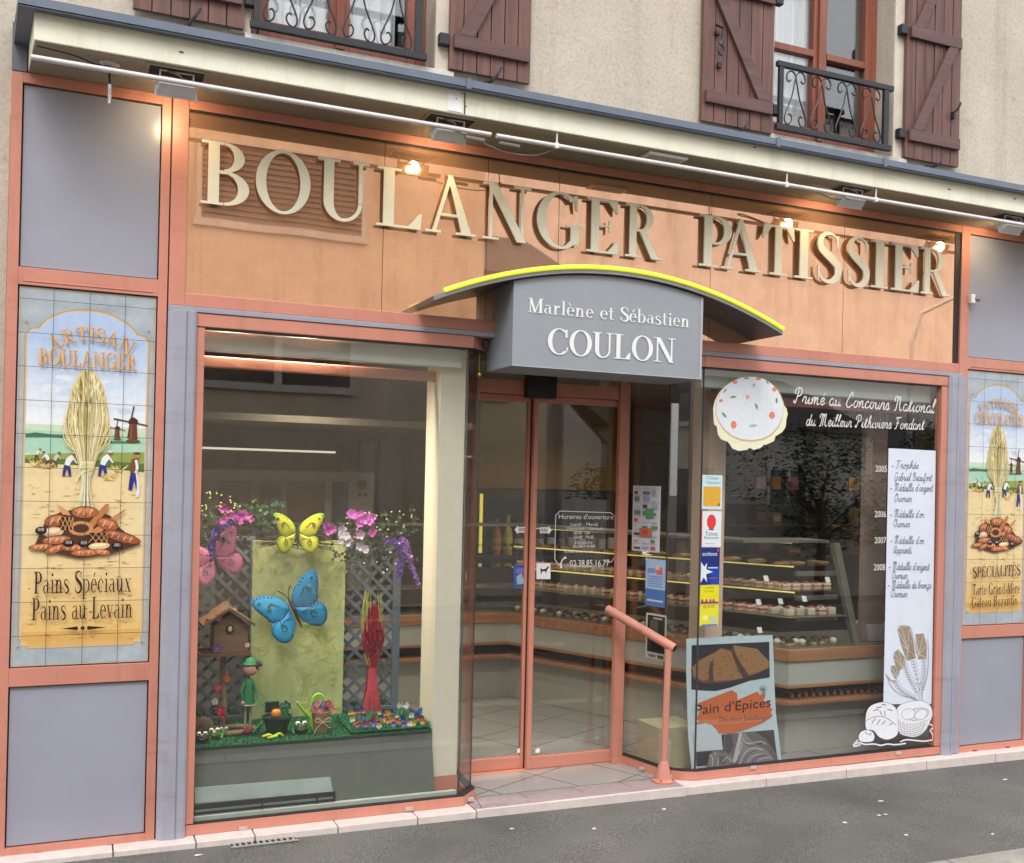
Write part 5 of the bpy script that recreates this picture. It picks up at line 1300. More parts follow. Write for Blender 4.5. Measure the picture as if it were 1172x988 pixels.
for i in range(1100):
    t = random.random(); r = .066*math.sin(math.pi*min(1, .15+t*.85))**.7; an_ = random.uniform(0, 6.28); rr = r*.92*math.sqrt(random.random())
    z = zmid+.02+(zt2-zmid-.05)*t; x, y = s.x+rr*math.cos(an_), .5+rr*.6*math.sin(an_)
    a.tube([(x, y, z), (x+random.uniform(-.012, .012), y+random.uniform(-.01, .01), z+random.uniform(.015, .035))], .0022, 3, cap=False)
a.build('red_seed_heads', mat('dark_crimson', (.28, .008, .03), rough=.85, var=.35, scale=40), so_)
a = MB()
for i in range(16): strand(a, random.uniform(-1, -.1), zt2+.055+random.uniform(-.05, .03), .0016, -.012, .066)
for i in range(7): strand(a, random.uniform(.0, .8), zt2+.04+random.uniform(-.05, .03), .0014, .0, .060)
a.build('yellow_strands', mat('lime_straw', (.48, .46, .07), rough=.8, var=.2, scale=30), so_)
a = MB()
for i in range(60): u = random.uniform(-1, 1); a.tube([(s.x+u*.02, .485, zmid-.03), (s.x+u*.028, .48, (zmid+ZT_)/2), (s.x+u*.06, .48, ZT_+.022)], .002, 3, cap=False)
a.build('pink_stems', mat('pink_straw', (.62, .10, .14), rough=.8, var=.25, scale=30), so_)

# birdhouse
YB_ = .40
def bp(x, y): return at(x, y, YB_)
WD1 = wood_mat('bark_wood', (.10, .05, .025), (.26, .15, .08), rough=.8, axis='X'); WD2 = wood_mat('pale_wood', (.24, .15, .08), (.42, .29, .17), rough=.8, axis='Z')
ft = bp(254, 838); bh = thing('birdhouse', (ft.x, YB_, ZT_), 'rustic wooden birdhouse on a pole with flowers at the left of the display', 'birdhouse')
ax_, azp = bp(259, 692).x, bp(259, 696).z; hx0, hx1 = bp(243, 730).x, bp(281, 730).x; hz0, hz1 = bp(260, 744).z, bp(260, 714).z
MB().yprism([(hx0, hz0), (hx1, hz0), (hx1, hz1), ((hx0+hx1)/2, azp-.02), (hx0, hz1)], YB_-.07, YB_+.09).build('house_wall', wood_mat('mid_wood', (.15, .085, .045), (.33, .20, .11), rough=.8, axis='X'), bh)
rl, rr_ = bp(229, 716), bp(288, 714)
for (a, b) in (((rl.x, rl.z), (ax_, azp)), ((rr_.x, rr_.z), (ax_, azp))):
    MB().add([(a[0], YB_-.12, a[1]), (b[0], YB_-.12, b[1]), (b[0], YB_+.12, b[1]), (a[0], YB_+.12, a[1]), (a[0], YB_-.12, a[1]+.016), (b[0], YB_-.12, b[1]+.018), (b[0], YB_+.12, b[1]+.018), (a[0], YB_+.12, a[1]+.016)], [(0,1,2,3), (4,7,6,5), (0,4,5,1), (1,5,6,2), (2,6,7,3), (3,7,4,0)]).build('roof_board', WD1, bh)
MB().box(bp(226, 740).x, bp(284, 740).x, YB_-.12, YB_+.1, hz0-.014, hz0-.001).build('floor_plank', WD1, bh)
hc = bp(261, 717); MB().ball((hc.x, YB_-.072, hc.z-.004), (.024, .004, .026), 12, 6).build('nest_hole', mat('hole_dark', (.05, .03, .02)), bh)
MB().ball((hc.x, YB_-.080, hc.z-.004), (.011, .008, .015), 10, 6).build('wooden_egg', mat('egg_cream', (.6, .52, .3), rough=.4), bh)
MB().tube([(ft.x, YB_, ZT_+.01), (ft.x+.008, YB_, ZT_+.15), (ft.x-.004, YB_, ZT_+.28), (ft.x, YB_, hz0-.015)], .014, 8).build('pole', WD2, bh)
MB().tube([(ft.x, YB_-.01, hz0-.07), (ft.x+.05, YB_-.03, hz0-.03), (ft.x+.09, YB_-.05, hz0-.015)], .005, 6).build('twig_strut', WD1, bh)
MB().tube([(ft.x+.02+.14*math.cos(t*.42), YB_-.04+.07*math.sin(t*.42), ZT_+.016) for t in range(16)], .013, 8).build('base_ring', WD2, bh)
def petals(mb, c, r, n, tilt=.5, face=-1):
    a0 = random.uniform(0, 6.28)
    for k in range(n):
        a = a0+2*math.pi*k/n; ux, uz = math.cos(a), math.sin(a)
        pts = []
        for (l, w) in ((.05, .06), (.35, .34), (.75, .42), (1.0, .16), (1.0, -.16), (.75, -.42), (.35, -.34), (.05, -.06)):
            pts.append((c[0]+(ux*l-uz*w)*r, c[1]-tilt*r*l*.6+random.uniform(-.0005, .0005), c[2]+(uz*l+ux*w)*r))
        mb.add(pts, [list(range(8))])
def flower(parent, c, r, col, n=5, nm='flower'):
    mb = MB().use(pm(col, .7)); petals(mb, c, r, n); mb.use(pm((225, 205, 90), .6)); mb.ball((c[0], c[1]-.004, c[2]), r*.2, 6, 4)
    return mb.build(nm, None, parent, recalc=False)
for (x, y, r, c_) in ((250, 707, .020, (215, 90, 120)), (238, 712, .018, (190, 60, 90)), (248, 742, .022, (120, 80, 160)), (262, 779, .020, (210, 110, 60)), (251, 790, .020, (215, 70, 110)), (248, 806, .018, (230, 220, 200)), (254, 816, .026, (205, 50, 70)), (257, 824, .018, (190, 45, 60)), (283, 738, .014, (230, 190, 180)), (268, 698, .014, (225, 185, 170)), (259, 690, .016, (170, 140, 110))):
    q_ = at(x, y, YB_-.10); flower(bh, (q_.x, YB_-.10 if y < 750 else YB_-.03, q_.z), r, c_)
# garden boy
SKIN = mat('painted_skin', (.62, .36, .27), rough=.4, var=.03); GRN = mat('green_costume', (.03, .20, .08), rough=.6, var=.15, scale=30)
fb_ = atz(288, 838, ZT_); YBo = .30
c = at(287, 765, YBo); gb = thing('garden_boy_figure', (c.x-.01, YBo, ZT_), 'small garden figure of a boy in a green hat and green tunic', 'figurine')
hr_ = .040
MB().ball((c.x, YBo, c.z), (hr_, hr_*.95, hr_), 16, 10).build('head', SKIN, gb, smooth=True)
MB().ball((c.x+hr_*.92, YBo-.016, c.z-.006), .007, 8, 6).build('nose', SKIN, gb, smooth=True)
MB().ball((c.x+.026, YBo-.030, c.z+.006), (.005, .004, .008), 8, 6).ball((c.x+.038, YBo-.008, c.z+.006), (.004, .005, .008), 8, 6).build('eyes', BLKP, gb)
MB().ball((c.x+.022, YBo-.030, c.z-.012), (.008, .004, .006), 8, 6).build('cheek', pm((225, 110, 110), .5), gb)
h = MB()
for k in range(9): h.tube([(c.x-.008+.006*k, YBo-.026+.002*abs(k-4), c.z+.034), (c.x+.002+.006*k, YBo-.038+.003*abs(k-5), c.z+.022), (c.x+.004+.006*k, YBo-.039+.003*abs(k-5), c.z+.010)], [.004, .004, .001], 5)
h.build('hair', BLKP, gb)
MB().lathe((c.x-.004, YBo, c.z+.020), [(.042, 0), (.045, .004), (.036, .016), (.030, .032), (.014, .042), (.002, .045)], 16).build('hat', GRN, gb, smooth=True)
tz1, tz0 = at(284, 778, YBo).z, at(284, 806, YBo).z
MB().lathe((c.x-.008, YBo, tz0), [(.036, 0), (.034, .02), (.026, (tz1-tz0)*.7), (.020, tz1-tz0), (.012, tz1-tz0+.006)], 14).build('tunic', GRN, gb, smooth=True)
MB().lathe((c.x-.008, YBo, tz0-.003), [(.037, 0), (.038, .004), (.036, .006)], 14).build('tunic_hem', pm((210, 215, 200), .6), gb)
MB().tube([(c.x-.030, YBo-.008, tz1-.008), (c.x-.046, YBo-.02, (tz0+tz1)/2+.01), (c.x-.040, YBo-.025, tz0+.022)], [.008, .007, .006], 8).build('arm', GRN, gb); MB().ball((c.x-.040, YBo-.026, tz0+.014), .010, 8, 6).build('hand', SKIN, gb)
MB().tube([(c.x+.012, YBo-.01, tz1-.008), (c.x+.028, YBo-.03, (tz0+tz1)/2), (c.x+.035, YBo-.04, tz0+.03)], [.008, .007, .006], 8).build('arm', GRN, gb)
for dx in (-.022, .004):
    MB().tube([(c.x+dx, YBo, tz0), (c.x+dx, YBo, ZT_+.03)], .0065, 8).build('leg', mat('stocking', (.35, .27, .20), rough=.8), gb)
    MB().ball((c.x+dx+.012, YBo-.010, ZT_+.018), (.024, .014, .014), 10, 6).build('shoe', mat('shoe_black', (.03, .02, .02), rough=.3) if dx > -.02 else pm((170, 30, 45), .3), gb)
sp_ = MB().tube([(c.x+.02, YBo-.045, tz0+.06), (c.x+.06, YBo-.05, tz0-.01)], .004, 6).tube([(c.x+.055, YBo-.06, ZT_+.075), (c.x+.01, YBo-.05, ZT_+.02)], .004, 6); sp_.build('garden_tool', pm((60, 150, 120), .4), gb)
# tub with pumpkin
pc_ = atz(317, 836, ZT_+.003); pc_ = Vector((at(317, 825, .28).x, .28, 0))
tb = thing('planter_tub', (pc_.x, .28, ZT_), 'dark green planter tub holding an orange pumpkin and a small slate', 'planter')
MB().lathe((pc_.x, .28, ZT_), [(.045, 0), (.062, .05), (.074, .082), (.078, .084), (.078, .092), (.070, .092), (.066, .07)], 20).build('tub', mat('dark_green_tub', (.008, .05, .028), rough=.4), tb, smooth=True)
MB().lathe((pc_.x, .28, ZT_+.068), [(.066, 0), (.05, .014), (.002, .018)], 14).build('soil', mat('soil', (.04, .03, .02), rough=1, var=.4, scale=60), tb)
pk = MB(); pq = (pc_.x-.014, .235, ZT_+.112)
for k in range(8): a_ = k*math.pi/4; pk.ball((pq[0]+.009*math.cos(a_), pq[1]+.009*math.sin(a_), pq[2]), (.017, .017, .022), 8, 6)
pk.build('pumpkin', pm((225, 140, 40), .5), tb, smooth=True)
MB().box(pc_.x-.062, pc_.x+.004, .262, .268, ZT_+.115, ZT_+.165).build('slate', BLKP, tb)
MB().box(pc_.x-.066, pc_.x+.008, .2685, .272, ZT_+.111, ZT_+.169).build('slate_border', pm((60, 140, 90), .5), tb)
lf = MB()
for k in range(14):
    a_ = random.uniform(0, 6.28); x, z = pc_.x+.035+random.uniform(-.03, .03), ZT_+.12+random.uniform(-.02, .035)
    petals(lf.use(pm((30, 110, 75), .6)), (x, .265+random.uniform(-.01, .01), z), random.uniform(.012, .022), 3)
lf.build('leaves', None, tb, recalc=False)
# frogs
def frog(px_, py_, s, Y, lab, col=(80, 150, 50)):
    c = at(px_, py_, Y); x, z = c.x, ZT_+.001
    o = thing('frog_ornament', (x, Y, z), lab, 'frog ornament', 'ceramic frogs on the turf')
    g = pm(col, .2)
    MB().ball((x, Y, z+.024*s), (.030*s, .026*s, .024*s), 12, 8).build('body', g, o, smooth=True)
    for sg in (-1, 1):
        MB().ball((x+sg*.015*s, Y-.014*s, z+.047*s), .0115*s, 10, 6).build('eye', pm((235, 235, 230), .2), o, smooth=True)
        MB().ball((x+sg*.015*s, Y-.025*s, z+.048*s), .005*s, 6, 4).build('pupil', BLKP, o)
        MB().tube([(x+sg*.022*s, Y, z+.012*s), (x+sg*.040*s, Y-.012*s, z+.022*s), (x+sg*.034*s, Y-.026*s, z+.004*s)], [.010*s, .009*s, .006*s], 8).build('leg', g, o, smooth=True)
    MB().tube([(x-.018*s, Y-.022*s, z+.026*s), (x, Y-.028*s, z+.020*s), (x+.018*s, Y-.022*s, z+.026*s)], .003*s, 5).build('mouth', pm((150, 50, 50), .3), o)
frog(344, 828, 1.15, .24, 'small dark green frog with striped eyes between the tub and the brown pot', (30, 95, 45))
frog(245, 832, 1.0, .26, 'bright green frog at the foot of the birdhouse pole')
frog(256, 829, .85, .30, 'smaller green frog tucked behind the bright green frog', (50, 130, 60))
frog(231, 838, 1.0, .20, 'dark frog at the left end of the turf', (40, 70, 45))
wb = at(233, 820, .34); w_ = MB()
for k in range(16):
    a_ = k*math.pi/16; w_.tube([(wb.x+.048*math.cos(t*.42)*math.cos(a_), .34+.048*math.cos(t*.42)*math.sin(a_), ZT_+.05+.046*math.sin(t*.42)) for t in range(16)], .0025, 4, cap=False)
tag(w_.build('wicker_ball', WD2), 'woven wicker ball behind the frogs at the left end', 'ball')
bw_ = at(312, 839, .2); m_ = MB()
m_.tube(cr([(bw_.x-.05, .19, ZT_+.010), (bw_.x-.02, .18, ZT_+.020), (bw_.x, .185, ZT_+.008), (bw_.x+.03, .18, ZT_+.022), (bw_.x+.05, .19, ZT_+.006)], 4), .007, 8).tube([(bw_.x-.03, .17, ZT_+.006), (bw_.x+.02, .175, ZT_+.012)], .006, 6)
tag(m_.build('toy_lizard', pm((190, 205, 40), .4), smooth=True), 'bright yellow green toy lizard at the front edge of the turf', 'toy')
# brown pot with raffia bow
pq = at(367, 826, .24); fp = thing('flower_pot', (pq.x, .24, ZT_), 'brown wrapped pot of pink flowers tied with a raffia bow', 'flower pot')
MB().lathe((pq.x, .24, ZT_), [(.034, 0), (.044, .07), (.050, .108), (.046, .110), (.042, .09)], 12).build('pot_wrap', mat('kraft_paper', (.27, .17, .10), rough=.8, var=.2, scale=30), fp)
rb = MB()
for sg in (-1, 1):
    rb.tube(cr([(pq.x, .19, ZT_+.062), (pq.x+sg*.03, .185, ZT_+.085), (pq.x+sg*.04, .188, ZT_+.066), (pq.x, .19, ZT_+.060)], 4), .0018, 4).tube(cr([(pq.x, .19, ZT_+.06), (pq.x+sg*.03, .188, ZT_+.035), (pq.x+sg*.045, .186, ZT_+.01+.02*(sg > 0))], 4), .0018, 4)
rb.build('raffia_bow', pm((205, 185, 145), .8), fp)
for k in range(16):
    col = random.choice([(200, 90, 110), (215, 130, 130), (180, 70, 90), (150, 120, 190)])
    flower(fp, (pq.x+random.uniform(-.055, .06), .22+random.uniform(-.02, .01), ZT_+.125+random.uniform(-.012, .035)), .017, col)
lf = MB().use(pm((55, 85, 45), .7))
for k in range(40): petals(lf, (pq.x+random.uniform(-.055, .055), .235+random.uniform(-.02, .02), ZT_+.115+random.uniform(-.01, .03)), .014, 2)
lf.build('leaves', None, fp, recalc=False)
# lime watering can
LIME = pm((150, 205, 45), .35); wc = at(364, 805, .33)
wo = thing('watering_can', (wc.x, .33, ZT_), 'lime green watering can with arched handle behind the brown pot', 'watering can')
MB().lathe((wc.x, .33, ZT_), [(.046, 0), (.050, .06), (.042, .125), (.036, .128)], 18).build('can', LIME, wo, smooth=True)
MB().tube([(wc.x+.035*math.cos(t), .33, ZT_+.128+.052*math.sin(t)) for t in [math.pi*i/10 for i in range(11)]], .006, 8).build('handle', LIME, wo, smooth=True)
MB().tube([(wc.x-.035, .32, ZT_+.05), (wc.x-.08, .31, ZT_+.10), (wc.x-.118, .30, ZT_+.15)], [.011, .008, .007], 8).build('spout', LIME, wo, smooth=True)
# scattered blossoms and paper butterflies on the bright mat
pal = [((200, 90, 120), 'pink'), ((225, 215, 205), 'white'), ((120, 110, 185), 'mauve'), ((60, 95, 165), 'blue'), ((210, 190, 60), 'yellow'), ((215, 130, 70), 'orange'), ((170, 60, 90), 'crimson')]
for k in range(64):
    px_ = random.uniform(400, 486); py_ = random.uniform(815, 831); col, nm = random.choice(pal)
    q_ = atz(px_, py_, ZT_+.045); 
    mb = MB().use(pm(col, .7))
    if q_.x > 1.86 or q_.y > .6: continue
    petals(mb, (q_.x, q_.y, ZT_+.045+random.uniform(0, .012)), random.uniform(.012, .020), 5, tilt=1.4); mb.use(pm((225, 205, 90), .6)).ball((q_.x, q_.y-.006, ZT_+.045), .004, 5, 4)
    tag(mb.build('paper_flower', None, recalc=False), 'small %s paper flower scattered on the bright green mat' % nm, 'paper flower', 'paper flowers on the bright green mat')
for (px_, py_, col, nm, r) in ((460, 808, (215, 215, 215), 'white', .030), (475, 815, (40, 110, 185), 'blue', .034), (449, 824, (225, 205, 120), 'yellow', .022), (469, 823, (220, 170, 50), 'orange', .020), (409, 812, (50, 75, 130), 'dark blue', .026)):
    q_ = at(px_, py_, .33); mb = MB().use(pm(col, .5))
    for sg in (-1, 1):
        mb.add([(q_.x, .33, q_.z), (q_.x+sg*r*.9, .31, q_.z+r*.9), (q_.x+sg*r*1.2, .31, q_.z+r*.2), (q_.x+sg*r*.8, .315, q_.z-r*.5)], [(0, 1, 2, 3)])
    mb.tube([(q_.x, .33, q_.z-r*.5), (q_.x, .33, q_.z+r*.6)], .002, 5).tube([(q_.x, .33, q_.z-r*.4), (q_.x, .335, ZT_+.02)], .0012, 4)
    tag(mb.build('paper_butterfly', None, recalc=False), '%s paper butterfly on a stalk above the bright green mat' % nm, 'paper butterfly')
# garlands
def cluster(o, Y, items):
    for nm, col, n, (x0, y0, x1, y1), r, pn in items:
        mb = MB().use(pm(col, .75))
        for k in range(n):
            u, v = random.random(), random.random()
            q_ = at(x0+(x1-x0)*u, y0+(y1-y0)*(.5+(v-.5)*1), Y); c_ = (q_.x, Y+random.uniform(-.05, .05), q_.z)
            if pn: petals(mb, c_, r*random.uniform(.7, 1.15), pn, tilt=random.uniform(.1, .9))
            else: mb.ball(c_, r, 6, 4)
        mb.build(nm, None, o, recalc=False)
def wist(o, Y, path, col, r, n=90):
    mb = MB().use(pm(col, .75)); P = cr([(at(x, y, Y).x, at(x, y, Y).z) for x, y in path], 6)
    for k in range(n):
        i = random.randrange(len(P)); f = 1-.7*i/len(P)
        mb.use(pm(random.choice([col, tuple(min(255, int(v*1.3)) for v in col), tuple(int(v*.7) for v in col)]), .75))
        petals(mb, (P[i].x+random.uniform(-.022, .022)*f, Y+random.uniform(-.03, .03)*f, P[i].y+random.uniform(-.012, .012)), r, 3)
    mb.build('wisteria_blossom', None, o, recalc=False)
Yg = .50
g1_ = thing('flower_garland', (at(255, 600, Yg).x, Yg, at(255, 640, Yg).z), 'garland of pink orchids and purple wisteria over the pink butterfly', 'artificial flowers')
g2_ = thing('flower_garland', (at(430, 610, Yg).x, Yg, at(430, 660, Yg).z), 'garland of pink and white orchids with purple wisteria over the right trellis', 'artificial flowers')
DG = (38, 55, 38)
cluster(g1_, Yg+.03, [('leaf_sprig', DG, 60, (222, 575, 300, 625), .024, 2), ('leaf_sprig', (50, 85, 55), 26, (290, 575, 325, 605), .022, 3), ('leaf_sprig', (70, 75, 55), 26, (222, 600, 245, 640), .022, 2)])
cluster(g1_, Yg-.03, [('orchid_blossom', (175, 70, 150), 9, (252, 580, 294, 602), .026, 5), ('orchid_blossom', (200, 100, 170), 7, (250, 578, 290, 600), .023, 5), ('yellow_berries', (215, 215, 120), 34, (222, 563, 275, 592), .0045, 0), ('leaf_sprig', (120, 150, 50), 10, (222, 568, 300, 592), .014, 2)])
wist(g1_, Yg-.04, [(268, 594), (255, 602), (245, 612), (242, 634)], (85, 65, 150), .013, 120)
cluster(g2_, Yg+.03, [('leaf_sprig', DG, 70, (385, 590, 470, 640), .026, 2), ('leaf_sprig', (60, 90, 65), 40, (400, 582, 475, 650), .020, 3), ('leaf_sprig', (85, 85, 80), 40, (378, 610, 455, 655), .020, 2)])
cluster(g2_, Yg-.03, [('orchid_blossom', (215, 110, 205), 14, (400, 588, 424, 604), .026, 5), ('orchid_blossom', (180, 80, 160), 6, (375, 600, 440, 612), .024, 5), ('white_orchid', (205, 195, 210), 12, (388, 604, 418, 630), .025, 5), ('yellow_berries', (220, 220, 140), 30, (395, 584, 470, 618), .0048, 0), ('white_berries', (215, 210, 205), 12, (400, 590, 470, 655), .006, 0)])
wist(g2_, Yg-.04, [(446, 620), (455, 622), (458, 640), (456, 660)], (95, 55, 150), .013, 100); wist(g2_, Yg-.05, [(460, 618), (466, 632), (472, 650), (478, 668)], (150, 100, 185), .011, 100)
tw = MB()
for k in range(26):
    y0, y1 = random.uniform(605, 628), random.uniform(605, 632); a_, b_ = at(random.uniform(288, 330), y0, .56), at(random.uniform(352, 392), y1, .56)
    tw.tube(cr([(a_.x, .56+random.uniform(-.02, .02), a_.z), ((a_.x+b_.x)/2, .56+random.uniform(-.03, .03), (a_.z+b_.z)/2+random.uniform(-.012, .02)), (b_.x, .56, b_.z)], 4), .0022, 4)
tag(tw.build('twig_bunch', mat('dark_twig', (.05, .045, .035), rough=.9)), 'dark twigs lying across the top of the green hanging', 'twigs')
# ------------------------------------------------------------------ shop interior
WR = wood_mat('counter_wood', (.30, .13, .055), (.50, .25, .12), rough=.35, axis='X')
CW = mat('counter_white', (.46, .47, .42), rough=.4, var=.04)
STEEL = mat('brushed_steel', (.30, .29, .25), rough=.3, metal=.6, var=.1, scale=20)
CO = [(1.3, 2.42), (3.27, 2.38), (4.30, .235), (5.28, .235)]
def shift(P, w):
    P = [Vector(p) for p in P]; out = []
    for i, p in enumerate(P):
        ds = []
        if i > 0: ds.append((P[i]-P[i-1]).normalized())
        if i < len(P)-1: ds.append((P[i+1]-P[i]).normalized())
        n = Vector((0, 0))
        for d in ds: n += Vector((-d.y, d.x))
        n.normalize(); c = n.dot(Vector((-ds[0].y, ds[0].x))); q = p+n*(w/c); out.append((q.x, q.y))
    return out
ct = thing('sales_counter', (3.6, 1.6, .014), 'long white L shaped sales counter with wooden rails behind the door and right window', 'counter')
MB().path(shift(CO, .11), .55, .015, .345).build('counter_base', CW, ct)
MB().path(shift(CO, -.015), .30, .346, .376).build('wooden_rail', WR, ct, bevel=.006)
MB().path(shift(CO, .12), .30, .377, .452).build('bread_slot', mat('slot_dark', (.07, .045, .03), rough=.8), ct)
MB().path(shift(CO, -.005), .30, .453, .476).build('wooden_rail', WR, ct, bevel=.005)
MB().path(CO, .50, .477, .624).build('counter_front', CW, ct)
MB().path(shift(CO, -.015), .03, .625, .705).build('wooden_rail', WR, ct, bevel=.006)
MB().path(shift(CO, .016), .60, .625, .712).build('counter_top', STEEL, ct)
# breads lying in the slot
for i in range(16):
    x = 4.36+.057*i; z = .377
    b = MB().tube([(x, .27, z+.012), (x+.02, .30, z+.026), (x+.025, .38, z+.026)], [.010, .016, .012], 8)
    tag(b.build('bread_roll', pm((150, 105, 60), .7), smooth=True), 'small brown loaf lying in the slot of the counter', 'bread', 'loaves in the counter slot')
# glass case
CA = CO[:3]+[(4.86, .235)]
cs = thing('cake_display_case', (3.9, 1.3, .712), 'glass cake display case with shelves of pastries on top of the counter', 'display case')
bot = shift(CA, .02); top = shift(CA, .26)
for i in range(3):
    a, b, c, d = bot[i], bot[i+1], top[i+1], top[i]
    if i == 2: c = (4.74, .40); d = (4.05, .40); b = (4.85, .255)
    MB().add([(a[0], a[1], .714), (b[0], b[1], .714), (c[0], c[1], 1.37), (d[0], d[1], 1.37)], [(0, 1, 2, 3)]).build('glass_front', CASEG, cs)
MB().path([top[0], top[1], (4.05, .40), (4.74, .40)], .30, 1.372, 1.39).build('case_top', STEEL, cs)
e = MB()
for (xa, za, xb, zb2) in ((4.87, .712, 4.80, 1.37),):
    e.add([(xa-.02, .26, za), (xa+.03, .26, za), (xb+.03, .40, zb2), (xb-.02, .40, zb2), (xa-.02, .30, za), (xa+.03, .30, za), (xb+.03, .44, zb2), (xb-.02, .44, zb2)], [(0,1,2,3), (4,7,6,5), (0,4,5,1), (1,5,6,2), (2,6,7,3), (3,7,4,0)])
    for z in (1.02, 1.18, .88): e.box(4.50, 4.84, .42, .45, z-.03, z)
e.build('case_frame', STEEL, cs)
for z, w in ((.90, .05), (1.06, .11), (1.22, .17)):
    P = shift(CA, w); P[3] = (4.80, P[3][1])
    MB().path(P, .30, z-.006, z).build('case_shelf', STEEL if z < 1 else CASEG, cs)
YL = mat('yellow_case_light', (1, .85, .3), emit=(1, .78, .18), estr=.28)
for z, w in ((1.215, .165), (1.053, .105), (1.365, .27)):
    P = shift(CA, w)
    MB().tube([(P[1][0], P[1][1]-.01, z), (P[2][0]+.04, P[2][1]-.012, z)], .005, 6).build('light_strip', YL, cs)
rnd = random.Random(11)
def along(w, t, inset=.0):
    P = [Vector(p) for p in shift(CA, w)]
    L1 = (P[2]-P[1]).length; L2 = (P[3]-P[2]).length; s = t*(L1+L2)
    if s < L1: d = (P[2]-P[1])/L1; p = P[1]+d*s; n = Vector((-d.y, d.x))
    else: d = (P[3]-P[2])/L2; p = P[2]+d*(s-L1); n = Vector((-d.y, d.x))
    return p+n*inset, d
TRAY = pm((190, 185, 170), .4)
for z, w, col1, kind in ((.714, .04, None, 'choc'), (.902, .08, None, 'fruit'), (1.062, .14, None, 'mix'), (1.222, .20, None, 'tart')):
    n = 34 if kind != 'tart' else 14
    for i in range(n):
        t = (i+.5)/n
        for row in range(2):
            p, d = along(w, t, .05+.09*row)
            if p.x > 4.78: continue
            if kind == 'choc': col = rnd.choice([(70, 42, 30), (225, 215, 200), (95, 60, 40)]); r, h = .026, .035
            elif kind == 'fruit': col = rnd.choice([(205, 60, 70), (235, 215, 170), (190, 45, 55), (225, 180, 110), (210, 200, 190)]); r, h = .028, .045
            elif kind == 'mix': col = rnd.choice([(190, 140, 80), (230, 220, 200), (170, 100, 60), (215, 120, 110)]); r, h = .030, .04
            else: col = rnd.choice([(180, 130, 80), (150, 100, 60)]); r, h = .05, .02
            mb = MB().use(pm((212, 190, 150), .6)); x, y = p.x+rnd.uniform(-.006, .006), p.y+rnd.uniform(-.006, .006)
            if kind in ('fruit', 'mix') and row == 0:
                mb.box(x-r, x+r, y-r*.8, y+r*.8, z+.001, z+h*.45).use(pm(col, .5)).box(x-r*.98, x+r*.98, y-r*.78, y+r*.78, z+h*.45, z+h*.7).use(pm((236, 226, 205), .6)).box(x-r, x+r, y-r*.8, y+r*.8, z+h*.7, z+h)
                mb.use(pm((190, 40, 50), .35)).ball((x, y, z+h+.006), .010, 6, 4)
            else:
                mb.lathe((x, y, z+.001), [(r*.8, 0), (r, h*.5)], 10).use(pm(col, .5)).lathe((x, y, z+h*.5+.001), [(r*.95, 0), (r*.8, h*.4), (r*.2, h*.6)], 10)
            lab = {'choc': 'chocolate or cream topped cake on the bottom of the glass case', 'fruit': 'layered fruit cake slice on the lower shelf of the glass case', 'mix': 'small pastry on the middle shelf of the glass case', 'tart': 'flat tart on the top shelf of the glass case'}[kind]
            tag(mb.build('pastry'), lab, 'pastry', {'choc': 'cakes on the case bottom', 'fruit': 'cakes on the lower shelf', 'mix': 'pastries on the middle shelf', 'tart': 'tarts on the top shelf'}[kind])
for px_, z, w in ((860, .98, 0), (885, .98, 0), (912, 1.0, 0), (868, 1.13, 0), (938, 1.12, 0), (862, .8, 0)):
    q = at(px_, 700, .42 if px_ < 905 else .36)
    tag(MB().add([(q.x-.018, q.y-.08, z), (q.x+.018, q.y-.08, z), (q.x+.018, q.y-.065, z+.035), (q.x-.018, q.y-.065, z+.035)], [(0, 1, 2, 3)]).build('price_card', WHITE, recalc=False), 'small white price card among the cakes', 'price card', 'price cards in the glass case')
# white box on the counter top
q0, q1 = at(1000, 733, .36), at(1022, 702, .36)
bxq = MB().add([(q0.x-.09, .30, .714), (q0.x+.10, .30, .714), (q0.x+.10, .50, .714), (q0.x-.09, .50, .714), (q0.x-.11, .285, .83), (q0.x+.12, .285, .83), (q0.x+.12, .515, .83), (q0.x-.11, .515, .83)], [(3,2,1,0), (4,5,6,7), (0,1,5,4), (1,2,6,5), (2,3,7,6), (3,0,4,7)])
tag(bxq.build('storage_tub', mat('grey_tub', (.45, .43, .40), rough=.5), bevel=.006), 'pale grey plastic tub on the counter right of the cake case', 'tub')
# back shelves with bottles, warm lit panels
BRN = mat('dark_brown_panel', (.045, .030, .022), rough=.6); YW2 = 3.0
sh = thing('wall_shelves', (6.6, 3.0, .0), 'dark wall shelves beside a warm lit strip on the shop back wall', 'shelves')
xa, xb = at(846, 570, YW2).x, at(952, 570, YW2).x; xc, xd = at(974, 570, YW2).x, at(992, 570, YW2).x
MB().box(xa, xb, YW2+.3, YW2+.33, .7, 2.45).box(xc, XR-.05, YW2+.3, YW2+.33, .7, 2.45).build('back_panel', mat('dark_teal_panel', (.030, .042, .042), rough=.4), sh)
MB().box(xb-.12, xb, YW2+.0, YW2+.3, .7, 2.35).build('upright', BRN, sh)
for z in (1.66, 1.38, 1.09):
    MB().box(xa-.12, xb-.12, YW2, YW2+.29, z-.012, z).build('shelf_board', BRN, sh); MB().box(xc-.12, XR-.06, YW2, YW2+.29, z-.004, z+.008).build('shelf_board', BRN, sh)
MB().box(xb+.01, xc-.01, YW2+.28, YW2+.3, .95, 1.86).build('warm_lit_panel', mat('amber_panel', (.7, .45, .12), rough=.6, var=.3, scale=2), sh)
MB().box(xb+.005, xb+.03, YW2+.22, YW2+.24, 1.05, 1.80).build('light_tube', mat('amber_light', (1, .6, .1), emit=(1, .58, .12), estr=5), sh)
MB().box(xa-.32, xa-.12, YW2+.28, YW2+.3, 1.15, 1.8).build('warm_lit_panel', mat('olive_panel', (.30, .24, .06), rough=.6), sh)
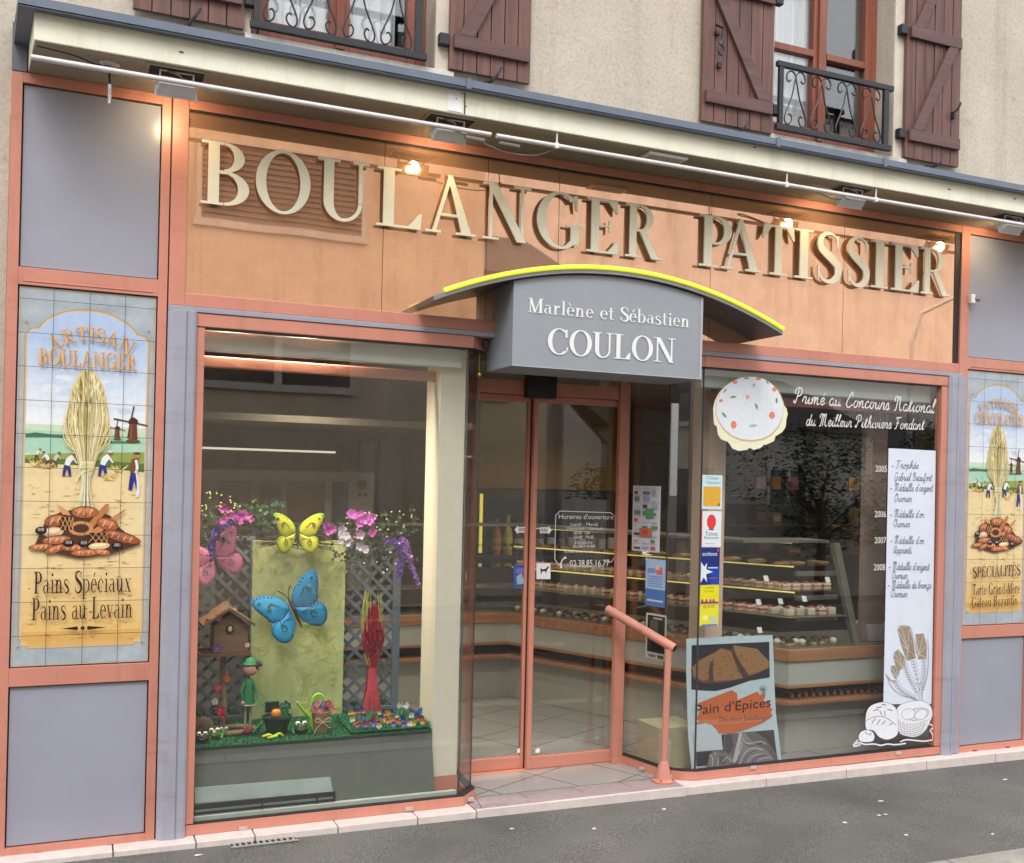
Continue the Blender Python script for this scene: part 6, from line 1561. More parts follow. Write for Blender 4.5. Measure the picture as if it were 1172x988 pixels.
BOT = [((45, 40, 70), (200, 160, 190)), ((50, 35, 30), (215, 140, 60)), ((35, 60, 55), (215, 130, 140)), ((40, 35, 30), (90, 40, 40)), ((40, 55, 30), (225, 190, 60))]
def bottle(x, y, z, s, c1, c2, lab, grp='bottles on the wall shelves'):
    o = thing('bottle', (x, y, z), lab, 'bottle', grp)
    MB().lathe((x, y, z), [(.036*s, 0), (.038*s, .02*s), (.038*s, .17*s), (.030*s, .20*s), (.014*s, .23*s), (.013*s, .29*s), (.015*s, .295*s), (.015*s, .31*s)], 14).build('glass_body', pm(c1, .15), o, smooth=True)
    MB().lathe((x, y, z+.05*s), [(.0385*s, 0), (.0385*s, .09*s)], 14).build('bottle_label', pm(c2, .5), o, smooth=True)
for (px_, k) in ((871, 0), (888, 1), (908, 2), (938, 3)):
    x = at(px_, 560, YW2+.12).x; bottle(x, YW2+.12, 1.661, 1.35, *BOT[k], ['dark blue bottle with a lilac label, leftmost on the top shelf', 'brown bottle with an orange label on the top shelf', 'green bottle with a pink label on the top shelf', 'dark bottle with a red label at the right end of the top shelf'][k], None)
bottle(at(978, 560, YW2+.12).x, YW2+.12, 1.67, 1.4, *BOT[4], 'dark green bottle with a yellow label right of the warm lit strip', None)
for k, (px_, z, w, h, col) in enumerate(((866, 1.381, .12, .17, (70, 50, 45)), (884, 1.381, .11, .12, (120, 110, 90)), (925, 1.381, .25, .10, (45, 45, 40)), (872, 1.091, .18, .16, (75, 50, 45)), (905, 1.091, .16, .08, (120, 100, 85)), (930, 1.091, .2, .10, (60, 55, 55)), (983, 1.39, .14, .16, (95, 92, 90)), (983, 1.10, .14, .2, (50, 48, 48)))):
    x = at(px_, 600, YW2+.13).x
    mb = MB().use(pm(col, .5)).box(x-w/2, x+w/2, YW2+.06, YW2+.20, z, z+h).use(pm(tuple(min(255, int(v*1.5)) for v in col), .5)).box(x-w/2*.7, x+w/2*.7, YW2+.056, YW2+.0595, z+h*.3, z+h*.75)
    tag(mb.build('packaged_box', bevel=.003), ['reddish brown box at the left of the middle shelf', 'small beige box beside the reddish brown box', 'wide dark box on the middle shelf', 'brown box at the left of the lower shelf', 'flat beige box on the lower shelf', 'dark box at the right of the lower shelf', 'grey box on the middle shelf right of the warm strip', 'dark box on the lower shelf right of the warm strip'][k], 'box')
# mustard back wall seen through the door, with a bar of bottles
MB().box(3.75, 5.35, 4.30, 4.36, 1.68, 2.60).build('mustard_wall_panel', mat('mustard_paint', (.30, .17, .03), rough=.6, var=.1), BL)
br = thing('back_bar', (4.4, 4.2, .0), 'dark back bar shelf carrying bottles under the mustard wall behind the door', 'back bar')
MB().box(3.6, 5.4, 4.15, 4.36, .9, 1.66).build('bar_back', mat('bar_dark', (.018, .020, .024), rough=.3), br)
MB().box(3.6, 5.4, 3.95, 4.149, 1.0, 1.03).build('bar_shelf', BRN, br)
for i in range(12):
    x = 3.86+.115*i; c1, c2 = [((180, 110, 30), (220, 150, 40)), ((190, 180, 60), (225, 210, 90)), ((40, 45, 50), (110, 110, 115)), ((50, 35, 30), (160, 150, 140)), ((45, 60, 65), (190, 190, 185))][(i if i < 2 else 2+i % 3)]
    bottle(x, 4.08, 1.031, 1.15+.1*(i % 2), c1, c2, ['amber lit bottle at the left end of the back bar', 'yellow green lit bottle second on the back bar'][i] if i < 2 else 'dark bottle standing on the back bar behind the door', 'bottles on the back bar')
MB().box(3.70, 3.725, 4.12, 4.145, 1.05, 1.62).build('light_tube', mat('yellow_light', (1, .8, .1), emit=(1, .72, .1), estr=.3), br)
# equipment behind the left display
ov_ = thing('bread_oven', (1.5, 2.8, .014), 'pale grey bakery oven unit with round dial behind the window display', 'oven')
o0, o1 = at(222, 600, 2.7), at(429, 541, 2.7)
MB().box(o0.x-.3, o1.x, 2.7, 3.3, .014, o1.z).build('oven_body', mat('oven_grey', (.20, .185, .165), rough=.5), ov_, bevel=.01)
q = at(414, 555, 2.7); MB().tube([(q.x, 2.70, q.z), (q.x, 2.675, q.z)], .035, 18).build('dial', BLKP, ov_)
for px_ in (411, 418): q = at(px_, 566, 2.7); MB().tube([(q.x, 2.70, q.z), (q.x, 2.685, q.z)], .012, 10).build('knob', BLKP, ov_)
for (xa_, xb_, c) in ((296, 322, (95, 85, 75)), (326, 372, (85, 65, 50)), (378, 399, (52, 58, 62)), (248, 288, (100, 85, 70))):
    a, b = at(xa_, 700, 2.69), at(xb_, 552, 2.69); MB().box(a.x, b.x, 2.685, 2.699, a.z, b.z).build('oven_window', pm(c, .25), ov_)
a, b = at(215, 541, 2.9), at(392, 516, 2.9)
MB().box(a.x-.2, b.x, 2.9, 3.2, a.z+.02, b.z).build('oven_hood', mat('hood_dark', (.09, .075, .06), rough=.5), ov_)
a, b = at(214, 512, 2.6), at(384, 516, 2.6); MB().tube([(a.x, 2.6, a.z), (b.x, 2.6, a.z)], .008, 8).build('light_tube', mat('cool_tube', (1, .95, .8), emit=(1, .93, .75), estr=.32), ov_)
dr = thing('cold_room_door', (2.5, 3.5, .014), 'dark blue grey cold room door beside the oven, seen above the display', 'door')
a, b = at(431, 700, 3.2), at(461, 506, 3.2); MB().box(a.x, b.x, 3.2, 3.28, .014, b.z).build('door_panel', mat('blue_grey_door', (.045, .055, .07), rough=.4), dr)
a2, b2 = at(412, 541, 3.2), at(430, 505, 3.2); MB().box(a2.x, b2.x, 3.2, 3.28, a2.z, b2.z).build('side_window', mat('dark_side_window', (.05, .06, .075), rough=.2), dr)
MB().box(-.14, 2.56, 3.42, 3.48, .014, ZC-.001).build('partition_wall', mat('partition_paint', (.25, .21, .17), rough=.8), BL)
MB().box(-.14, 2.60, 2.3, 3.40, 2.12, 2.17).build('bulkhead', mat('bulkhead_paint', (.22, .19, .16), rough=.7), BL)
# cream block behind the corner glass
q0, q1 = at(754, 878, .30), at(790, 848, .30)
MB_ = MB().box(3.36, 3.64, .24, .50, .0145, .27)
tag(MB_.build('cream_block', mat('cream_block_paint', (.55, .50, .33), rough=.6), bevel=.005), 'plain cream block standing behind the corner glass beside the poster', 'block')
# lit downlights in the ceiling
for k, (x, y) in enumerate(((.80, .28), (1.18, .28), (3.0, 1.6), (4.4, 1.2), (5.8, 1.8), (1.6, 2.0), (4.6, 3.2))):
    o = thing('ceiling_downlight', (x, y, ZC-.02), 'recessed warm ceiling downlight inside the shop', 'downlight', 'downlights in the shop ceiling')
    MB().lathe((x, y, ZC-.015), [(.05, 0), (.06, .0145)], 16).build('rim', ALU, o); MB().lathe((x, y, ZC-.017), [(.001, 0), (.032, .001)], 14).build('bulb', mat('warm_downlight', (1, .8, .5), emit=(1, .78, .5), estr=9), o)
    ld = bpy.data.lights.new('downlight_beam', 'SPOT'); lo = bpy.data.objects.new('downlight_beam', ld); COL.objects.link(lo); lo.parent = o; lo.location = (0, 0, -.02)
    ld.energy = 55 if k < 2 else 22; ld.color = (1, .86, .66); ld.spot_size = R(140); ld.spot_blend = .9; ld.shadow_soft_size = .05

# ------------------------------------------------------------------ vinyl and stickers on the right window
YV = .0215
def flatthing(name, lab, cat, group=None): return lab
def G(pts): return [(at(a, b, YV).x, at(a, b, YV).z) for a, b in pts]
ck = MB(); st5 = 3e-5
def Fk(pts, col, r=.5): ck.flat(G(pts), YV, pm(col, r), st5)
oc = zp(800, 420, 9.88, [(560,110),(640,112),(720,130),(800,175),(870,235),(920,310),(955,400),(965,440),(990,470),(1005,530),(990,590),(980,680),(940,740),(865,785),(850,840),(760,880),(735,880),(700,915),(620,940),(575,915),(540,940),(450,950),(380,925),(345,870),(320,845),(250,820),(215,770),(200,670),(170,650),(165,570),(158,470),(180,380),(220,300),(290,220),(380,160),(470,120)])
Fk(oc, (238, 234, 205)); Fk(zp(800, 420, 9.88, [(560,112),(640,114),(720,134),(800,180),(868,240),(915,315),(948,400),(955,500),(945,590),(900,690),(820,780),(720,830),(600,850),(480,840),(370,795),(280,720),(215,620),(185,520),(190,400),(230,300),(300,215),(390,158),(480,122)]), (205, 180, 140))
Fk(zp(800, 420, 9.88, [(560,114),(640,116),(720,136),(800,182),(866,242),(912,315),(945,400),(952,490),(940,580),(895,670),(815,760),(715,810),(600,828),(480,818),(372,775),(285,700),(222,605),(192,515),(197,400),(236,302),(305,218),(392,162),(482,125)]), (226, 232, 240))
for (x, y, rx, ry, a) in ((392,655,34,45,0),(825,548,34,42,0),(248,383,24,18,0),(408,172,28,22,0),(548,340,22,28,0),(852,255,26,26,0),(672,135,30,18,0)):
    Fk(zp(800, 420, 9.88, [(x+rx*math.cos(t*.45), y+ry*math.sin(t*.45)) for t in range(14)]), (228, 135, 105) if rx != 22 else (225, 175, 155))
for (x, y, l, a) in ((612,665,55,-5),(285,545,46,50),(388,340,42,-8),(650,448,42,65),(878,382,40,88),(620,205,26,-60),(295,268,30,-60),(775,180,28,45),(540,128,34,0)):
    c, s = math.cos(R(a)), math.sin(R(a))
    Fk(zp(800, 420, 9.88, [(x+u*c-v*s, y+u*s+v*c) for u, v in ((-l,0),(-l*.4,l*.3),(l*.3,l*.28),(l,0),(l*.3,-l*.28),(-l*.4,-l*.3))]), (105, 150, 100) if x != 612 else (150, 205, 160))
tag(ck.build('cake_decal', None, recalc=False), 'round iced cake picture with scalloped pastry rim stuck on the right window', 'window sticker')
tx = MB(); a = [at(*p, YV) for p in ((908, 461), (1069, 473), (922, 487), (1057, 492))]
put_text(tx, 'Primé au Concours National', (a[0].x, a[0].z-.0), (a[1].x, a[1].z), .088, YV, WHITE, 'script', .085, .18)
put_text(tx, 'du Meilleur Pithiviers Fondant', (a[2].x, a[2].z), (a[3].x, a[3].z), .074, YV, WHITE, 'script', .085, .18)
tag(tx.build('window_lettering', None, recalc=False), 'white script lettering about the Pithiviers prize across the top of the right window', 'lettering')
# white strip with the list of medals, bread and wheat drawing
st_ = MB()
pan = zp(960, 700, 6.175, [(325, -0), (315, 640), (400, 650), (655, 640), (665, 0)])
st_.flat(G([(1017, 513), (1071, 516), (1066, 806), (1030, 806), (1011, 806)]), YV, BLUEW, st5)
Dg = (120, 110, 105); INK = pm((95, 100, 125), .6)
def Zs(pts): return G(zp(960, 700, 6.175, pts))
def Ls(pts, w, col, sm=True): st_.strips([st(Zs(pts), w, 3, sm)], YV, pm(col, .6), step=st5)
for head in ([(415,130),(440,105),(500,110),(525,200),(545,330),(480,350),(440,240)], [(540,160),(600,155),(622,240),(620,330),(560,340),(545,240)], [(390,290),(420,265),(470,330),(470,370),(420,440),(385,330)], [(365,385),(400,380),(430,440),(400,480),(370,430)], [(330,440),(370,480),(400,500),(380,500),(350,480)]):
    st_.flat(Zs(head), YV, pm((155, 140, 120), .6), st5)
    cx = sum(p[0] for p in head)/len(head); cy = sum(p[1] for p in head)/len(head)
    for k in range(7):
        p = head[k % len(head)]; Ls([(cx+(p[0]-cx)*.9, cy+(p[1]-cy)*.9), (cx*.3+520*.7*.4+cx*.42, cy+60)], .0022, (235, 238, 245), False)
for pth in ([(500, 210), (520, 330), (550, 450), (575, 600)], [(600, 330), (605, 430), (590, 520), (580, 600)], [(460, 370), (490, 450), (530, 530), (575, 620)], [(390, 480), (440, 560), (510, 600), (570, 630)]):
    C_ = cr(pth, 5)
    Ls(pth, .0022, Dg)
    for i in range(1, len(C_)-3):
        p = C_[i]; d = (C_[i+1]-C_[i-1]).normalized(); n_ = Vector((-d.y, d.x))
        for sg in (-1, 1): e_ = p-d*8+n_*sg*20; Ls([(p.x, p.y), ((p.x+e_.x)/2+n_.x*sg*5, (p.y+e_.y)/2-3), (e_.x, e_.y-8)], .0022, Dg)
Ls([(330, 440), (370, 530), (440, 590), (520, 610), (560, 640)], .003, Dg); Ls([(625, 190), (632, 330), (620, 470), (590, 560), (590, 640)], .003, Dg); Ls([(415,130),(430,100),(500,110),(525,190),(550,300)], .003, Dg)
def blob(pts, col, w=.0028):
    st_.flat(Zs([(p.x, p.y) for p in cr(pts+[pts[0]], 4)[:-1]]), YV, pm(col, .6), st5); Ls(pts+[pts[0]], w, Dg)
WV = (232, 236, 245)
blob([(400,700),(430,660),(500,635),(580,630),(640,660),(660,720),(640,780),(600,850),(540,885),(470,880),(420,850),(405,780)], WV)
blob([(470,720),(520,690),(590,680),(630,700),(620,740),(560,765),(500,765)], (215, 218, 228)); blob([(440,740),(450,700),(490,685),(530,700),(525,745),(480,765)], WV); blob([(530,740),(560,700),(600,690),(620,720),(600,755),(560,765)], WV)
for k in range(6): Ls([(415, 770+k*18), (480, 800+k*16), (560, 790+k*15), (635-k*8, 760+k*16)], .0024, Dg)
for k in range(8): Ls([(430+k*25, 780), (440+k*20, 840), (470+k*14, 880)], .0018, Dg)
blob([(185,760),(195,700),(230,660),(300,640),(360,650),(405,690),(415,740),(415,840),(400,880),(340,905),(280,885),(240,840),(190,830)], WV)
Ls([(190, 770), (250, 742), (320, 745), (400, 800)], .004, Dg)
for x0_, y0_, x1_, y1_ in ((240,700,280,690),(285,700,300,730),(320,700,325,735),(340,690,375,700),(230,790,255,750),(265,800,290,760),(300,800,325,770),(350,800,375,790),(300,655,330,660),(260,680,300,672)): Ls([(x0_, y0_), (x1_, y1_)], .006, Dg, False)
blob([(135,880),(150,850),(190,835),(230,845),(248,880),(235,915),(190,922),(145,915)], WV); Ls([(180, 850), (200, 865), (225, 870), (215, 850)], .004, Dg)
for pth in ([(95, 940), (140, 925), (180, 938), (250, 935), (290, 945), (340, 935), (400, 940), (470, 930)], [(430, 920), (470, 905), (540, 910), (600, 915), (660, 905)], [(660, 905), (655, 860), (640, 840), (665, 810), (600, 780)], [(130, 905), (100, 950), (150, 940)]): Ls(pth, .009, WV)
LST = [(1028, 536, 1054, 'Trophée', '-'), (1026, 550, 1069, 'Gabriel Beaufort', ''), (1026, 562, 1070, "Médaille d'argent", '-'), (1026, 574, 1046, 'Ouvrier', ''), (1026, 592, 1060, "Médaille d'or", '-'), (1025, 603, 1044, 'Ouvrier', ''), (1026, 622, 1060, "Médaille d'or", '-'), (1025, 633, 1046, 'Apprenti', ''), (1024, 652, 1066, "Médaille d'argent", '-'), (1023, 662, 1041, 'Ouvrier', ''), (1023, 673, 1068, 'Médaille de bronze', '-'), (1022, 683, 1041, 'Ouvrier', '')]
for x0_, y_, x1_, s_, dash in LST:
    a_, b_ = at(x0_-3, y_, YV), at(x1_-3, y_+.5, YV); put_text(st_, s_, (a_.x, a_.z), (b_.x, b_.z), .050, YV, INK, 'script', .075, .15, step=1e-5)
    if dash: c_ = at(x0_-8, y_-2, YV); st_.flat([(c_.x, c_.z), (c_.x+.016, c_.z), (c_.x+.016, c_.z+.005), (c_.x, c_.z+.005)], YV, INK, st5)
tag(st_.build('medal_list_sticker', None, recalc=False), 'white vertical sticker listing medals above drawn wheat ears, loaves and a basket', 'window sticker')
for yr, x_0, y_ in (('2005', 1002, 540), ('2006', 1001, 592), ('2007', 1001, 622), ('2008', 1000, 653)):
    a_ = at(x_0, y_, YV); b_ = at(x_0+13, y_, YV)
    mb = sans('year', yr, (a_.x, a_.z), b_.x-a_.x, YV, WHITE, None, .040)
    tag(mb.build('year_sticker', None, recalc=False), {'2005': 'white year 2005, topmost year beside the medal list', '2006': 'white year 2006, second year down beside the medal list', '2007': 'white year 2007, third year down beside the medal list', '2008': 'white year 2008, lowest year beside the medal list'}[yr], 'window sticker')
# payment stickers, one above the other
def sticker(px0, py0, px1, py1, col, lab, fn=None):
    mb = MB(); Pq = G([(px0, py0), (px1, py0+1), (px1-.5, py1), (px0-.5, py1)]); x0_, z1_, x1_, z0_ = Pq[0][0], Pq[0][1], Pq[1][0], Pq[2][1]
    mb.flat([(x0_, z1_), (x1_, z1_), (x1_, z0_), (x0_, z0_)], YV, pm(col, .35), st5)
    W_, H_ = x1_-x0_, z1_-z0_
    def rct(u0, v0, u1, v1, c): mb.flat([(x0_+W_*u0, z0_+H_*v0), (x0_+W_*u1, z0_+H_*v0), (x0_+W_*u1, z0_+H_*v1), (x0_+W_*u0, z0_+H_*v1)], YV, pm(c, .35), st5)
    def el(u, v, ru, rv, c): mb.flat(ell(x0_+W_*u, z0_+H_*v, W_*ru, H_*rv), YV, pm(c, .35), st5)
    def pol(pts, c): mb.flat([(x0_+W_*u, z0_+H_*v) for u, v in pts], YV, pm(c, .35), st5)
    def tx_(s, u, v, w, c, h=None): mb.lay += 1; sans('t', s, (x0_+W_*u, z0_+H_*v), W_*w, YV-mb.lay*st5, pm(c, .4), mb, H_*h if h else None)
    fn(rct, el, pol, tx_)
    tag(mb.build('payment_sticker', None, recalc=False), lab, 'sticker', 'payment stickers on the window edge')
def f1(r, e, p, t): r(.03, 0, .03, 0, (0, 0, 0)) if 0 else None; r(.08, .08, .92, .66, (222, 172, 60)); t('Chèque', .22, .84, .6, (60, 130, 150)); t('Déjeuner', .22, .71, .68, (60, 130, 150)); r(.80, .09, .90, .17, (140, 100, 40))
def f2(r, e, p, t): r(0, 0, .05, 1, (200, 40, 60)); e(.5, .70, .23, .21, (225, 62, 66)); r(.36, .47, .64, .50, (40, 40, 60)); t('Ticket', .2, .31, .62, (50, 60, 90)); t('Restaurant', .16, .22, .72, (70, 80, 110)); r(.2, .08, .7, .10, (170, 180, 200))
def f3(r, e, p, t): r(.5, .0, 1, .5, (30, 70, 165)); p([(.02, .62), (.20, .48), (.34, .60), (.30, .42), (.66, .34), (.30, .28), (.36, .06), (.18, .20), (.02, .05)], (225, 232, 240)); t('sodexo', .08, .78, .78, (225, 230, 240)); e(.90, .93, .05, .035, (225, 60, 60)); r(.4, .44, .9, .47, (200, 215, 235)); r(.36, .17, .92, .185, (200, 70, 70))
def f4(r, e, p, t): t('CHÈQUE', .25, .80, .5, (130, 110, 30)); t('DE TABLE', .25, .64, .5, (130, 110, 30)); r(.02, .05, .98, .16, (150, 50, 120)); [e(u, .2, .05, .10, (140, 50, 120)) for u in (.12, .34, .55, .72)]
def f5(r, e, p, t): t('apetiz', .18, .80, .62, (150, 130, 30)); r(.55, .1, .9, .42, (190, 205, 175)); r(.1, .0, .95, .08, (80, 130, 190)); e(.3, .4, .15, .12, (240, 236, 150))
sticker(803.6, 543.5, 827, 583, (205, 228, 235), 'pale blue sticker with an orange square, topmost of the payment stickers', f1)
sticker(803, 585, 826, 626, (222, 232, 238), 'white sticker with a red balloon shape below the orange square sticker', f2)
sticker(802.3, 627, 824, 669, (28, 48, 120), 'dark blue sticker with a white star burst', f3)
sticker(801.5, 670, 823, 692, (228, 218, 40), 'yellow sticker with purple skyline below the blue sticker', f4)
sticker(801, 693, 822.5, 716, (226, 220, 60), 'yellow sticker with a blue foot, lowest of the payment stickers', f5)

# ------------------------------------------------------------------ the gingerbread poster standing behind the glass
YP = .075
def GP(pts, y=YP): return [(at(a, b, y).x, at(a, b, y).z) for a, b in pts]
ps = MB(); zq = lambda pts: GP(zp(780, 720, 5.8, pts))
def Fp(pts, col, r=.3): ps.flat(zq(pts), YP-.001, pm(col, r), 4e-5)
edge = [(33, 65), (300, 50), (605, 40), (612, 250), (625, 550), (665, 885), (350, 915), (68, 935), (45, 720), (38, 500), (32, 280)]
ps.use(pm((212, 230, 238), .3)); ps.yprism(zq(edge), YP-.0008, YP+.003)
Fp([(66, 108), (582, 85), (585, 322), (450, 345), (320, 390), (230, 412), (150, 410), (64, 402)], (52, 48, 58))
Fp([(60, 270), (110, 215), (200, 160), (262, 125), (330, 140), (345, 108), (420, 118), (500, 130), (582, 210), (582, 262), (520, 290), (440, 320), (330, 345), (240, 360), (140, 360), (75, 330)], (112, 78, 62))
Fp([(70, 255), (120, 205), (215, 160), (205, 215), (185, 240), (180, 330), (150, 345), (80, 315)], (165, 122, 84)); Fp([(215, 165), (262, 128), (330, 150), (360, 230), (410, 325), (330, 340), (215, 345), (205, 260)], (168, 124, 82)); Fp([(345, 108), (420, 120), (500, 132), (580, 215), (575, 255), (500, 290), (445, 305), (400, 240), (360, 170)], (172, 128, 86))
rn = random.Random(5)
for k in range(90):
    x, y = rn.uniform(90, 560), rn.uniform(150, 330)
    if (y > 330-.2*abs(x-300)) or y < 150+.0*x: continue
    s_ = rn.uniform(2, 7); Fp([(x-s_, y), (x, y-s_*.8), (x+s_, y), (x, y+s_*.7)], rn.choice([(95, 60, 42), (120, 82, 56), (190, 148, 105), (70, 42, 32)]))
Fp([(190, 215), (208, 215), (205, 335), (180, 330)], (92, 68, 66)); Fp([(330, 150), (350, 155), (440, 310), (415, 325), (370, 250)], (88, 64, 64))
Fp([(100, 590), (130, 520), (90, 500), (200, 455), (330, 405), (365, 425), (370, 470), (500, 415), (520, 440), (545, 410), (555, 440), (540, 480), (590, 470), (570, 500), (600, 530), (590, 560), (605, 575), (540, 620), (430, 665), (330, 690), (245, 690), (210, 640), (160, 620), (90, 635), (120, 600), (85, 600)], (222, 118, 70))
Fp([(70, 690), (100, 660), (95, 640), (120, 645), (140, 625), (165, 640), (195, 630), (210, 655), (235, 670), (235, 690), (262, 710), (272, 800), (90, 812)], (212, 226, 232))
Fp([(262, 700), (400, 685), (610, 668), (618, 750), (638, 880), (350, 908), (162, 918), (165, 905), (95, 905), (92, 815), (272, 800)], (120, 112, 118))
Fp([(95, 815), (275, 802), (280, 700), (265, 710), (272, 800)], (50, 48, 52)); Fp([(97, 818), (200, 810), (165, 905), (100, 910)], (58, 60, 66)); Fp([(480, 680), (610, 668), (628, 830), (560, 730)], (80, 74, 76))
for pts, c in (([(390, 690), (420, 690), (480, 760), (560, 800), (630, 885), (370, 905), (380, 840), (350, 870)], (150, 145, 150)), ([(185, 830), (215, 815), (330, 830), (345, 870), (300, 912), (170, 918)], (140, 134, 138)), ([(380, 690), (400, 688), (370, 860), (350, 890), (335, 880)], (205, 205, 210)), ([(290, 700), (330, 698), (345, 780), (310, 830), (282, 800)], (90, 84, 88)), ([(245, 835), (300, 850), (290, 890), (260, 900)], (110, 106, 110))): Fp(pts, c)
def Lp(pts, w, c): ps.strips([st(zq(pts), w, 3)], YP-.001, pm(c, .3), step=4e-5)
for pts in ([(185, 835), (205, 860), (200, 915)], [(400, 720), (430, 760), (520, 745), (560, 765)], [(380, 900), (420, 820), (470, 790), (540, 800)], [(430, 905), (460, 850), (520, 830)], [(500, 895), (520, 860), (590, 850)], [(215, 820), (240, 860), (235, 915)], [(270, 880), (300, 850), (330, 880)], [(350, 870), (390, 800), (400, 740)]): Lp(pts, .005, (215, 215, 220))
for pts in ([(395, 730), (440, 775), (530, 760)], [(400, 900), (440, 830), (500, 805)], [(460, 900), (490, 850), (560, 840)], [(225, 830), (255, 880)]): Lp(pts, .004, (62, 58, 62))
for k in range(8): a_ = R(45*k+8); Lp([(540, 398), (540+27*math.cos(a_), 398+27*math.sin(a_))], .004, (110, 150, 165))
def ptx(s, p, p2, h, c, y=YP):
    a_, b_ = at(*zp(780, 720, 5.8, [p])[0], y), at(*zp(780, 720, 5.8, [p2])[0], y)
    ps.lay += 1; sub = sans('t', s, (0, 0), b_.x-a_.x, 0, pm(c, .4), None, h)
    W_ = b_.x-a_.x
    ps.use(pm(c, .4)); ps.add([(a_.x+v.x, YP-.001-ps.lay*4e-5, a_.z+v.z+(b_.z-a_.z)*v.x/W_) for v in sub.v], sub.f)
ptx("Pain d'Epices", (88, 590), (588, 535), .078, (62, 40, 48)); ptx('De mon boulanger', (248, 625), (590, 605), .036, (120, 75, 85))
tag(ps.build('gingerbread_poster', None, recalc=False), 'bent white poster of sliced gingerbread standing behind the right window', 'poster')

# ------------------------------------------------------------------ notices on the return pane and the door
PA, PBv = Vector((3.245, .49)), Vector((3.322, .142)); dd = (PBv-PA).normalized(); nn_ = Vector((-dd.y, dd.x))   # nn_ points into the shop
def onret(x, y):
    d = _f + _r*((x-PX)/FOC) - _u*((y-PY)/FOC); n3 = Vector((nn_.x, nn_.y, 0)); A3 = Vector((PA.x, PA.y, 0))
    t = (A3-CAM).dot(n3)/d.dot(n3); p = CAM+d*t; return ((Vector((p.x, p.y))-PA).dot(dd), p.z)
MR = Matrix(((dd.x, nn_.x, 0, PA.x), (dd.y, nn_.y, 0, PA.y), (0, 0, 1, 0), (0, 0, 0, 1)))
def notice(px0, py0, px1, py1, col, lab, fn, slope=.05):
    a_, b_ = onret(px0, py0), onret(px1, py1); u0, z1_ = a_; u1, z0_ = b_
    mb = MB(); mb.M = MR; y0 = -.0015
    mb.flat([(u0, z1_), (u1, z1_), (u1, z0_), (u0, z0_)], y0, pm(col, .4), 5e-5)
    W_, H_ = u1-u0, z1_-z0_
    fn(mb, lambda a, b, c, d, k: mb.flat([(u0+W_*a, z0_+H_*b), (u0+W_*c, z0_+H_*b), (u0+W_*c, z0_+H_*d), (u0+W_*a, z0_+H_*d)], y0, pm(k, .4), 5e-5))
    tag(mb.build('paper_notice', None, recalc=False), lab, 'notice')
def nA(mb, r):
    rn = random.Random(2)
    for i in range(3):
        for j in range(9):
            c = rn.choice([(190, 165, 140), (110, 120, 115), (160, 170, 185), (95, 140, 100), (200, 200, 215), (175, 110, 90), (80, 80, 85)])
            u, v = .06+.31*i, .03+.105*j; r(u, v, u+rn.uniform(.12, .26), v+rn.uniform(.03, .075), c)
            for q in range(2): r(u, v+.08+.01*q, u+.24, v+.083+.01*q, (120, 120, 135))
    r(.28, .22, .74, .36, (175, 120, 85)); r(.36, .26, .6, .33, (200, 70, 60)); r(.5, .5, .78, .66, (90, 150, 95))
def nB(mb, r):
    r(.0, .0, 1, .36, (80, 120, 180)); r(.10, .70, .5, .80, (120, 150, 200)); r(.55, .68, .85, .84, (205, 110, 95)); r(.5, .78, .7, .88, (225, 190, 190))
    for k in range(5): r(.14, .42+.05*k, .86, .44+.05*k, (110, 140, 190))
    r(.1, .10, .9, .14, (190, 205, 225))
def nC(mb, r):
    r(.07, .14, .93, .96, (48, 48, 44)); r(.2, .5, .6, .85, (85, 85, 78)); r(.3, .2, .75, .5, (30, 30, 28)); r(.15, .03, .5, .09, (120, 120, 110)); r(.6, .02, .9, .1, (90, 80, 70)); r(.35, .88, .8, .92, (160, 160, 150))
notice(725, 556, 755, 633, (205, 205, 212), 'white notice crowded with small pictures, highest of three on the angled pane', nA)
notice(739.5, 639, 761, 696, (165, 190, 225), 'pale blue notice with a picture, middle of three on the angled pane', nB)
notice(740, 701, 762, 757, (190, 195, 190), 'dark photograph notice with white border behind the handrail', nC)
YDD = YD+.0115
hb = MB(); WHT = mat('door_white_vinyl', (.88, .88, .88), rough=.5, var=.02)
def GD(pts, y=YDD): return [(at(a, b, y).x, at(a, b, y).z) for a, b in pts]
fr_ = GD([(641, 585), (699, 587), (704, 591), (703.5, 637), (700, 643), (697, 643.5), (693, 643)]); fl_ = GD([(641, 585), (636, 590), (635, 640), (638, 645), (642, 647)])
for pth in (fr_, fl_): hb.strips([st(pth, .0045, 1, False)], YDD, WHT, step=3e-5)
def dtx(s, x0_, y0_, x1_, h):
    a_, b_ = at(x0_, y0_, YDD), at(x1_, y0_, YDD); hb.lay += 1
    sans('t', s, (a_.x, a_.z), b_.x-a_.x, YDD-hb.lay*3e-5, WHT, hb, h)
for s, x0_, y_, x1_, h in (("Horaires d'ouverture", 639.5, 594, 702, .030), ('Lundi - Mardi', 653, 602, 684, .020), ('Vendredi - Samedi', 648, 606.5, 690, .017), ('6h30  13h', 657, 611.5, 675, .018), ('15h00  19h30', 657, 616.5, 679, .018), ('Dimanche', 658, 622.5, 678, .018), ('6h30-14h00', 656, 627, 681, .018), ('Fermé le Mercredi', 646, 633, 678, .015), ('02.38.85.16.77', 652, 649, 697, .042)): dtx(s, x0_, y_, x1_, h)
hb.strips([st(GD([(648, 638), (644.5, 640), (642, 645), (642.5, 650)]), [.016, .007, .007, .016], 4)], YDD, WHT, step=3e-5)
tag(hb.build('opening_hours_lettering', None, recalc=False), 'white opening hours with telephone number on the right door leaf', 'lettering')
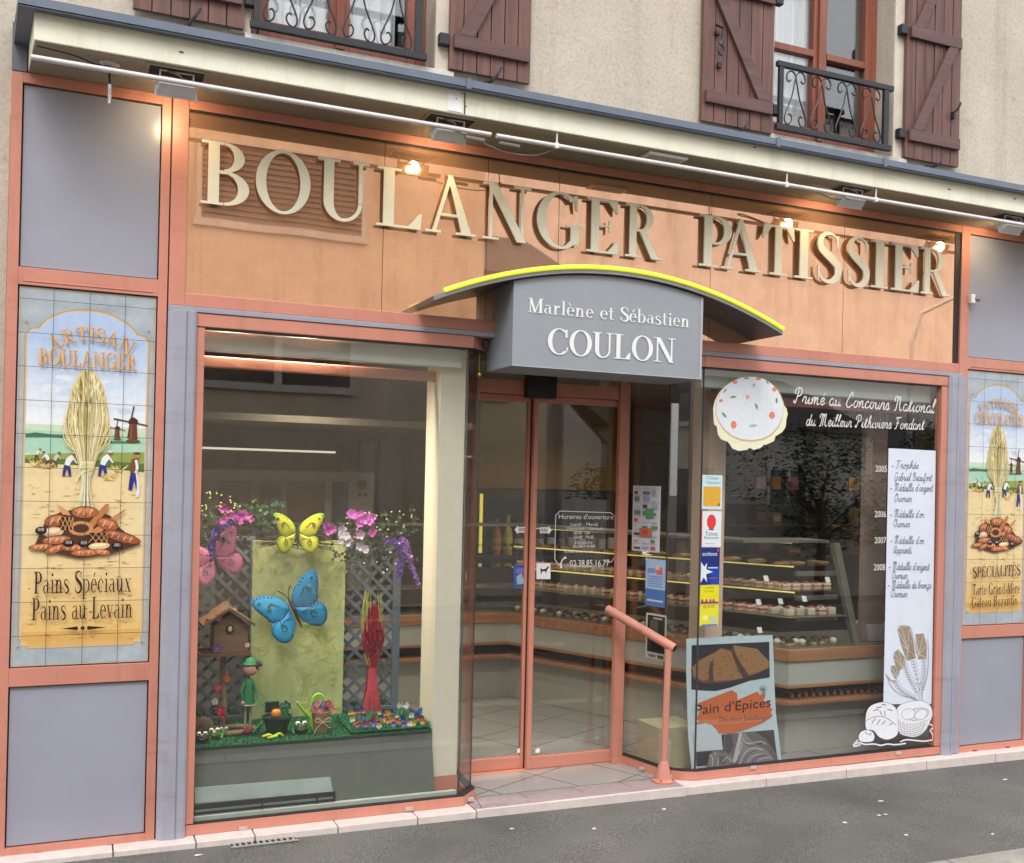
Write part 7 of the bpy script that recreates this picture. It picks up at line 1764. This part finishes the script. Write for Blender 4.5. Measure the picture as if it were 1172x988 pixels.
def arrow(xc, yc, sg, lab, y):
    mb = MB(); c_ = at(xc, yc, y); w, h = .040, .028
    mb.flat([(c_.x+sg*w, c_.z), (c_.x+sg*.018, c_.z+h), (c_.x+sg*.018, c_.z+h*.62), (c_.x-sg*w*.95, c_.z+h*.62), (c_.x-sg*w*.95, c_.z-h*.62), (c_.x+sg*.018, c_.z-h*.62), (c_.x+sg*.018, c_.z-h)], y, WHT, 3e-5)
    for k in range(5): x = c_.x-sg*(w*.7-.0095*k); mb.flat([(x-.0022, c_.z-h*.38), (x+.0022, c_.z-h*.38), (x+.0022, c_.z+h*.38), (x-.0022, c_.z+h*.38)], y, BLKP, 3e-5)
    tag(mb.build('arrow_sticker', None, recalc=False), lab, 'sticker')
arrow(596, 606.5, -1, 'white arrow sticker pointing left on the left door leaf', YD+.0515); arrow(624.5, 607, 1, 'white arrow sticker pointing right on the right door leaf', YDD)
mb = MB(); mb.flat(GD([(614, 644.5), (630, 644.7), (630, 663), (614, 662.8)]), YDD, WHT, 3e-5)
for pts in ([(618, 652), (619, 650.5), (621, 652), (625, 651), (627, 648), (628.5, 649), (627, 651.5), (625.5, 653.5), (625.5, 656), (624.5, 656), (624.3, 653.8), (620.3, 654.2), (619.5, 657), (618.5, 657), (619, 653.5)],): mb.flat(GD(pts), YDD, BLKP, 3e-5)
tag(mb.build('dog_sticker', None, recalc=False), 'white square sticker with a small black dog on the right door leaf', 'sticker')
mb = MB(); YDL = YD+.0515
mb.flat(GD([(587, 647), (603, 646.5), (603, 672), (588, 672.5)], YDL), YDL, pm((60, 90, 165), .4), 3e-5); mb.flat(GD([(590, 651), (600, 650), (601, 656), (591, 657)], YDL), YDL, pm((120, 110, 180), .4), 3e-5); mb.flat(GD([(591, 660), (597, 656), (601, 668), (592, 669)], YDL), YDL, pm((150, 180, 200), .4), 3e-5)
tag(mb.build('blue_sticker', None, recalc=False), 'small blue picture sticker near the edge of the left door leaf', 'sticker')
for px_, y_, lab in ((594.5, YDL, 'small white tab sticker at the foot of the left door leaf'), (615.5, YDD, 'small white tab sticker at the foot of the right door leaf')):
    c_ = at(px_, 859, y_); mb = MB().flat([(c_.x-.015, c_.z-.014), (c_.x+.015, c_.z-.014), (c_.x+.015, c_.z+.008), (c_.x+.004, c_.z+.016), (c_.x-.008, c_.z+.010), (c_.x-.015, c_.z+.008)], y_, WHT, 3e-5)
    tag(mb.build('tab_sticker', None, recalc=False), lab, 'sticker')

# ------------------------------------------------------------------ the other side of the street (seen in the copper and the glass)
WF = mat('white_window_frame', (.62, .62, .60), rough=.5); DGL = mat('opposite_window_glass', (.05, .06, .07), rough=.1, spec=.8); SLAT = mat('roller_shutter_slats', (.20, .15, .115), rough=.6)
ROOF = mat('opposite_roof_slate', (.055, .050, .055), rough=.8, var=.3, scale=6)
def house(name_lab, x0, x1, yf, depth, h, wall, roof_h, wins, gable=False, roofm=None):
    o = thing('opposite_house', ((x0+x1)/2, yf-depth/2, -.02), name_lab, 'house')
    MB().box(x0, x1, yf-depth, yf, -.15, h).build('wall', wall, o)
    r = MB(); e = .25
    if gable:
        xm = (x0+x1)/2; r.yprism([(x0-e, h-.05), (x1+e, h-.05), (xm, h+roof_h)], yf-depth-e, yf-.12)
        MB().yprism([(x0, h+.001), (x1, h+.001), (xm, h+roof_h-.18)], yf-.119, yf+.0).build('gable_wall', wall, o)
    else: r.xprism([(yf+e, h+.001), (yf-depth/2, h+roof_h), (yf-depth-e, h+.001)], x0-.1, x1+.1)
    r.build('roof', roofm or ROOF, o)
    for (a, b, c, d, kind) in wins:
        f = MB().box(a-.09, b+.09, yf+.002, yf+.05, c-.10, c-.0).box(a-.07, a, yf+.002, yf+.05, c, d).box(b, b+.07, yf+.002, yf+.05, c, d).box(a-.07, b+.07, yf+.002, yf+.05, d, d+.07)
        if kind != 'shutter': f.box((a+b)/2-.05, (a+b)/2+.05, yf+.012, yf+.05, c, d)
        fo = f.build('window', WF, o)
        if kind == 'shutter':
            s_ = MB(); n = int((d-c)/.075)
            for k in range(n): z = c+(d-c)*k/n; s_.xprism([(yf+.012, z+.004), (yf+.045, z+.004), (yf+.025, z+(d-c)/n-.004), (yf+.012, z+(d-c)/n-.004)], a, b)
            s_.build('roller_shutter', SLAT, fo)
        else: MB().box(a, b, yf+.003, yf+.011, c, d).build('pane', DGL, fo)
    return o
house('buff house with a closed roller shutter on the opposite side of the street', -10, 5.6, -9.0, 9, 7.4, STUC2, 1.6, [(1.55, 3.72, 5.16, 6.15, 'shutter'), (1.60, 3.62, 3.02, 3.92, 'w'), (-3.0, -1.2, 3.0, 4.2, 'w'), (-3.0, -1.2, 5.1, 6.2, 'shutter'), (-7.5, -6, 3.0, 4.2, 'w'), (-7.5, -6, .9, 2.1, 'w'), (-7.5, -6, 5.1, 6.2, 'w')])
WB_ = stucco_mat('white_render', (.66, .63, .58), (.7, .68, .66))
house('low white gabled house across the street, second from the buff house', 7.2, 10.4, -13.2, 7, 2.7, WB_, 1.7, [(8.5, 9.0, 1.2, 2.2, 'w')], True)
house('low white house with a dark roof set back across the street', 10.9, 17.5, -13.8, 7, 3.1, WB_, 1.6, [(12, 13, 1.1, 2.2, 'w'), (14.5, 15.5, 1.1, 2.2, 'w')])
house('grey roofed annex against the end of the buff house', 5.7, 7.9, -10.6, 5, 5.2, STUC2, 1.3, [(6.3, 7.1, 3.3, 4.3, 'w')], False)
house('far cream house at the right end of the opposite side', 19.5, 30, -15, 8, 2.8, STUC2, 1.2, [(21, 22.2, 1, 2.3, 'w'), (24, 25.2, 1, 2.3, 'w')])
house('tall pale rendered block behind the low houses on the opposite side', 8.2, 34, -18, 9, 12.5, stucco_mat('pale_render', (.88, .82, .76), (.72, .68, .64)), 2.0, [(27, 28.2, 3, 4.4, 'w'), (30, 31.2, 3, 4.4, 'w')])
house('long cream house at the left end of the opposite side', -26, -10.4, -9.6, 9, 7.5, WB_, 2.4, [(-14, -12.5, 1, 2.3, 'w'), (-14, -12.5, 4, 5.3, 'w'), (-19, -17.5, 1, 2.3, 'w'), (-19, -17.5, 4, 5.3, 'w')])
gw = MB().box(5.7, 18, -9.3, -9.1, -.1, 1.5); tag(gw.build('garden_wall', WB_), 'low white garden wall on the opposite pavement', 'wall')
pl = thing('street_mast', (4.7, -3.4-.0, -.13), 'grey round mast standing at the kerb opposite the door', 'mast')
pl.location = (5.2, -4.6, -.13)
MB().tube([(5.2, -4.6, -.13), (5.2, -4.6, 2.72)], .10, 18).build('pole', mat('grey_mast', (.30, .31, .32), rough=.5), pl, smooth=True)
MB().lathe((5.2, -4.6, -.13), [(.17, 0), (.17, .03), (.11, .05)], 18).build('base_plate', ALU, pl)
lm = thing('street_lamp', (14.5, -9.6, -.02), 'tall street lamp with a curved arm across the street', 'street lamp')
MB().tube([(14.5, -9.6, -.02), (14.5, -9.6, 4.6), (14.6, -9.5, 5.1), (15.2, -9.2, 5.45)], [.07, .05, .04, .035], 10).build('pole', ALU, lm); MB().ball((15.45, -9.1, 5.46), (.35, .14, .07), 12, 6).build('lamp_head', ALU, lm)
def tree(x, y, h, r, lab, bushy=False):
    o = thing('garden_tree', (x, y, -.1), lab, 'tree')
    tr_ = MB(); tr_.tube([(x, y, -.1), (x+.05, y, h*.35), (x-.04, y+.05, h*.6)], [.09, .07, .04], 8)
    for k in range(9): a_ = k*.7; tr_.tube([(x, y, h*(.3+.03*k)), (x+math.cos(a_)*r*.6, y+math.sin(a_)*r*.6, h*(.5+.04*k))], [.035, .012], 5)
    tr_.build('trunk', mat('bark', (.08, .06, .045), rough=.9), o)
    rn = random.Random(int(x*7)); mb = MB(); ms_ = [mat('leaf_a', (.035, .075, .02), rough=.6), mat('leaf_b', (.06, .11, .03), rough=.6), mat('leaf_c', (.02, .05, .018), rough=.6)]
    cl = [(x+rn.gauss(0, r*.42), y+rn.gauss(0, r*.42), h*rn.uniform(.32 if bushy else .45, .95), rn.uniform(.25, .5)*r) for _ in range(26)]
    for _ in range(4200):
        c = rn.choice(cl); d_ = Vector((rn.gauss(0, 1), rn.gauss(0, 1), rn.gauss(0, 1))).normalized()*c[3]*rn.uniform(.6, 1)
        p = Vector((c[0], c[1], c[2]))+d_; a_ = rn.uniform(0, 6.28); s_ = rn.uniform(.03, .06); u = Vector((math.cos(a_), math.sin(a_), rn.uniform(-.6, .6))); v = u.cross(Vector((rn.uniform(-1, 1), rn.uniform(-1, 1), 1))).normalized()
        mb.use(rn.choice(ms_)); mb.add([p-u*s_, p+v*s_*.5, p+u*s_, p-v*s_*.5], [(0, 1, 2, 3)])
    mb.build('crown', None, o, recalc=False)
tree(11.6, -8.6, 2.7, 1.2, 'bushy dark shrub tree by the opposite garden wall', True)
tree(14.2, -8.7, 2.9, .8, 'smaller leafy tree right of the bushy shrub tree', True)
tree(9.4, -10.4, 2.2, .8, 'low leafy bush behind the garden wall', True)
